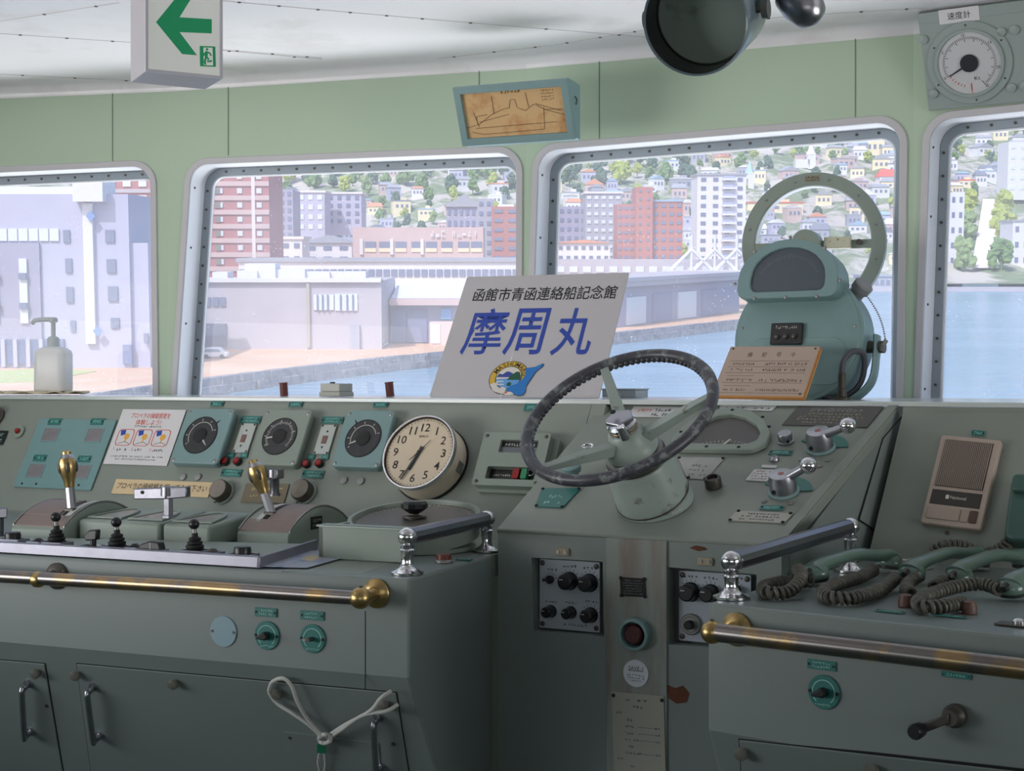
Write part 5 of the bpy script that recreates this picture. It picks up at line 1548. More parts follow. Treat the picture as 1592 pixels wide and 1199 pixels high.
obj('tray', MB().box((0, .012, .003), (w, .045, .006)), brn, t, bevel=.002)
obj('lip', MB().box((0, -.010, .006), (w, .005, .010)), brn, t, bevel=.001)
obj('clip', MB().tube(smoothpath([(-w * .5, 0, .006), (-w * .56, .008, .012), (-w * .54, .022, .014), (-w * .48, .026, .008)], 5), .0018, 6).tube([(-w * .1, -.014, .006), (0, -.014, .013), (w * .1, -.014, .006)], .0018, 6), darkmetal, t)
t = thing('push_button', 'low round red-brown push button on the desk behind the near chrome post', 'button', LD.at(690, 875))
obj('guard', MB().lathe([(.020, 0), (.020, .004), (.018, .006)], 24), steel, t)
obj('button', MB().lathe([(.0165, .004), (.0165, .016), (.014, .018)], 24), mat('red_brown_button', srgb(104, 52, 40), .35), t)
for px, py, wpx in ((722, 872, 30),):
    u, v_ = LD.pix(px, py)
    nameplate(t, *dl(t, px, py), .04, .012, 0, 1, rot=0)

# --- chrome hand rails (left desk, right desk)
def ballrail(fr, p0, p1, b0y, b1y, label, rad=.0165, rb=.021, keep=True):
    """posts stand at picture points p0 (near) and p1 (far); ball tops at rows b0y, b1y"""
    A = fr.P(*fr.pix(*p0)); B = p1 if isinstance(p1, V) else fr.P(*fr.pix(*p1))
    hA, hB = rise(A, b0y), rise(B, b1y); h = (hA + hB) / 2
    if keep: hA = hB = h
    ax = (B - A); ax.z = 0
    t = thing('hand_rail', label, 'hand rail', Fr(A, ax, UP.cross(ax)).M(0, 0))
    L = ax.length
    for x, hh in ((0, hA), (L, hB)):
        po = obj('post', MB().lathe([(.034, 0), (.034, .004), (.024, .008), (.015, .014), (.012, .022), (.0125, hh * .45), (.0135, hh - rb * 1.5), (.016, hh - rb * 1.35), (.013, hh - rb * 1.2), (.014, hh - rb * .9)], 28, T(x, 0, 0)), chrome, t)
        obj('ball', MB().sphere((x, 0, hh), rb, 28, 18), chrome, t)
        for an in (0, 120, 240):
            obj('screw', MB().cyl((x + .027 * cos(R(an)), .027 * sin(R(an)), .004), (x + .027 * cos(R(an)), .027 * sin(R(an)), .0065), .0035, seg=8), steel, po)
    obj('bar', MB().cyl((rb * .7, 0, hA), (L - rb * .7, 0, hB), rad, rad, 10), railgrey, t, angle=15)
    return t
ballrail(LD, (633, 893), (757, 858), 840, 804, 'chrome hand rail with ball ends at the right end of the left desk', .0175, .0195)

# --- brass rails along the fronts
def brassrail(fr, pts, zoff, r, brackets, label, ends):
    """pts: picture points of the centre line; zoff: stand-off from the front"""
    P = [V(fr.pix(px, py, zoff)) for px, py in pts]
    o0 = P[0]
    t = thing('brass_rail', label, 'hand rail', fr.M(o0.x, o0.y, 0))
    L = [(p.x - o0.x, p.y - o0.y, zoff) for p in P]
    obj('rail', MB().tube(L, r, 20), brass, t)
    for i, (px, py, big) in enumerate(brackets):
        q = V(fr.pix(px, py, zoff)) - o0
        br = obj('bracket', MB().lathe([(.030, 0), (.030, .004), (.026, .009), (.015, .013), (.013, .02), (.013, zoff - r * .6)], 26, T(q.x, q.y, 0)), darkmetal if not big else brassb, t)
        obj('bracket_screws', MB().cyl((q.x - .022, q.y + .008, .004), (q.x - .022, q.y + .008, .009), .004, seg=8).cyl((q.x + .02, q.y + .012, .004), (q.x + .02, q.y + .012, .009), .004, seg=8), steel, br)
        d = V((L[-1][0] - L[0][0], L[-1][1] - L[0][1], 0)).normalized()
        if not big: obj('collar', MB().tube([(q.x - d.x * .010, q.y - d.y * .010, zoff), (q.x - d.x * .006, q.y - d.y * .006, zoff), (q.x + d.x * .006, q.y + d.y * .006, zoff), (q.x + d.x * .010, q.y + d.y * .010, zoff)], [r * 1.08, r * 1.22, r * 1.22, r * 1.08], 22), brassb, t)
    for px, py, rs_ in ends:
        q = V(fr.pix(px, py, zoff)) - o0
        e_ = obj('end_ball', MB().sphere((q.x, q.y, zoff), rs_, 26, 16), brassb, t)
        obj('end_pin', MB().cyl((q.x, q.y + rs_ * .95, zoff), (q.x, q.y + rs_ * 1.12, zoff), .004, seg=8), darkmetal, e_)
    return t
brassrail(LF, [(-130, 886), (0, 896), (300, 913), (560, 930)], .062, .0145, [(60, 901, False), (563, 929, True)], 'long worn brass rail along the front of the left console', [(561, 930, .022)])
brassrail(RF, [(1110, 983), (1350, 1011), (1640, 1046)], .055, .0165, [(1122, 985, True)], 'worn brass rail with a ball end along the front of the telephone console', [(1108, 983, .0205)])

# --- teal rotary dials on the fronts
def rotary(fr, px, py, rpx, ppx, ppy, pw, ph, label, knob=0.0, big=True):
    t = thing('rotary_dial', label, 'rotary switch', fr.at(px, py))
    r = rpx * scale_at(t.matrix_world.translation) * 1.12
    dk_ = obj('dial_plate', MB().lathe([(r, 0), (r, .002), (r * .97, .003)], 40), plate, t)
    obj('scale', MB().prism(sector(r * .68, r * .73, -50, 230, 30), .003, .0034), platetxt, dk_, smooth=False)
    s_ = MB(); strokes(s_, -r * .55, r * .55, -r * .72, r * .16, 9, .0032, rd1); obj('lettering', s_, platetxt, dk_, smooth=False)
    obj('screws', MB().cyl((-r * .86, 0, .003), (-r * .86, 0, .0045), .003, seg=8).cyl((r * .86, 0, .003), (r * .86, 0, .0045), .003, seg=8), blackm, dk_)
    if big:
        obj('knob', MB().prism([(-r * .5, -r * .12), (r * .25, -r * .24), (r * .4, 0), (r * .25, r * .24), (-r * .5, r * .12)], .003, .022, M4.Rotation(knob, 4, 'Z')).lathe([(r * .3, .003), (r * .3, .014)], 20), black, t, bevel=.002)
    else:
        obj('shaft', MB().cyl((0, 0, .003), (0, 0, .022), .0045), darkmetal, t)
        obj('pointer', MB().box((-r * .2, 0, .018), (r * .55, .004, .004)), steel, t)
    a = V(fr.pix(ppx, ppy)) - V(fr.pix(px, py))
    k = scale_at(t.matrix_world.translation)
    nameplate(t, a.x, a.y, pw * k * 1.1, ph * k, 0, 2)
    return t
rotary(LF, 416, 988, 20, 414, 952, 36, 14, 'teal rotary dial with a black pointer knob under the long brass rail, left of two', .15)
rotary(LF, 487, 993, 20, 486, 957, 38, 14, 'teal rotary dial with a thin pointer under the long brass rail, right of two', 0, False)

# --- white cord tied across the lower latches with a green tag
t = thing('cord', 'white doubled cord tied between two latches, knotted above a green tag', 'cord', LK.at(505, 1145, .02))
def kp(px, py, c): 
    p = t.matrix_world.inverted() @ LK.P(*LK.pix(px, py, c), c); return tuple(p)
cm = mat('white_cord', srgb(196, 196, 190), .8, bump=.4, bscale=700)
mb = MB()
mb.tube(smoothpath([kp(418, 1074, .012), kp(424, 1060, .014), kp(441, 1055, .016), kp(454, 1068, .019), kp(462, 1090, .022), kp(478, 1118, .022), kp(502, 1144, .022)], 6), .0042, 8)
mb.tube(smoothpath([kp(418, 1076, .011), kp(430, 1093, .014), kp(456, 1110, .02), kp(480, 1127, .022), kp(500, 1146, .022)], 6), .0042, 8)
mb.tube(smoothpath([kp(508, 1146, .022), kp(535, 1128, .034), kp(575, 1106, .046), kp(592, 1086, .036), kp(608, 1075, .014)], 6), .0042, 8)
mb.tube(smoothpath([kp(510, 1149, .022), kp(532, 1134, .036), kp(565, 1112, .046), kp(600, 1106, .040), kp(618, 1096, .014)], 6), .0042, 8)
obj('strands', mb, cm, t)
mb = MB()
for i in range(7):
    a = i * .9
    mb.tube([kp(505 + 9 * cos(a + j * .7), 1149 + 7 * sin(a + j * .7), .026 + .010 * sin(j * 1.1 + i)) for j in range(8)], .0045, 7)
obj('knot', mb, cm, t)
g0 = [kp(x, y, .018) for x, y in ((493, 1157), (507, 1158), (507, 1172), (493, 1171))]
g1 = [kp(x, y, .022) for x, y in ((493, 1157), (507, 1158), (507, 1172), (493, 1171))]
obj('tag', MB().hexa(g0[::-1], g1[::-1]), mat('green_tag', srgb(20, 108, 74), .5), t, smooth=False)
obj('tail', MB().tube([kp(496, 1172, .018), kp(494, 1186, .016), kp(497, 1200, .014)], .0022, 6).tube([kp(504, 1172, .018), kp(506, 1188, .016), kp(504, 1200, .014)], .0022, 6), cm, t)
# ================================================================== steering wheel and things on the helm
rd2 = random.Random(5)
wheelgrip = mat('wheel_black_rubber', srgb(66, 66, 74), .38, noise=.2, scale=30, speck=(srgb(122, 128, 128), 34, .52, .62))
wheelpaint = mat('worn_hub_paint', srgb(150, 162, 156), .4, noise=.08, scale=12, speck=(srgb(104, 104, 98), 22, .58, .66))
base = HS.P(*HS.pix(1019, 781))
ctr_px = (961, 646)
# wheel centre: on the sight line through the middle of the rim, nearest to the normal line at the column foot
dr = ray(*ctr_px).normalized()
w0 = base - CAM
nb = HS.n
den = 1 - nb.dot(dr) ** 2
s_ = (nb.dot(dr) * dr.dot(w0) - nb.dot(w0)) / den
pc = base + nb * s_
pc2 = CAM + dr * ((pc - CAM).dot(dr) - .035)
ax = (pc2 - base)
WH = ax.length; ax.normalize()
WF = Fr(base, HS.u - ax * HS.u.dot(ax), UP)
xx = (HS.u - ax * HS.u.dot(ax)).normalized(); yy = ax.cross(xx)
WF.n = ax; WF.u = xx; WF.v = yy
t = thing('steering_wheel', 'worn black-rimmed ship steering wheel with three flat spokes on a fat grey-green column', 'steering wheel', WF.M(0, 0))
RR = .213
k = scale_at(base)
cr = 58 * k
_ft = t.matrix_world.inverted() @ HS.M(*HS.pix(1019, 781), .0015)
obj('foot', MB().lathe([(cr * 1.05, 0), (cr * 1.05, .004), (cr * 1.02, .010), (cr * .9, .022)], 44, _ft), wheelpaint, t)
obj('column', MB().lathe([(cr * .96, .016), (cr * 1.015, .017), (cr * 1.0, .022), (cr * .90, WH * .46), (cr * .86, WH * .49), (cr * .76, WH * .50)], 48), wheelpaint, t)
obj('column_seam', MB().lathe([(cr * 1.022, .0205), (cr * 1.028, .0225), (cr * 1.018, .0245)], 48, None, False), darkmetal, t)
obj('collar', MB().lathe([(cr * .80, WH * .49), (cr * .83, WH * .505), (cr * .83, WH * .535), (cr * .79, WH * .545)], 44), darkmetal, t)
obj('collar_ring', MB().lathe([(cr * .76, WH * .54), (cr * .78, WH * .555), (cr * .78, WH * .585), (cr * .70, WH * .60)], 44), steel, t)
obj('collar_gap', MB().lathe([(cr * .62, WH * .59), (cr * .62, WH * .63)], 40), blackm, t)
obj('hub', MB().lathe([(cr * .71, WH * .62), (cr * .70, WH * .66), (cr * .62, WH * .71), (cr * .50, WH * .77), (cr * .47, WH * .82), (cr * .40, WH * .84)], 40), wheelpaint, t)
# rim with finger grips on the underside
rim = MB(); n_ = 160
pts = []; rad = []
rim.tube([(RR * cos(2 * pi * i / n_), RR * sin(2 * pi * i / n_), WH) for i in range(n_)], .0135, 14, True, None, (0, 0, 1), (1.0, .95))
obj('rim', rim, wheelgrip, t)
gr = MB()
for i in range(96):
    a = 2 * pi * i / 96
    gr.sphere(((RR - .0085) * cos(a), (RR - .0085) * sin(a), WH - .006), .0078, 8, 6)
g_ = obj('finger_grips', gr, wheelgrip, t)
g_['kind'] = 'stuff'
# spokes
inv5 = t.matrix_world.inverted()
def wheel_angle(px, py):
    d = ray(px, py); p = WF.P(0, 0, WH)
    q = CAM + d * ((p - CAM).dot(WF.n) / d.dot(WF.n))
    l = inv5 @ q
    return atan2(l.y, l.x)
for px, py in ((944, 588), (1086, 620), (842, 728)):
    a = wheel_angle(px, py)
    sp = MB().hexa([(cr * .36, -.015, WH * .66), (RR - .006, -.010, WH - .008), (RR - .006, .010, WH - .008), (cr * .36, .015, WH * .66)],
                   [(cr * .36, -.015, WH * .78), (RR - .006, -.010, WH + .004), (RR - .006, .010, WH + .004), (cr * .36, .015, WH * .78)])
    obj('spoke', MB().add([tuple(M4.Rotation(a, 4, 'Z') @ V(p)) for p in sp.v], sp.f), wheelpaint, t, bevel=.002)
# chrome hub fitting with its clamp
hub_ = obj('hub_cap', MB().lathe([(cr * .38, WH * .83), (cr * .40, WH * .85), (cr * .40, WH * .91), (cr * .34, WH * .93)], 36), chrome, t)
obj('brass_line', MB().lathe([(cr * .405, WH * .865), (cr * .405, WH * .88)], 36), brassb, hub_)
obj('clamp_plate', MB().prism(rpoly([(-.034, -.014), (.010, -.028), (.034, .0), (.018, .026), (-.020, .022)], .009, 5), WH * .93, WH * .975), chromer, hub_, bevel=.002)
obj('clamp_hole', MB().cyl((-.010, .002, WH * 1.025), (-.010, .002, WH * 1.036), .006), blackm, hub_)
obj('clamp_screw', MB().lathe([(.011, WH * .84), (.011, WH * .94), (.009, WH * .97)], 10, T(.014, -.030, 0)), chrome, hub_)

# --- rudder gauge with an arched window
def hs(px, py): return HS.at(px, py)
oq = [(1058, 706), (1170, 708), (1192, 698), (1200, 680), (1190, 660), (1168, 646), (1140, 640), (1112, 645), (1086, 655), (1062, 672), (1046, 690), (1046, 700)]
mx, out = HS.poly(oq)
out = rpoly(out, .02, 4)
iq = [(1072, 697), (1160, 699), (1178, 693), (1184, 680), (1178, 668), (1160, 656), (1140, 651), (1116, 654), (1094, 664), (1076, 678), (1064, 690), (1064, 694)]
iv = mx.inverted()
inn = [(iv @ HS.P(*HS.pix(*p))).to_2d() for p in iq]; inn = rpoly([tuple(p) for p in inn], .02, 4)
t = thing('rudder_gauge', 'arched rudder angle gauge with a dark window behind the steering wheel', 'gauge', mx)
obj('frame', MB().ring(out, inn, 0, .014), greygreen, t, bevel=.003)
dd = obj('dial', MB().prism(inn, .001, .002), mat('rudder_dial', srgb(96, 92, 92), .5, noise=.1, scale=12), t, smooth=False)
cx, cy = (iv @ HS.P(*HS.pix(1122, 702))).to_2d()
mk = MB(); rr_ = (V(inn[0]) - V(inn[len(inn) // 2])).length * .42
for i in range(19):
    a = R(20 + 140 * i / 18); mk.box((0, 0, .0024), (.009, .0014, .0004), T(cx + rr_ * 1.5 * cos(a) * .75, cy + rr_ * .62 * sin(a), 0) @ M4.Rotation(a, 4, 'Z'))
obj('scale_marks', mk, dialmark, dd, smooth=False)
obj('pointer', MB().prism([(-.004, 0), (.004, 0), (.003, rr_ * .75), (-.003, rr_ * .75)], .004, .0055, T(cx - .01, cy, 0) @ M4.Rotation(R(-20), 4, 'Z')), dialmark, t, smooth=False)
obj('glass', MB().prism(inn, .009, .0095), clear, t, smooth=False)
for px, py in ((1140, 646), (1106, 651), (1187, 657), (1197, 672), (1100, 703), (1150, 704), (1060, 680)):
    p = iv @ HS.P(*HS.pix(px, py)); screw(t, p.x, p.y, .013, .0045, blackm)

# --- papers and plates on the slope
def sheet(q, fr, name, label, cat, m, rows, tm=ink, title=None, tmt=None, thick=.0012, screws=False, fill=1.0, th=.2, top=.3, seed=3, lift=0.0):
    pts = [V(fr.pix(*p)) for p in q]
    c = sum(pts, V((0, 0))) / 4
    e = (pts[1] - pts[0] + pts[2] - pts[3]); an = atan2(e.y, e.x)
    t = thing(name, label, cat, fr.M(c.x, c.y, lift, an))
    ro = M4.Rotation(-an, 2)
    pl = [ro @ (p - c) for p in pts]
    obj('plate', MB().prism([tuple(p) for p in pl], 0, thick), m, t, smooth=False)
    w = ((pl[1] - pl[0]).length + (pl[2] - pl[3]).length) / 2
    h = abs(pl[0].y + pl[1].y - pl[2].y - pl[3].y) / 2
    sh = (pl[0].x + pl[1].x - pl[2].x - pl[3].x) / 2 / h
    r_ = random.Random(seed)
    if title: 
        ttl = text(title, tmt or tm, t, 0, h * .5 - h * th * .9, thick + .0003, min(w * .62, h * th * len(title) * 1.25), h * th * .75)
        if ttl:
            for v in ttl.data.vertices: v.co.x += sh * v.co.y
    if rows:
        s = MB()
        for i in range(rows):
            y = h * (.5 - top - (1 - top - .08) * (i + .5) / rows)
            hh = h * (1 - top) / rows * .5
            x0 = -w * .43 * fill if i % 3 else -w * .34 * fill
            strokes(s, x0, w * .43 * (fill if i % 2 else fill * .86), y, hh, max(5, int(w / hh * .55)), thick + .0003, r_)
        obj('lettering', MB().add([(v[0] + sh * v[1], v[1], v[2]) for v in s.v], s.f), tm, t, smooth=False)
    if screws:
        for p in pl:
            q_ = p * .93; screw(t, q_.x, q_.y, thick, .004, blackm)
    return t, w, h, sh
wht = mat('label_white', srgb(206, 206, 206), .5)
sheet([(1122, 627), (1212, 628), (1200, 640), (1118, 639)], HS, 'label_strip', 'white strip with two lines of black print, above the rudder gauge', 'label', wht, 2, top=.08)
t, w, h, sh = sheet([(986, 633), (1062, 634), (1042, 650), (975, 649)], HS, 'notice_sheet', 'white notice with red and black print behind the wheel hub', 'notice', wht, 0)
s = MB(); r_ = random.Random(4); strokes(s, -w * .36, -w * .05, h * .12, h * .3, 5, .0016, r_); obj('red_lettering', s, red, t, smooth=False)
s = MB(); strokes(s, w * .0, w * .36, h * .12, h * .3, 5, .0016, r_); strokes(s, w * .0, w * .4, -h * .28, h * .3, 7, .0016, r_); obj('lettering', s, ink, t, smooth=False)
sheet([(1243, 631), (1374, 634), (1348, 666), (1216, 662)], HS, 'engraved_plate', 'large dark grey plaque with gold print at the top of the steering slope', 'plaque', mat('plaque_dark', srgb(84, 82, 80), .55), 4, mat('plaque_print', srgb(166, 158, 130), .6), 'ジャイロパイロット', mat('plaque_title', srgb(170, 170, 165), .6), .002, False, .9, .26, .36, 9)
sheet([(1054, 712), (1127, 713), (1097, 747), (1069, 745)], HS, 'paper_label', 'worn pale paper label right of the wheel column', 'label', mat('worn_paper', srgb(170, 170, 168), .7, noise=.12, scale=30), 3, mat('faded_ink', srgb(128, 126, 124), .7), None, None, .0008, True, .7)
sheet([(1173, 731), (1207, 732), (1192, 750), (1159, 748)], HS, 'paper_label', 'small white label with faint red rows below the round knob', 'label', wht, 4, mat('faded_red', srgb(150, 110, 108), .7), top=.08)
sheet([(1185, 724), (1208, 725), (1207, 729), (1184, 728)], HS, 'label_strip', 'tiny white label strip above the small white label', 'label', wht, 0)
sheet([(1146, 796), (1233, 800), (1220, 815), (1132, 811)], HS, 'engraved_plate', 'pale metal plate with four screws low on the steering slope', 'plate', mat('pale_plate', srgb(172, 170, 162), .5), 3, ink, None, None, .002, True, .8, .2, .1, 11)
t, w, h, sh = sheet([(843, 761), (903, 761), (875, 791), (832, 789)], HS, 'engraved_plate', 'blank-looking green plate with four screws left of the wheel column', 'plate', plate, 2, platetxt, None, None, .002, True, .6, .2, .3, 12)
# knob under the rim, key ring, push button, screws
t = thing('control_knob_unit', 'squat grey-green knob under the left part of the wheel rim', 'knob', hs(893, 748))
obj('skirt', MB().lathe([(.018, 0), (.019, .004), (.013, .008), (.013, .022)], 26), darkmetal, t)
obj('cap', MB().lathe([(.014, .020), (.022, .026), (.023, .040), (.018, .043)], 26), teal, t)
t = thing('hasp_ring', 'chrome ring fitting left of the wheel hub', 'ring', hs(915, 700))
obj('eye', MB().tube([(.014 * cos(R(20 * i)), .010 * sin(R(20 * i)), .010) for i in range(18)], .0028, 8, True), chrome, t)
obj('foot', MB().box((0, -.006, .003), (.018, .010, .006)), chrome, t, bevel=.001)
t = thing('push_button', 'dark bakelite push button on a thick collar right of the wheel column', 'button', hs(1110, 757))
obj('collar', MB().lathe([(.019, 0), (.019, .020), (.0165, .024), (.0125, .024), (.0125, .016)], 26), darkmetal, t)
obj('button', MB().lathe([(.012, .012), (.012, .017), (.009, .019)], 22), redlens if False else mat('maroon', srgb(58, 36, 40), .35), t)
t = thing('dimmer_control', 'round steel knob above a narrow green plate, left of the upper chrome crank', 'knob', hs(1222, 688))
obj('knob', MB().lathe([(.018, 0), (.018, .004), (.0165, .005), (.0175, .020), (.0155, .024), (.012, .024)], 28), chromer, t)
obj('grub_screw', MB().cyl((.010, -.0145, .010), (.012, -.018, .010), .003, seg=8), blackm, t)
plate_at(t, HS, 1214, 705, 36, 7, 1)
t = thing('key_switch', 'small chrome key switch below the round steel knob', 'switch', hs(1204, 716))
obj('bezel', MB().lathe([(.011, 0), (.011, .004), (.008, .008), (.006, .010)], 20), chromer, t)
obj('key_slot', MB().box((0, 0, .0102), (.009, .002, .001)), blackm, t)
# crank levers on green fan plates
def crank(px, py, bx, by, label, plpx):
    t = thing('crank_lever', label, 'crank', hs(px, py))
    k = scale_at(t.matrix_world.translation)
    fan = sector(.034, .062, 8, 150, 20)
    f_ = obj('fan_plate', MB().prism(rpoly(fan[::4] if False else fan, .0005, 1), .0, .002), plate, t)
    s = MB()
    for a in (25, 55, 85, 115, 140): strokes(s, -.008, .008, 0, .006, 3, .0024, rd2)
    obj('base_ring', MB().lathe([(.034, 0), (.034, .003), (.031, .006)], 36), teal, t)
    obj('hub', MB().lathe([(.030, .006), (.0305, .030), (.026, .046), (.022, .047)], 40), chromer, t)
    obj('red_dot', MB().lathe([(.007, .0468), (.007, .0474)], 18), mat('faded_red_dot', srgb(170, 110, 110), .5), t)
    obj('set_hole', MB().cyl((-.012, -.027, .016), (-.013, -.031, .016), .0045, seg=10), blackm, t)
    bw = HS.P(*HS.pix(bx, by, .075), .075)
    bl = t.matrix_world.inverted() @ bw
    d = bl.normalized()
    ar = obj('arm', MB().cyl((d.x * .02, d.y * .02, .038), (bl.x, bl.y, bl.z), .011, .0085, 14), chromer, t)
    obj('ball', MB().sphere(tuple(bl), .0185, 26, 16), chrome, t)
    if plpx: plate_at(t, HS, plpx[0], plpx[1], 36, 7, 1)
    return t
crank(1276, 698, 1318, 662, 'upper chrome crank lever over a green fan plate on the steering slope', None)
crank(1219, 766, 1257, 724, 'lower chrome crank lever over a green fan plate on the steering slope', (1200, 791))
for i, (px, py) in enumerate(((1246, 715), (1286, 716), (1304, 734), (1188, 780), (1229, 783), (1242, 725), (1274, 725))):
    tag(obj('screw', MB().lathe([(.0065, 0), (.0065, .002), (.003, .004)], 14), steel, None, HS.at(px, py, .001)), 'small steel screw in the paint around the two chrome crank levers', 'screw', 'screws around the crank levers')

# --- helm front: two inset knob panels, nameplate, horn button, sticker, chart
facep = mat('panel_face', srgb(176, 184, 194), .4, noise=.04, scale=12)
def facepanel(q, label, knobs, dial=None, depth=-.030, seed=1):
    pts = [V(HF.pix(px, py, depth)) for px, py in q]; c = sum(pts, V((0, 0))) / 4
    t = thing('knob_panel', label, 'control panel', HF.M(c.x, c.y, depth))
    w = ((pts[1] - pts[0]).length + (pts[2] - pts[3]).length) / 2; h = abs(pts[0].y + pts[1].y - pts[2].y - pts[3].y) / 2
    obj('face', MB().prism(rrect(w, h, .003, 2), -.003, .002), facep, t, smooth=False)
    r_ = random.Random(seed); s = MB()
    for px, py, r, ml in knobs:
        p = V(HF.pix(px, py, depth)) - c; k = scale_at(HF.P(c.x, c.y)); rr = r * k
        if r < 8:
            kb = obj('toggle', MB().lathe([(rr * 1.1, .002), (rr * 1.1, .010), (rr * .7, .014)], 14, T(p.x, p.y, 0)).cyl((p.x, p.y, .008), (p.x - .014, p.y, .016), rr * .4, seg=10), black, t)
        else:
            kb = obj('knob', MB().lathe([(rr * 1.12, .002), (rr * 1.12, .006), (rr, .007), (rr * .94, .030), (rr * .8, .033)], 18, T(p.x, p.y, 0)), black, t, bevel=.001, smooth=True, angle=25)
            obj('pointer_line', MB().box((p.x - rr * .4, p.y + rr * .3, .0334), (rr * .5, .0016, .0006), None), dialmark, kb)
        if ml:
            strokes(s, p.x - .018, p.x + .018, p.y + rr + .014, .0065, 4, .0022, r_)
            for i in range(7):
                a = R(20 + 140 * i / 6); s.box((0, 0, .0022), (.006, .0009, .0002), T(p.x + cos(a) * (rr + .006), p.y + sin(a) * (rr + .006), 0) @ M4.Rotation(a, 4, 'Z'))
        else: strokes(s, p.x - .016, p.x + .016, p.y + rr + .008, .005, 4, .0022, r_)
    strokes(s, -w * .1, w * .3, -h * .42, .006, 7, .0022, r_)
    obj('lettering', s, ink, t, smooth=False)
    for sx in (-1, 1):
        for sy in (-1, 1): screw(t, sx * w * .45, sy * h * .44, .002, .006, darkmetal)
    if dial:
        p = V(HF.pix(dial[0], dial[1], depth)) - c; rr = dial[2] * scale_at(HF.P(c.x, c.y))
        dd = obj('dial', MB().lathe([(rr, .002), (rr * 1.0, .008), (rr * .9, .010)], 36, T(p.x, p.y, 0)), steel, t)
        mk = MB()
        for i in range(20):
            a = R(18 * i); mk.box((0, 0, .0104), (rr * .16, .0014, .0004), T(p.x + cos(a) * rr * .72, p.y + sin(a) * rr * .72, 0) @ M4.Rotation(a, 4, 'Z'))
        obj('dial_marks', mk, ink, dd, smooth=False)
        obj('dial_knob', MB().lathe([(rr * .42, .010), (rr * .42, .024), (rr * .34, .027)], 20, T(p.x, p.y, 0)), black, t)
    return t
facepanel([(839, 869), (932, 874), (934, 983), (841, 976)], 'left inset grey panel of black knobs on the helm front', [(857, 901, 6, 1), (887, 903, 13, 1), (918, 906, 13, 1), (858, 950, 9, 0), (889, 952, 9, 0), (920, 956, 11, 1)], None, -.030, 2)
facepanel([(1056, 887), (1168, 894), (1168, 1003), (1057, 997)], 'right inset grey panel of black knobs, partly behind the chrome post', [(1075, 920, 14, 1), (1106, 922, 13, 1), (1144, 918, 9, 1)], (1076, 970, 17), -.030, 4)
sheet([(966, 897), (1005, 899), (1006, 928), (967, 926)], HF, 'name_plate', 'small black nameplate with silver print on the worn centre strip', 'plate', blackm, 6, mat('silver_print', srgb(130, 130, 130), .5), None, None, .0015, True, .9, .2, .08, 21, .005)
t = thing('horn_button', 'big dark red push button in a deep teal ring on the helm front', 'button', HF.at(990, 985, .005))
obj('ring', MB().lathe([(.036, 0), (.036, .010), (.034, .020), (.028, .022), (.026, .004)], 40), teal, t)
obj('well', MB().lathe([(.026, .002), (.026, .004)], 36), blackm, t)
obj('button', MB().lathe([(.021, .003), (.021, .018), (.017, .022)], 32), mat('dark_red_button', srgb(70, 24, 28), .3), t)
t = thing('round_sticker', 'white round sticker with printed text under the big dark red button', 'sticker', HF.at(989, 1047, .005))
obj('disc', MB().lathe([(.0295, 0), (.0295, .001)], 36), mat('sticker_white', srgb(200, 204, 212), .6, noise=.06, scale=60), t)
text('SAVE-1', ink, t, 0, .011, .0013, .034, .0085)
s = MB(); s.box((0, .0055, .0012), (.036, .0012, .0003))
strokes(s, -.021, .021, -.004, .004, 10, .0012, rd2); strokes(s, -.020, .020, -.010, .004, 9, .0012, rd2); strokes(s, -.014, .013, -.016, .003, 7, .0012, rd2)
obj('lettering', s, ink, t, smooth=False)
t, w, h, sh = sheet([(953, 1074), (1034, 1082), (1038, 1260), (958, 1252)], HF, 'paper_chart', 'tall grey paper chart of printed rows pinned low on the helm front', 'chart', mat('chart_paper', srgb(158, 156, 146), .7, noise=.05, scale=10), 0, ink, None, None, .0012, True, .8, .2, .1, 5, .005)
s = MB(); r_ = random.Random(8)
yy_ = h * .42
for i, (x0, x1, n) in enumerate(((-.25, .2, 4), (-.1, .1, 3), (-.42, -.3, 2), (-.22, -.1, 2), (-.26, -.08, 4), (-.26, -.1, 4), (-.26, .0, 5), (-.2, -.1, 2), (-.26, .1, 8), (-.42, -.3, 2), (-.18, -.1, 2), (-.24, -.05, 4), (-.24, .0, 5), (-.1, .2, 5), (-.3, .05, 8))):
    y = h * (.44 - .058 * i)
    strokes(s, x0 * w, x1 * w, y, .0055, n, .0014, r_)
    if i in (4, 5, 6, 8, 11, 12): s.box((w * .16, y, .0014), (w * .34, .0006, .0002)); strokes(s, w * .32, w * .42, y, .005, 2, .0014, r_)
obj('lettering', s, ink, t, smooth=False)
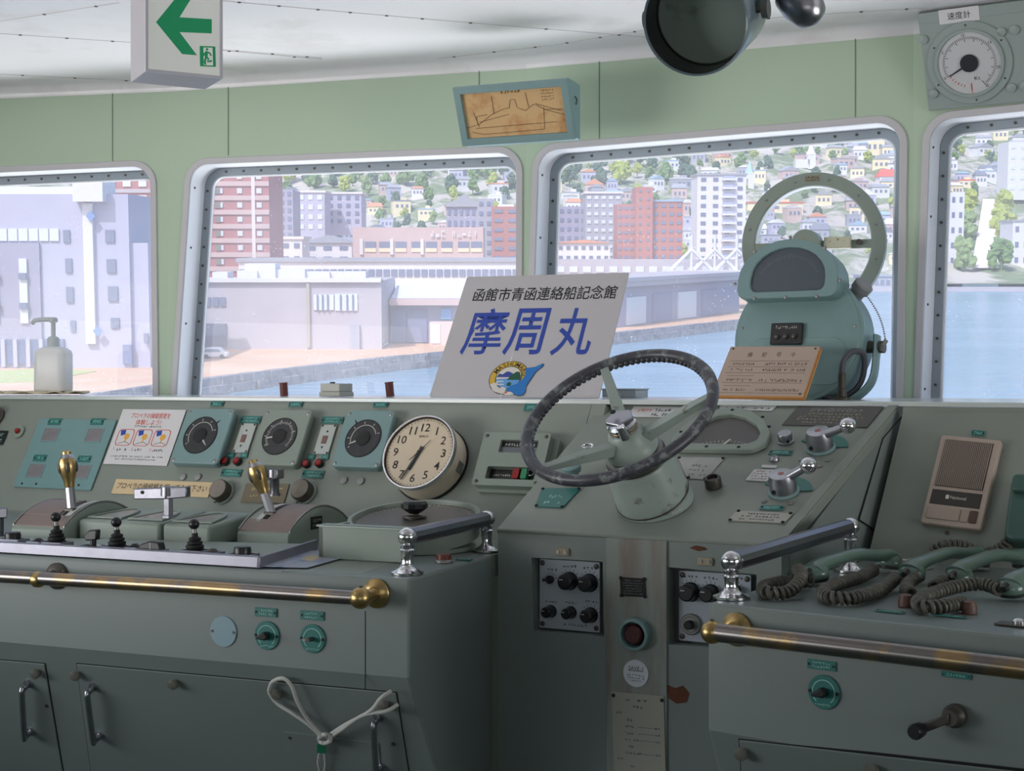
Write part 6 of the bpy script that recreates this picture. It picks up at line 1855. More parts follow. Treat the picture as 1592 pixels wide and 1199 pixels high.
# ================================================================== things on the telephone console
rd3 = random.Random(9)
def handset(A, B, toppy, label, group='telephone handsets on the right desk'):
    """A: picture point under the mouthpiece, B: under the earpiece"""
    pa, pb = RD.P(*RD.pix(*A)), RD.P(*RD.pix(*B))
    ax = pb - pa; L = ax.length
    t = thing('telephone_handset', label, 'telephone', Fr(pa + UP * .007, ax, UP.cross(ax)).M(0, 0), group)
    h = .031
    path = smoothpath([(-.012, 0, .020), (.010, 0, .030), (L * .28, 0, h + .006), (L * .55, 0, h + .010), (L * .80, 0, h + .002), (L * .98, 0, .030), (L + .012, 0, .020)], 6)
    n = len(path)
    rad = [.0145 + .006 * abs(2 * i / (n - 1) - 1) ** 3 for i in range(n)]
    obj('handle', MB().tube(path, rad, 16, False, None, (0, 1, 0), (1.15, .85)), phone, t)
    for nm, x, s in (('mouthpiece', 0, -1), ('earpiece', L, 1)):
        m = T(x, 0, 0) @ M4.Rotation(R(10) * s, 4, 'Y')
        c_ = obj(nm, MB().lathe([(.022, .006), (.0255, .010), (.026, .016), (.0235, .025), (.018, .031), (.010, .034)], 28, m), phone, t)
        obj('cap', MB().lathe([(.017, .001), (.023, .002), (.0245, .0075), (.0225, .0085)], 28, m), mat('dark_bakelite', srgb(44, 48, 46), .4), c_)
    obj('cord_socket', MB().cyl((-.022, 0, .020), (-.036, 0, .015), .008, .006, 12), black, t)
    return t
handset((1270, 910), (1382, 892), 852, 'green telephone handset nearest the chrome hand rail, leftmost of four')
handset((1419, 910), (1520, 888), 866, 'green telephone handset second from the chrome hand rail')
handset((1492, 914), (1592, 892), 870, 'green telephone handset third from the chrome hand rail')
handset((1574, 934), (1680, 910), 890, 'green telephone handset cut off by the right edge of the picture')
def coil(px, label, z=.0148, rc=.0092, turns=.0105, lift=None, fr=RD):
    P = []
    for i, p in enumerate(px):
        zz = z + (lift[i] if lift else 0)
        P.append(fr.P(*fr.pix(p[0], p[1], 0), zz))
    pts = smoothpath(P, 24)
    acc = [0.0]
    for a, b in zip(pts[:-1], pts[1:]): acc.append(acc[-1] + (b - a).length)
    L = acc[-1]; nt = L / turns; seg = 10
    n = int(nt * seg); out = []; j = 0; x = None
    for i in range(n + 1):
        s = L * i / n
        while j < len(acc) - 2 and acc[j + 1] < s: j += 1
        f = (s - acc[j]) / max(1e-9, acc[j + 1] - acc[j])
        c = pts[j].lerp(pts[j + 1], f); tg = (pts[j + 1] - pts[j]).normalized()
        x = (UP - tg * UP.dot(tg)).normalized(); y = tg.cross(x)
        a = 2 * pi * i / seg
        out.append(c + x * (rc * cos(a)) + y * (rc * sin(a)))
    o = out[0]
    t = obj('coiled_cord', MB().tube([p - o for p in out], .0040, 6), cordm, None, T(*o))
    return tag(t, label, 'cord', 'coiled telephone cords')
coil([(1262, 919), (1240, 917), (1216, 917), (1188, 925), (1192, 934), (1222, 934), (1240, 930), (1246, 923), (1240, 915)], 'coiled dark cord looping left of the handset nearest the chrome rail', lift=[.004, 0, 0, 0, 0, 0, .012, .022, .022])
coil([(1360, 902), (1334, 911), (1301, 921), (1280, 933), (1290, 942), (1323, 943), (1355, 936), (1378, 924), (1392, 918)], 'coiled dark cord curling between the first and second handsets', lift=[.006] + [0] * 7 + [.008])
coil([(1428, 918), (1414, 921), (1409, 929), (1416, 935)], 'short coiled dark cord hanging below the second handset', lift=[.012, .004, 0, 0])
coil([(1480, 922), (1466, 921), (1452, 926)], 'coiled dark cord arching up below the third handset', lift=[.008, .006, .002])
coil([(1556, 936), (1526, 931), (1486, 932), (1450, 938), (1428, 948), (1434, 957), (1464, 957), (1497, 951)], 'long coiled dark cord looping from the handset at the picture edge', lift=[.006, .012, .008, .002, 0, 0, 0, 0])
coil([(1454, 863), (1472, 853), (1502, 855), (1529, 866), (1556, 860), (1578, 844)], 'coiled dark cord lying along the foot of the panel under the intercom', fr=RP, lift=[.002, .002, .004, .002, .004, .010])
for i, (px, py) in enumerate(((1408, 944), (1507, 955))):
    t = thing('cord_plug', ('brown round cord plug under the short cord of the second handset', 'brown round cord plug at the end of the long looping cord')[i], 'plug', RD.at(px, py), 'brown cord plugs')
    obj('base', MB().lathe([(.013, 0), (.0135, .010), (.012, .014)], 20), mat('plug_brown', srgb(92, 64, 54), .5), t)
    obj('cap', MB().lathe([(.012, .014), (.0105, .020), (.006, .022)], 20), mat('plug_brown', (0, 0, 0)), t)
t = thing('button_strip', 'row of small white square buttons behind the first handset', 'buttons', RD.at(1408, 883))
k = scale_at(t.matrix_world.translation)
obj('base', MB().box((0, 0, .003), (.11, .036, .006)), greygreen, t, bevel=.001)
for i, (x, y) in enumerate(((-.045, -.006), (-.022, .0), (.002, -.012), (.012, .006), (.032, -.004), (.046, .010))):
    b_ = obj('button', MB().box((x, y, .012), (.015, .014, .013)), mat('button_white', srgb(190, 180, 178), .4), t, bevel=.002)
    if i < 2: obj('lettering', MB().box((x, y, .0187), (.008, .0015, .0003)).box((x, y - .003, .0187), (.010, .0015, .0003)), ink, b_)
for i, (px, py, w_) in enumerate(((1384, 953, .052), (1478, 960, .056))):
    t = thing('desk_plate', ('green plate on the desk edge below the second handset', 'green plate on the desk edge below the long looping cord')[i], 'plate', RD.at(px, py))
    nameplate(t, 0, 0, w_, .014, 0, 1)
t = thing('hinge_plate', 'worn steel plate with a shiny bolt at the right end of the desk', 'plate', RD.at(1584, 974))
obj('plate', MB().box((0, 0, .0015), (.07, .035, .003)), darkmetal, t, bevel=.001)
obj('bolt', MB().lathe([(.010, .003), (.010, .008), (.007, .011), (.003, .012)], 18), chrome, t)
obj('pin', MB().cyl((.016, .006, .003), (.016, .006, .022), .003), darkmetal, t)
ballrail(RD, (1137, 931), (1322, 889), 874, 820, 'chrome hand rail with ball ends at the left end of the telephone desk', .0175, .0195, False)
rotary(RF, 1282, 1076, 24, 1278, 1034, 44, 15, 'round dark teal rotary dial on the front of the telephone console', .2)
t = thing('valve_crank', 'dark crank handle on a round boss low on the telephone console front', 'crank', RF.at(1487, 1112))
k = scale_at(t.matrix_world.translation)
obj('boss', MB().lathe([(.019, 0), (.019, .012), (.014, .018), (.013, .030)], 26), darkmetal, t)
q = V(RF.pix(1447, 1127)) - V(RF.pix(1487, 1112))
obj('arm', MB().hexa([(0, -.008, .022), (q.x, q.y - .008, .030), (q.x, q.y + .008, .030), (0, .008, .022)][::-1], [(0, -.008, .034), (q.x, q.y - .008, .040), (q.x, q.y + .008, .040), (0, .008, .034)][::-1]), darkmetal, t, bevel=.002)
obj('grip', MB().lathe([(.009, .036), (.012, .042), (.013, .062), (.010, .068)], 20, T(q.x, q.y, 0)), black, t)
plate_at(t, RF, 1487, 1050, 46, 9, 1)
# intercom on the sloping panel
q = [(1468, 683), (1566, 687), (1519, 826), (1428, 819)]
mx, w, h = RP.quad(q, .0)
mx = RP.M(*RP.pix(1497, 754), 0, R(-4.5))
t = thing('intercom', 'beige slatted intercom speaker with a dark band on the right panel', 'intercom', mx)
ibe = mat('intercom_beige', srgb(176, 160, 148), .45)
obj('case', MB().prism(rrect(w, h, .006, 4), 0, .018), ibe, t, bevel=.003)
s = MB()
for i in range(26):
    x = -w * .40 + w * .78 * (i + .5) / 26
    s.box((x, h * .185, .019), (w * .78 / 26 * .55, h * .52, .004))
obj('grille_back', MB().box((-w * .01, h * .185, .0183), (w * .80, h * .53, .001)), mat('grille_dark', srgb(70, 62, 58), .6), t)
obj('grille', s, mat('grille_slats', srgb(150, 136, 126), .5), t, smooth=False)
bd = obj('band', MB().box((-w * .01, -h * .20, .0185), (w * .82, h * .16, .002)), mat('band_black', srgb(58, 54, 50), .3), t)
text('National', dialmark, bd, w * .03, -h * .19, .0198, w * .26, h * .035, name='maker_name')
obj('emblem', MB().prism(rrect(w * .055, h * .045, .002, 2, -w * .15, -h * .19), .0195, .0199), dialmark, bd, smooth=False)
obj('talk_key', MB().prism(rrect(w * .54, h * .135, .003, 3, -w * .15, -h * .375), .017, .0215), mat('key_beige', srgb(162, 146, 134), .45), t, bevel=.001)
obj('key', MB().prism(rrect(w * .13, h * .135, .003, 3, w * .20, -h * .375), .017, .0215), mat('key_beige', (0, 0, 0)), t, bevel=.001)
obj('dark_key', MB().prism(rrect(w * .12, h * .135, .003, 3, w * .34, -h * .375), .017, .021), mat('key_brown', srgb(84, 66, 56), .45), t, bevel=.001)
plate_at(t, RP, 1521, 674, 20, 8, 1)
screw(t, *lxy(t, RP, 1473, 829), 0, .005, darkmetal)
t = thing('wall_telephone', 'dark green telephone on the panel at the right edge of the picture', 'telephone', RP.at(1602, 805))
obj('body', MB().prism(rrect(.075, .15, .02, 6), 0, .05), mat('dark_phone_green', srgb(62, 92, 84), .35), t, bevel=.008, seg=3)
obj('cradle', MB().prism(rrect(.06, .04, .01, 4, 0, .05), .05, .07), mat('dark_phone_green', (0, 0, 0)), t, bevel=.004)

# ================================================================== things on the ledge under the windows
front_line = [tL, t0, t1, hbl, hbr, r0, r1, rR]
def ledge(px, f):
    """point on the ledge under picture column px, a share f of the way from its front edge to the wall"""
    k = (px - 796.0) / F
    def hit(a, b):
        d = b - a; den = d.x - k * d.y
        s = (k * a.y - a.x) / den
        return (s, a.y + d.y * s)
    def scan(line):
        best = None
        for a, b in zip(line[:-1], line[1:]):
            s, y = hit(a, b)
            if -1e-6 <= s <= 1 + 1e-6: return y
            if best is None or abs(s - .5) < best[0]: best = (abs(s - .5), y)
        return best[1]
    y0, y1 = scan(front_line), scan(wp)
    y = y0 + (y1 - y0) * f
    return V((k * y, y, ZL))
# hand sanitiser bottle on a lace cloth
p = ledge(83, .45); k = scale_at(p)
hz_ = rise(p, 493)
zs = hz_ / .178
t = thing('lace_cloth', 'crumpled cream lace cloth under the hand sanitiser bottle', 'cloth', T(p.x - .035, p.y - .02, ZL) @ M4.Rotation(-.3, 4, 'Z'))
r_ = random.Random(2)
rim_ = [((.15 + .018 * r_.random() + .012 * sin(3 * a_)) * cos(a_), (.085 + .012 * r_.random()) * sin(a_)) for a_ in [2 * pi * i / 40 for i in range(40)]]
def clothz(u, v):
    i = u * 40; a_ = 2 * pi * u; rr = v
    b = rim_[int(i) % 40]; c = rim_[(int(i) + 1) % 40]; f = i - int(i)
    x, y = b[0] + (c[0] - b[0]) * f, b[1] + (c[1] - b[1]) * f
    return (x * rr, y * rr, .003 + (.004 + .004 * sin(9 * a_ + 2 * rr * 5)) * (1 if rr > .55 else .25))
cl = MB().grid(clothz, 80, 10)
co = obj('cloth', cl, mat('lace_cream', srgb(206, 196, 170), .9, noise=.25, scale=120, bump=.8, bscale=300), t)
so = co.modifiers.new('thickness', 'SOLIDIFY'); so.thickness = .003
t = thing('pump_bottle', 'white hand sanitiser pump bottle standing on the lace cloth', 'bottle', T(p.x, p.y, ZL + .011) @ M4.Rotation(-.25, 4, 'Z') @ M4.Scale(zs * .96, 4))
wp_ = mat('bottle_white', srgb(232, 232, 234), .35)
bt = MB(); secs = [(.0, .92), (.004, 1), (.088, 1), (.097, .93), (.1025, .72), (.106, .42)]
n = 28
for z_, s in secs: pass
vs = []; fs = []
for z_, s in secs:
    o_ = rrect(.084 * s, .056 * s, .017 * s, 6)
    vs += [(x, y, z_) for x, y in o_]
m_ = len(o_)
for a in range(len(secs) - 1):
    for i in range(m_): fs.append((a * m_ + i, a * m_ + (i + 1) % m_, (a + 1) * m_ + (i + 1) % m_, (a + 1) * m_ + i))
fs += [tuple(range(m_ - 1, -1, -1)), tuple((len(secs) - 1) * m_ + i for i in range(m_))]
obj('body', MB().add(vs, fs), wp_, t, angle=50)
pw = mat('pump_white', srgb(196, 202, 206), .4)
obj('collar', MB().lathe([(.0145, .104), (.0145, .124), (.012, .128), (.009, .130)], 28), pw, t)
pm = obj('pump', MB().lathe([(.0055, .128), (.0055, .162), (.010, .164), (.0105, .172), (.009, .174)], 22), pw, t)
obj('spout', MB().tube(smoothpath([(.006, 0, .170), (-.030, 0, .170), (-.050, 0, .167), (-.056, 0, .160)], 6), [.0058] * 13 + [.005] * 6, 12), pw, pm)
# box, two posts, low plate
p = ledge(523, .35); k = scale_at(p)
t = thing('junction_box', 'small beige-grey box with a black switch on the ledge under the middle window', 'box', T(*p) @ M4.Rotation(R(-35), 4, 'Z'))
w = 40 * k; h = rise(p, 597)
obj('base', MB().box((0, 0, h * .18), (w * 1.06, w * .84, h * .36)), mat('box_beige', srgb(176, 176, 168), .5), t, bevel=.002)
obj('lid', MB().box((0, 0, h * .68), (w, w * .78, h * .64)), mat('box_beige', (0, 0, 0)), t, bevel=.003)
obj('switch', MB().box((-w * .2, 0, h * 1.02), (.014, .010, .008)), black, t, bevel=.002)
maroon = mat('maroon_rubber', srgb(112, 58, 54), .5, noise=.15, scale=40)
for i, (px, ty, lean) in enumerate(((440, 595, -.06), (605, 594, -.10))):
    p = ledge(px + 2, .55); h = rise(p, ty)
    tag(obj('rubber_post', MB().lathe([(.0125, 0), (.0125, h * .9), (.0135, h * .92), (.0135, h), (.010, h * 1.01)], 18), maroon, None, T(*p) @ M4.Rotation(lean, 4, 'Y')),
        ('short maroon rubber post on the ledge left of the small beige box', 'short maroon rubber post on the ledge right of the small beige box')[i], 'post', 'maroon posts on the ledge')
p = ledge(972, .55); h = rise(p, 607)
t = thing('low_box', 'low flat grey box on the ledge behind the big white sign', 'box', T(*p) @ M4.Rotation(R(-26), 4, 'Z'))
obj('body', MB().box((0, 0, h / 2), (.10, .10, h)), mat('low_box_grey', srgb(178, 184, 186), .45), t, bevel=.002)
obj('lid', MB().box((0, 0, h + .002), (.104, .104, .004)), mat('low_box_grey', (0, 0, 0)), t, bevel=.001)

def fit_board(bl, br, tl_px):
    """lean angle and height of a board standing on bl-br whose upper left corner shows at tl_px"""
    u = (br - bl).normalized(); bk = UP.cross(u).normalized()
    best = None
    for i in range(0, 130):
        ph = R(i * .5)
        v = UP * cos(ph) + bk * sin(ph)
        for j in range(60, 460, 2):
            p = bl + v * (j * .001)
            x, y = proj(p); e = (x - tl_px[0]) ** 2 + (y - tl_px[1]) ** 2
            if best is None or e < best[0]: best = (e, v, j * .001)
    return best[1], best[2]
# --- the big white sign
bl, br = ledge(668, .04), ledge(932, .04)
v_, H_ = fit_board(bl, br, (727, 433))
bl = bl + UP * .001
SG = Fr(bl, br - bl, v_)
W_ = (br - bl).length
t = thing('ship_sign', 'large white sign board with blue brush characters and a round ship emblem', 'sign', SG.M(W_ / 2, H_ / 2, .004))
sgw = mat('sign_white_shaded', srgb(186, 183, 186), .5)  # white board, its backlit shade put into the base colour
obj('board', MB().prism(rrect(W_, H_, .006, 4), -.004, .0), sgw, t, bevel=.001)
def sp(px, py): return lxy(t, SG, px, py, .004)
x0, y0 = sp(846, 457)
text('函館市青函連絡船記念館', ink, t, x0, y0, .0006, abs(sp(956, 457)[0] - sp(735, 458)[0]), H_ * .115, thick=.007)
for ch, px, wpx, hpx in (('摩', 755, 64, 76), ('周', 819, 60, 76), ('丸', 893, 60, 76)):
    x0, y0 = sp(px, 516)
    k = scale_at(SG.P(0, 0))
    text(ch, blue, t, x0, y0, .0006, wpx * k * 1.06, hpx * k * 1.22, thick=.009, name='brush_character')
# emblem: yellow ring with lettering, lake, hills, blue dolphin
ex, ey = sp(791, 588)
ko = scale_at(SG.P(0, 0)); er = 28.5 * ko * 1.12
em = obj('emblem', MB().lathe([(er, .0003), (er, .0006)], 48, T(ex, ey, 0)), ink, t, smooth=False)
def epart(nm, poly, z, m): return obj(nm, MB().prism([(ex + x * er, ey + y * er) for x, y in poly], z, z + .0002), m, em, smooth=False)
yel = mat('emblem_yellow', srgb(206, 170, 60), .6); gre = mat('emblem_green', srgb(24, 84, 58), .6); lbl = mat('emblem_lake', srgb(96, 156, 214), .6); dbl = mat('emblem_dolphin', srgb(36, 116, 190), .6); ind = mat('emblem_indigo', srgb(56, 72, 150), .6); cri = mat('emblem_white', srgb(214, 208, 200), .6)
epart('ring', circ(.965, 48), .0006, yel); epart('ring_lower', sector(.62, .965, 205, 300, 20), .00085, cri)
epart('inner_line', circ(.68, 40), .0010, ink); epart('sky', circ(.64, 40), .0012, cri)
epart('lake', [(.64 * cos(R(a)), .64 * sin(R(a))) for a in range(-170, 1, 10)], .0014, lbl)
epart('indigo_hill', [(-.63, .02), (-.52, .24), (-.36, .18), (-.16, .36), (.0, .34), (.2, .22), (.3, .02)], .0016, ind)
epart('green_hill', [(-.05, -.14), (.12, .14), (.34, .34), (.5, .34), (.62, .1), (.62, -.14)], .0018, gre)
epart('waves', [(-.56, -.22), (-.2, -.2), (-.2, -.27), (-.5, -.29), (-.5, -.38), (-.14, -.38), (-.14, -.45), (-.58, -.45)], .0018, cri)
epart('foam', [(-.7, -.72), (-.5, -.56), (-.36, -.70), (-.2, -.55), (-.02, -.6), (.1, -.8), (-.2, -.93), (-.5, -.86)], .0018, cri)
epart('lily', circ(.12, 16, .12, -.40), .0020, gre)
dol = [(.02, -.78), (.2, -.52), (.52, -.38), (.72, -.16), (.84, .08), (.82, .34), (.76, .52), (.92, .56), (1.2, .60), (1.52, .80), (1.62, .78), (1.56, .58), (1.32, .34), (1.24, .10), (1.12, -.24), (1.02, -.56), (1.08, -.80), (1.0, -1.02), (.78, -1.06), (.5, -.98), (.36, -.84), (.2, -.82)]
epart('dolphin_outline', [(x * 1.03 - .015, y * 1.03) for x, y in dol], .0020, ink); epart('dolphin', dol, .0022, dbl)
epart('dolphin_belly', [(.06, -.82), (.36, -.86), (.52, -.98), (.3, -1.06), (.04, -1.04)], .0024, cri); epart('dolphin_tongue', [(.02, -.86), (.22, -.84), (.06, -.98)], .0026, red)
for i, ch in enumerate('MASHUMARU'):
    a = 152 - i * 17.2
    text(ch, ink, em, ex + er * .815 * cos(R(a)), ey + er * .815 * sin(R(a)), .0012, None, er * .24, rot=R(a - 90), thick=.006)
x0, y0 = sp(791, 583)
obj('fold_line', MB().box((sp(787, 588)[0], (sp(787, 549)[1] + sp(787, 624)[1]) / 2, .0003), (.0015, abs(sp(787, 549)[1] - sp(787, 624)[1]), .0008)), white, t, smooth=False)
# --- plywood board of steering orders
bl, br = ledge(1108, .05), ledge(1250, .05)
v_, H_ = fit_board(bl, br, (1137, 546))
bl = bl + UP * .002
BG = Fr(bl, br - bl, v_); W_ = (br - bl).length
t = thing('order_board', 'plywood board with hand-lettered steering orders beside the wheel', 'board', BG.M(W_ / 2, H_ / 2, .0))
bdm = mat('board_buff', srgb(178, 158, 144), .6, noise=.05, scale=20)
obj('back_sheet', MB().prism(rrect(W_, H_, .002, 2, .004), .0, .005), mat('plywood_edge', srgb(206, 150, 90), .5, noise=.15, scale=60), t, smooth=False)
obj('front_sheet', MB().prism(rrect(W_, H_, .002, 2), .0065, .0115), mat('plywood_edge', (0, 0, 0)), t, smooth=False)
obj('face', MB().prism(rrect(W_ * .992, H_ * .985, .002, 2), .0114, .0120), bdm, t, smooth=False)
for ch, x in zip('操舵号令', (-.24, -.08, .08, .24)): text(ch, mat('brown_ink', srgb(88, 74, 66), .7), t, x * W_, H_ * .33, .0123, W_ * .055, H_ * .1)
s = MB(); r_ = random.Random(6)
for y in (.20, .08, -.04, -.24, -.44): s.box((.0, y * H_, .0122), (W_ * .88, .0008, .0002))
for y in (-.10, -.17, -.30): s.box((-W_ * .26, y * H_, .0122), (W_ * .3, .0008, .0002))
for y in (.14, .02, -.19, -.38):
    strokes(s, -W_ * .40, -W_ * .12, y * H_, H_ * .055, 10, .0122, r_, .65); strokes(s, -W_ * .04, W_ * .43, y * H_, H_ * .06, 20, .0122, r_)
obj('lettering', s, mat('brown_ink', (0, 0, 0)), t, smooth=False)
for sx in (-1, 1):
    for sy in (-1, 1): screw(t, sx * W_ * .46, sy * H_ * .45, .0118, .003, darkmetal)

# --- round clear view screen on the window
WC = WALL[2]
mx = WC.at(1264, 380, -.07)
t = thing('clear_view_screen', 'round clear view screen ring with its motor on the right-hand window', 'window wiper', mx)
k = scale_at(mx.translation); ro = 108 * k / cos(R(14)); ri = ro * .815
obj('ring', MB().ring(circ(ro, 72), circ(ri, 72), -.024, .012), greygreen, t, bevel=.003)
obj('inner_ring', MB().ring(circ(ri * 1.002, 72), circ(ri * .985, 72), -.03, .006), white, t)
for i in range(12): screw(t, (ro + ri) / 2 * cos(R(30 * i + 15)), (ro + ri) / 2 * sin(R(30 * i + 15)), .012, .004, steel)
p_ = obj('maker_plate', MB().box((0, (ro + ri) / 2, .0125), (.042, .018, .002)), mat('plate_gold', srgb(140, 134, 116), .5), t)
s = MB(); strokes(s, -.019, .019, (ro + ri) / 2 + .004, .007, 6, .0138, rd3); strokes(s, -.019, .019, (ro + ri) / 2 - .004, .006, 7, .0138, rd3); obj('lettering', s, ink, p_, smooth=False)
obj('disc', MB().lathe([(ri, -.020), (ri, -.018)], 64), clear, t)
obj('motor', MB().lathe([(.040, -.015), (.040, .055), (.037, .060)], 36, T(-.012, 0, 0)), greygreen, t)
obj('motor_mark', MB().lathe([(.007, .0602), (.007, .0608)], 12, T(-.016, .006, 0)), mat('ochre_mark', srgb(180, 130, 60), .6), t)
obj('arm', MB().box((ri * .52, -.004, .004), (ri * 1.0, .026, .012)), greygreen, t, bevel=.002)
obj('arm', MB().box((-ri * .55, -.004, .004), (ri * .9, .022, .012)), greygreen, t, bevel=.002)
obj('terminal_box', MB().box((ri * .44, .0, .018), (.075, .034, .028)), mat('terminal_paint', srgb(196, 194, 170), .5, speck=(srgb(120, 92, 60), 60, .58, .64), noise=.05), t, bevel=.002)
obj('terminal_knob', MB().cyl((ri * .80, 0, .008), (ri * .80, 0, .024), .009), darkmetal, t)

# --- gyro repeater on its fork in front of that window
p = ledge(1300, .46)
D0 = p.y
c_ = at_d(1240, 522, D0 + .03)
k = scale_at(c_); r = 104 * k
yw = R(33)
GU = V((cos(yw), -sin(yw), 0)); GN = V((-sin(yw) * cos(R(12)), -cos(yw) * cos(R(12)), sin(R(12))))
GR = Fr(c_, GU, GN.cross(GU))
t = thing('gyro_repeater', 'teal drum-shaped gyro repeater with an arched dark window on a fork stand', 'compass repeater', GR.M(0, 0))
dp_ = .105
obj('drum', MB().lathe([(r * .78, -dp_ * 1.25), (r * .98, -dp_), (r * 1.0, -dp_ * .9), (r * 1.0, -.012), (r * .97, .0), (r * .94, .003)], 60), teal, t)
obj('front_rim', MB().lathe([(r * .975, -.016), (r * 1.02, -.014), (r * 1.02, -.004), (r * .975, -.001)], 60, None, False), teal, t)
obj('face', MB().prism(rrect(r * 1.55, r * .72, r * .22, 8, 0, -r * .40), .002, .006), teal, t, bevel=.002)
# arched hood: bezel, window
hx, hy = lxy(t, GR, 1226, 424, .04)
def arch(s):
    return rpoly([tuple(x) for x in ([(-.80 * r * s, -.40 * r * s), (.80 * r * s, -.40 * r * s)] + [(.80 * r * s * cos(R(a)), -.10 * r * s + .62 * r * s * sin(R(a))) for a in range(0, 181, 15)])], .03 * s, 3)
A1 = [(x + hx, y + hy) for x, y in arch(1.0)]; A2 = [(x + hx, y + hy) for x, y in arch(.74)]
obj('hood', MB().prism(A1, -.04, .034), teal, t, bevel=.004)
obj('bezel', MB().ring(A1, A2, .030, .046), teal, t, bevel=.003)
wn = obj('window', MB().prism(A2, .034, .0365), mat('repeater_window', srgb(70, 82, 92), .3, noise=.04, scale=10), t, smooth=False)
s = MB()
for i in range(25):
    a = R(28 + 124 * i / 24); l = .012 if i % 4 == 0 else .006
    s.box((0, 0, .0368), (l, .001, .0004), T(hx + .50 * r * cos(a), hy - .22 * r + .48 * r * sin(a), 0) @ M4.Rotation(a, 4, 'Z'))
obj('scale_marks', s, mat('faint_scale', srgb(120, 132, 138), .5), wn, smooth=False)
obj('glass', MB().prism(A2, .042, .0425), clear, t, smooth=False)
for x, y in ((-.93, -.2), (-.62, .36), (0, .57), (.62, .36), (.93, -.2), (-.55, -.46), (0, -.46), (.55, -.46)):
    screw(t, hx + x * r * .9, hy + y * r * .9 + .004, .046, .005, steel)
for a in (172, 205, 338, 8): screw(t, r * .9 * cos(R(a)), r * .9 * sin(R(a)), .002, .005, steel)
bx_, by_ = lxy(t, GR, 1224, 520, .008)
bp2 = obj('black_plate', MB().prism(rrect(.088, .058, .003, 3, bx_, by_), .005, .016), black, t, bevel=.002)
s = MB(); strokes(s, bx_ - .03, bx_ + .03, by_ + .017, .009, 10, .0165, rd3); obj('lettering', s, dialmark, bp2, smooth=False)
for x in (-.024, .0, .024): obj('switch', MB().lathe([(.006, .016), (.006, .022), (.002, .024)], 14, T(bx_ + x, by_ - .008, 0)), darkmetal, bp2)
# fork arm, pivot, cap, chain, cable
inv6 = t.matrix_world.inverted()
foot = V((ledge(1309, .32).x, ledge(1309, .32).y, ZL))
fl = inv6 @ foot
piv = V((r * 1.04, -.02, -dp_ * .55))
obj('fork_arm', MB().tube(smoothpath([piv + V((.012, .03, 0)), piv + V((.014, -.02, 0)), piv + V((.004, -r * .55, 0)), V((r * .72, -r * .98, -dp_ * .5)), V((r * .3, -r * 1.16, -dp_ * .5))], 6), .022, 12, False, None, (1, 0, 0), (.35, 1.0)), teal, t)
obj('pivot', MB().cyl(piv + V((-.02, 0, 0)), piv + V((.034, 0, 0)), .016), darkmetal, t)
obj('pivot_handle', MB().tube([piv + V((.03, -.012, .012)), piv + V((.036, .0, .018)), piv + V((.04, .014, .01))], .006, 8), steel, t)
pc_ = V((r * .3, -r * 1.16, -dp_ * .5)); 
wf = t.matrix_world @ pc_; fl0 = inv6 @ V((wf.x, wf.y, ZL))
obj('stand', MB().cyl(pc_ + V((0, .02, 0)), fl0 + (pc_ - fl0).normalized() * .0, .030, .034, 26), teal, t)
cx_, cy_ = lxy(t, GR, 1342, 448, -dp_ * .5)
cap = obj('lamp_cap', MB().lathe([(.020, -.03), (.020, .005), (.026, .006), (.027, .026), (.022, .030)], 18, T(cx_ - .012, cy_ - .01, -dp_ * .5) @ M4.Rotation(R(62), 4, 'Y') @ M4.Rotation(R(-38), 4, 'X')), mat('cap_grey', srgb(134, 134, 136), .45, noise=.1, scale=60), t)
s = MB(); a0_ = V((cx_ + .012, cy_ - .02, -dp_ * .5 + .01)); b0_ = piv + V((.04, .008, .01))
for i in range(24):
    f = i / 23; q_ = a0_.lerp(b0_, f) + V((.014 * sin(pi * f), 0, .01 * sin(pi * f))); s.sphere(tuple(q_), .0026, 6, 5)
obj('bead_chain', s, steel, t)
def cpt(px, py, dd): return inv6 @ at_d(px, py, dd)
dd_ = foot.y
obj('cable', MB().tube(smoothpath([cpt(1309, 612, dd_), cpt(1308, 588, dd_), cpt(1312, 560, dd_), cpt(1326, 547, dd_ + .01), cpt(1341, 549, dd_ + .03), cpt(1344, 570, dd_ + .05), cpt(1338, 595, dd_ + .06), cpt(1322, 612, dd_ + .07), cpt(1300, 619, dd_ + .08), cpt(1278, 614, dd_ + .09), cpt(1266, 598, dd_ + .10)], 8), .0075, 12), mat('cable_grey', srgb(78, 80, 88), .45), t)
cg = obj('cable_gland', MB().lathe([(.024, 0), (.024, .006), (.012, .008), (.012, .028), (.010, .030), (.0105, .062), (.008, .070)], 22, inv6 @ T(*foot)), darkmetal, t)

# ================================================================== wall and ceiling things
# --- framed drawing case over the window post
BW = Fr(at_d(719, 226, 4.42), (cos(R(22)), -sin(R(22)), 0), UP)
o_ = BW.P(0, 0, .0)
tilt = R(24)
PF = Fr(o_ + BW.n * .035, BW.u, UP * cos(tilt) + BW.n * sin(tilt))
q = [(704, 135), (881, 122), (895, 216), (719, 226)]
mx, w, h = PF.quad(q)
a, b = PF.pix(800, 175)
t = thing('drawing_case', 'shallow teal case with a yellowed ship drawing above the window post', 'picture frame', PF.M(a, b))
inv7 = t.matrix_world.inverted()
fq = [(-w / 2, -h / 2), (w / 2, -h / 2), (w / 2, h / 2), (-w / 2, h / 2)]
wq = []
for x, y in fq:
    P_ = t.matrix_world @ V((x, y, 0))
    d_ = (P_ - BW.o).dot(BW.n)
    wq.append(inv7 @ (P_ - BW.n * (d_ + .002)))
cs_ = MB().hexa(wq, [V((x, y, -.004)) for x, y in fq])
obj('case', cs_, teal, t, bevel=.002, smooth=False)
obj('frame', MB().ring(fq, inset(fq, .021), -.004, .010), teal, t, bevel=.0015, smooth=False)
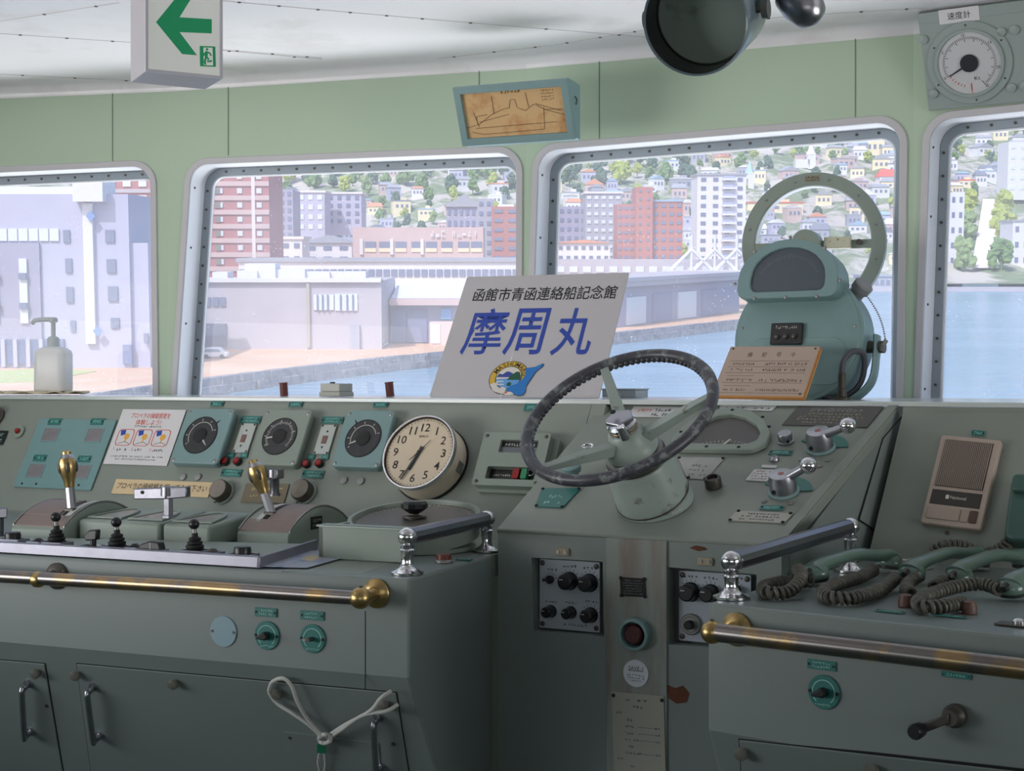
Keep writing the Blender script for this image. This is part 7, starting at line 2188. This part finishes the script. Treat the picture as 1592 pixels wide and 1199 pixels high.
dr_ = obj('drawing', MB().prism(inset(fq, .018), -.003, -.001), mat('yellowed_paper', srgb(206, 170, 120), .6, noise=.08, scale=8, speck=(srgb(178, 120, 66), 9, .52, .70)), t, smooth=False)
s = MB()
def ln(pts, r=.0007): s.tube([(x * w, y * h, 0) for x, y in pts], r, 4)
ln([(-.33, -.20), (-.36, .05)]); ln([(-.40, -.28), (-.30, -.33), (.24, -.31), (.26, .06)]); ln([(-.36, -.22), (.36, -.20)]); ln([(-.33, -.16), (-.20, .0), (-.08, .08), (-.04, .08), (-.02, .22), (.02, .22), (.03, .08), (.10, .02), (.16, .1), (.20, .12), (.40, -.02)])
ln([(-.18, .0), (-.18, .30)]); ln([(.13, .08), (.12, .32)]); ln([(.20, .10), (.26, .02), (.42, .0)]); ln([(-.32, -.12), (-.05, -.02)]); ln([(-.44, -.2), (-.34, -.16), (-.34, -.02), (-.24, -.0)]); ln([(.26, .02), (.44, -.10)])
obj('ship_lines', s, mat('sepia_ink', srgb(110, 78, 48), .7), dr_)
s = MB(); strokes(s, -w * .10, w * .08, h * .35, h * .05, 6, 0, rd3)
for i in range(4): strokes(s, w * .25, w * .36, h * (.33 - .05 * i), h * .03, 6, 0, rd3)
obj('lettering', s, mat('sepia_ink', (0, 0, 0)), dr_, smooth=False)
hg = MB().tube([(w / 2 + .003, h * .02, -.03), (w / 2 + .008, h * .10, -.03), (w / 2 + .003, h * .16, -.03)], .002, 6)
obj('latch', hg, darkmetal, t)

# --- speed indicator panel at the top right
BW2 = Fr(WALL[3].P(*WALL[3].pix(1444, 172, .012), .012), WALL[3].u, UP)
tilt = R(24)
SF = Fr(BW2.P(0, 0, 0), BW2.u, UP * cos(tilt) + BW2.n * sin(tilt))
aBL = V(SF.pix(1444, 172)); aTL = V(SF.pix(1424, 38)); aBR = V(SF.pix(1660, 150))
w = aBR.x - aBL.x; h = aTL.y - aBL.y
t = thing('speed_indicator', 'grey-green speed indicator panel with a white dial at the top right', 'gauge', SF.M(aBL.x + w / 2, aBL.y + h / 2))
inv8 = t.matrix_world.inverted()
fq = [(-w / 2, -h / 2), (w / 2, -h / 2), (w / 2, h / 2), (-w / 2, h / 2)]
wq = []
for x, y in fq:
    P_ = t.matrix_world @ V((x, y, 0)); d_ = (P_ - BW2.o).dot(BW2.n)
    wq.append(inv8 @ (P_ - BW2.n * (d_ + .006)))
spm = mat('speed_panel_paint', srgb(148, 160, 156), .5, noise=.03, scale=6)
obj('case', MB().hexa(wq, [V((x, y, 0)) for x, y in fq]), spm, t, bevel=.002, smooth=False)
obj('top_band', MB().prism([(-w / 2, h / 2 - .001), (w / 2, h / 2 - .001), (w / 2, h / 2 + .028), (-w / 2, h / 2 + .028)], -.03, .001), spm, t, bevel=.001, smooth=False)
gx, gy = lxy(t, SF, 1508, 97)
k = scale_at(t.matrix_world.translation); ro = 60 * k * 1.09; rr = 45.5 * k * 1.09
obj('flange', MB().lathe([(ro, 0), (ro, .004), (ro * .98, .006)], 52, T(gx, gy, 0)), spm, t)
obj('bezel', MB().ring(circ(rr * 1.08, 52), circ(rr * .985, 52), .005, .011, T(gx, gy, 0)), spm, t, bevel=.001)
dd = obj('dial', MB().lathe([(rr, .0055), (rr, .0062)], 52, T(gx, gy, 0)), mat('dial_white', srgb(208, 208, 210), .5), t)
s = MB()
for i in range(61):
    a = R(207 - i * (207 + 60) / 60); l = .16 if i % 5 == 0 else .08
    s.box((0, 0, .0065), (rr * l, rr * .016, .0003), T(gx + cos(a) * rr * (.84 - l / 2), gy + sin(a) * rr * (.84 - l / 2), 0) @ M4.Rotation(a, 4, 'Z'))
obj('scale_marks', s, ink, dd, smooth=False)
for s_, a in (('0', 207), ('5', 152), ('10', 97), ('15', 40), ('20', -14), ('25', -58)):
    text(s_, ink, dd, gx + cos(R(a)) * rr * .90, gy + sin(R(a)) * rr * .90, .0066, None, rr * .09)
s = MB()
for i in range(6):
    a = R(213 + i * 8); s.box((0, 0, .0065), (rr * .08, rr * .022, .0003), T(gx + cos(a) * rr * .74, gy + sin(a) * rr * .74, 0) @ M4.Rotation(a, 4, 'Z'))
s.box((gx, gy - rr * .76, .0065), (rr * .035, rr * .22, .0003))
obj('red_marks', s, red, dd, smooth=False)
text('5', red, dd, gx, gy - rr * .93, .0066, None, rr * .09); text('Kt', ink, dd, gx + rr * .20, gy - rr * .50, .0066, rr * .17, rr * .11)
obj('pointer', MB().prism([(-rr * .1, -rr * .05), (rr * .74, -rr * .012), (rr * .74, rr * .012), (-rr * .1, rr * .05)], .008, .009, T(gx, gy, 0) @ M4.Rotation(R(209), 4, 'Z')).lathe([(rr * .28, .008), (rr * .28, .011)], 32, T(gx, gy, 0)), mat('pointer_dark', srgb(36, 38, 48), .5), t)
obj('glass', MB().lathe([(rr * .98, .0118), (rr * .98, .0122)], 44, T(gx, gy, 0)), clear, t)
for a in (90, 30, -30, -85, 210, 150): screw(t, gx + cos(R(a)) * (ro + rr * 1.08) / 2, gy + sin(R(a)) * (ro + rr * 1.08) / 2, .004, .0035, darkmetal)
for px, py in ((1436, 61), (1452, 145), (1557, 49), (1578, 46), (1573, 136), (1594, 133)):
    x, y = lxy(t, SF, px, py)
    obj('blank_plug', MB().lathe([(.0125, 0), (.0125, .005), (.011, .006)], 24, T(x, y, 0)), spm, t)
x, y = lxy(t, SF, 1491, 22)
lb_ = obj('paper_label', MB().box((x, y - .002, .0015), (56 * k * 1.1, 20 * k * 1.1, .001)), paper, t, smooth=False)
text('速度計', ink, lb_, x, y - .002, .0022, 32 * k * 1.1, 11.5 * k, thick=.005)

# --- exit sign hanging from the ceiling
yw = R(28); d_ = 3.3
c_ = at_d(286, 36, d_)
k = scale_at(c_)
EU = V((cos(yw), sin(yw), 0)); EX = Fr(c_, EU, UP)
we, he = 117 * k / cos(R(15.5)), 163 * k
t = thing('exit_sign', 'hanging white exit sign with a green arrow and a green running figure', 'sign', EX.M(0, 0))
th_ = 25 * k / .275
obj('box', MB().box((0, 0, -th_ / 2 - .002), (we, he, th_)), mat('sign_case', srgb(176, 172, 178), .4), t, bevel=.002)
sf = mat('exit_face', srgb(222, 224, 220), .5, emit=.16)
fc = obj('face', MB().box((0, 0, 0), (we * .93, he * .945, .004)), sf, t, smooth=False)
obj('face_frame', MB().ring(rrect(we, he, .002, 2), rrect(we * .93, he * .945, .002, 2), -.002, .004), mat('sign_frame', srgb(196, 196, 204), .35), t, smooth=False)
egr = mat('exit_green', srgb(0, 150, 96), .5, emit=.10)
def xp(px, py): return lxy(t, EX, px, py, .003)
ar = [xp(*p) for p in ((242.5, 34.5), (283, 84), (306, 86), (279, 50), (329, 52), (329, 30), (279, 27), (306, -17), (283, -15))]
obj('arrow', MB().prism(ar, .002, .003), egr, fc, smooth=False)
b0_ = [xp(*p) for p in ((310.5, 71.5), (334.5, 72.5), (335.5, 104), (311, 103))]
obj('figure_panel', MB().prism(b0_, .002, .003), egr, fc, smooth=False)
dq = [xp(*p) for p in ((316, 74), (330, 74.5), (331, 102), (316.5, 101.5))]
dw = obj('doorway', MB().prism(dq, .003, .0034), sf, fc, smooth=False)
def fig(pts, r): 
    return MB().tube([(*xp(*p), .0038) for p in pts], r, 8, False, None, (0, 0, 1), (.2, 1))
for pts, r in (([(321, 80), (320, 89)], .0034), ([(320, 88), (324, 92), (322, 96), (329, 95)], .0022), ([(320, 89), (318, 96), (319, 101)], .0024), ([(321, 81), (326, 83), (328, 87)], .0018), ([(321, 81), (317, 84), (316, 87)], .0018)):
    obj('running_figure', fig(pts, r), egr, dw)
hx_, hy_ = xp(321.5, 77); obj('running_figure_head', MB().lathe([(.0028, .0034), (.0028, .0042)], 14, T(hx_, hy_, 0)), egr, dw)
top_ = EX.P(0, he / 2, -th_ / 2)
obj('stem', MB().cyl((0, he / 2 - .005, -th_ / 2), (0, he / 2 + (ZC - top_.z), -th_ / 2), .014), mat('sign_case', (0, 0, 0)), t)

# --- hanging round indicator with a deep black hood, and the chrome lamp beside it
c_ = at_d(1087, 30, 2.25); k = scale_at(c_)
tc_ = (CAM - c_).normalized()
N_ = (tc_ + V((-.30, 0, -.22))).normalized()
U_ = UP.cross(N_).normalized()
HG = Fr(c_, U_, N_.cross(U_)); HG.n = N_; HG.u = U_; HG.v = N_.cross(U_)
r = 84 * k
t = thing('hanging_indicator', 'round hooded indicator with a dark glass face hanging from the ceiling', 'indicator', HG.M(0, 0))
obj('housing', MB().lathe([(r * .80, -.16), (r * .96, -.12), (r * .99, -.03), (r * 1.0, .02), (r * .985, .024), (r * .95, .022), (r * .93, -.045)], 56, None, False), mat('indicator_housing', srgb(96, 112, 122), .3, coat=.4), t)
obj('hood_lining', MB().lathe([(r * .945, .020), (r * .925, -.045), (r * .5, -.046)], 56, None, False), mat('gloss_black', srgb(16, 17, 24), .15), t)
obj('face', MB().lathe([(r * .925, -.042), (r * .925, -.038), (r * .9, -.036)], 52), mat('indicator_face', srgb(150, 168, 162), .35, noise=.15, scale=12, speck=(srgb(120, 134, 130), 10, .62, .7)), t)
for s_ in (-1, 1):
    kb = obj('clamp_knob', MB().cyl((s_ * r * .96, .0, -.04), (s_ * r * 1.10, .0, -.04), .006).cyl((s_ * r * 1.08, 0, -.04), (s_ * r * 1.20, 0, -.04), .015, .015, 16), mat('knob_grey', srgb(96, 104, 100), .4), t)
ih = t.matrix_world.inverted()
bt_ = t.matrix_world @ V((0, r * .9, -.08)); tp_ = V((bt_.x, bt_.y, ZC))
obj('hanger', MB().cyl(ih @ bt_, ih @ tp_, .014), teal, t)
obj('yoke', MB().tube(smoothpath([(-r * 1.02, 0, -.05), (-r * 1.0, r * .6, -.07), (0, r * 1.12, -.08), (r * 1.0, r * .6, -.07), (r * 1.02, 0, -.05)], 8), .008, 8), teal, t)
a_, b_ = at_d(1222, -28, 2.35), at_d(1262, 25, 2.3)
ax_ = (b_ - a_).normalized(); L = (b_ - a_).length * 1.1
mq = ax_.to_track_quat('Z', 'Y').to_matrix().to_4x4(); mq.translation = a_
t = thing('reading_lamp', 'chrome lamp shade hanging at the top of the picture right of the hooded indicator', 'lamp', mq)
obj('shade', MB().lathe([(.012, -.01), (.020, 0), (.034, L * .3), (.034, L * .55), (.026, L * .85), (.012, L * .98), (.004, L)], 36), chromer, t)
il = mq.inverted(); top_ = V((a_.x - .02, a_.y, ZC))
obj('stem', MB().tube([(0, 0, 0), il @ (a_ + (top_ - a_) * .4 + V((-.01, 0, 0))), il @ top_], .007, 8), darkmetal, t)
bpy.context.view_layer.update()
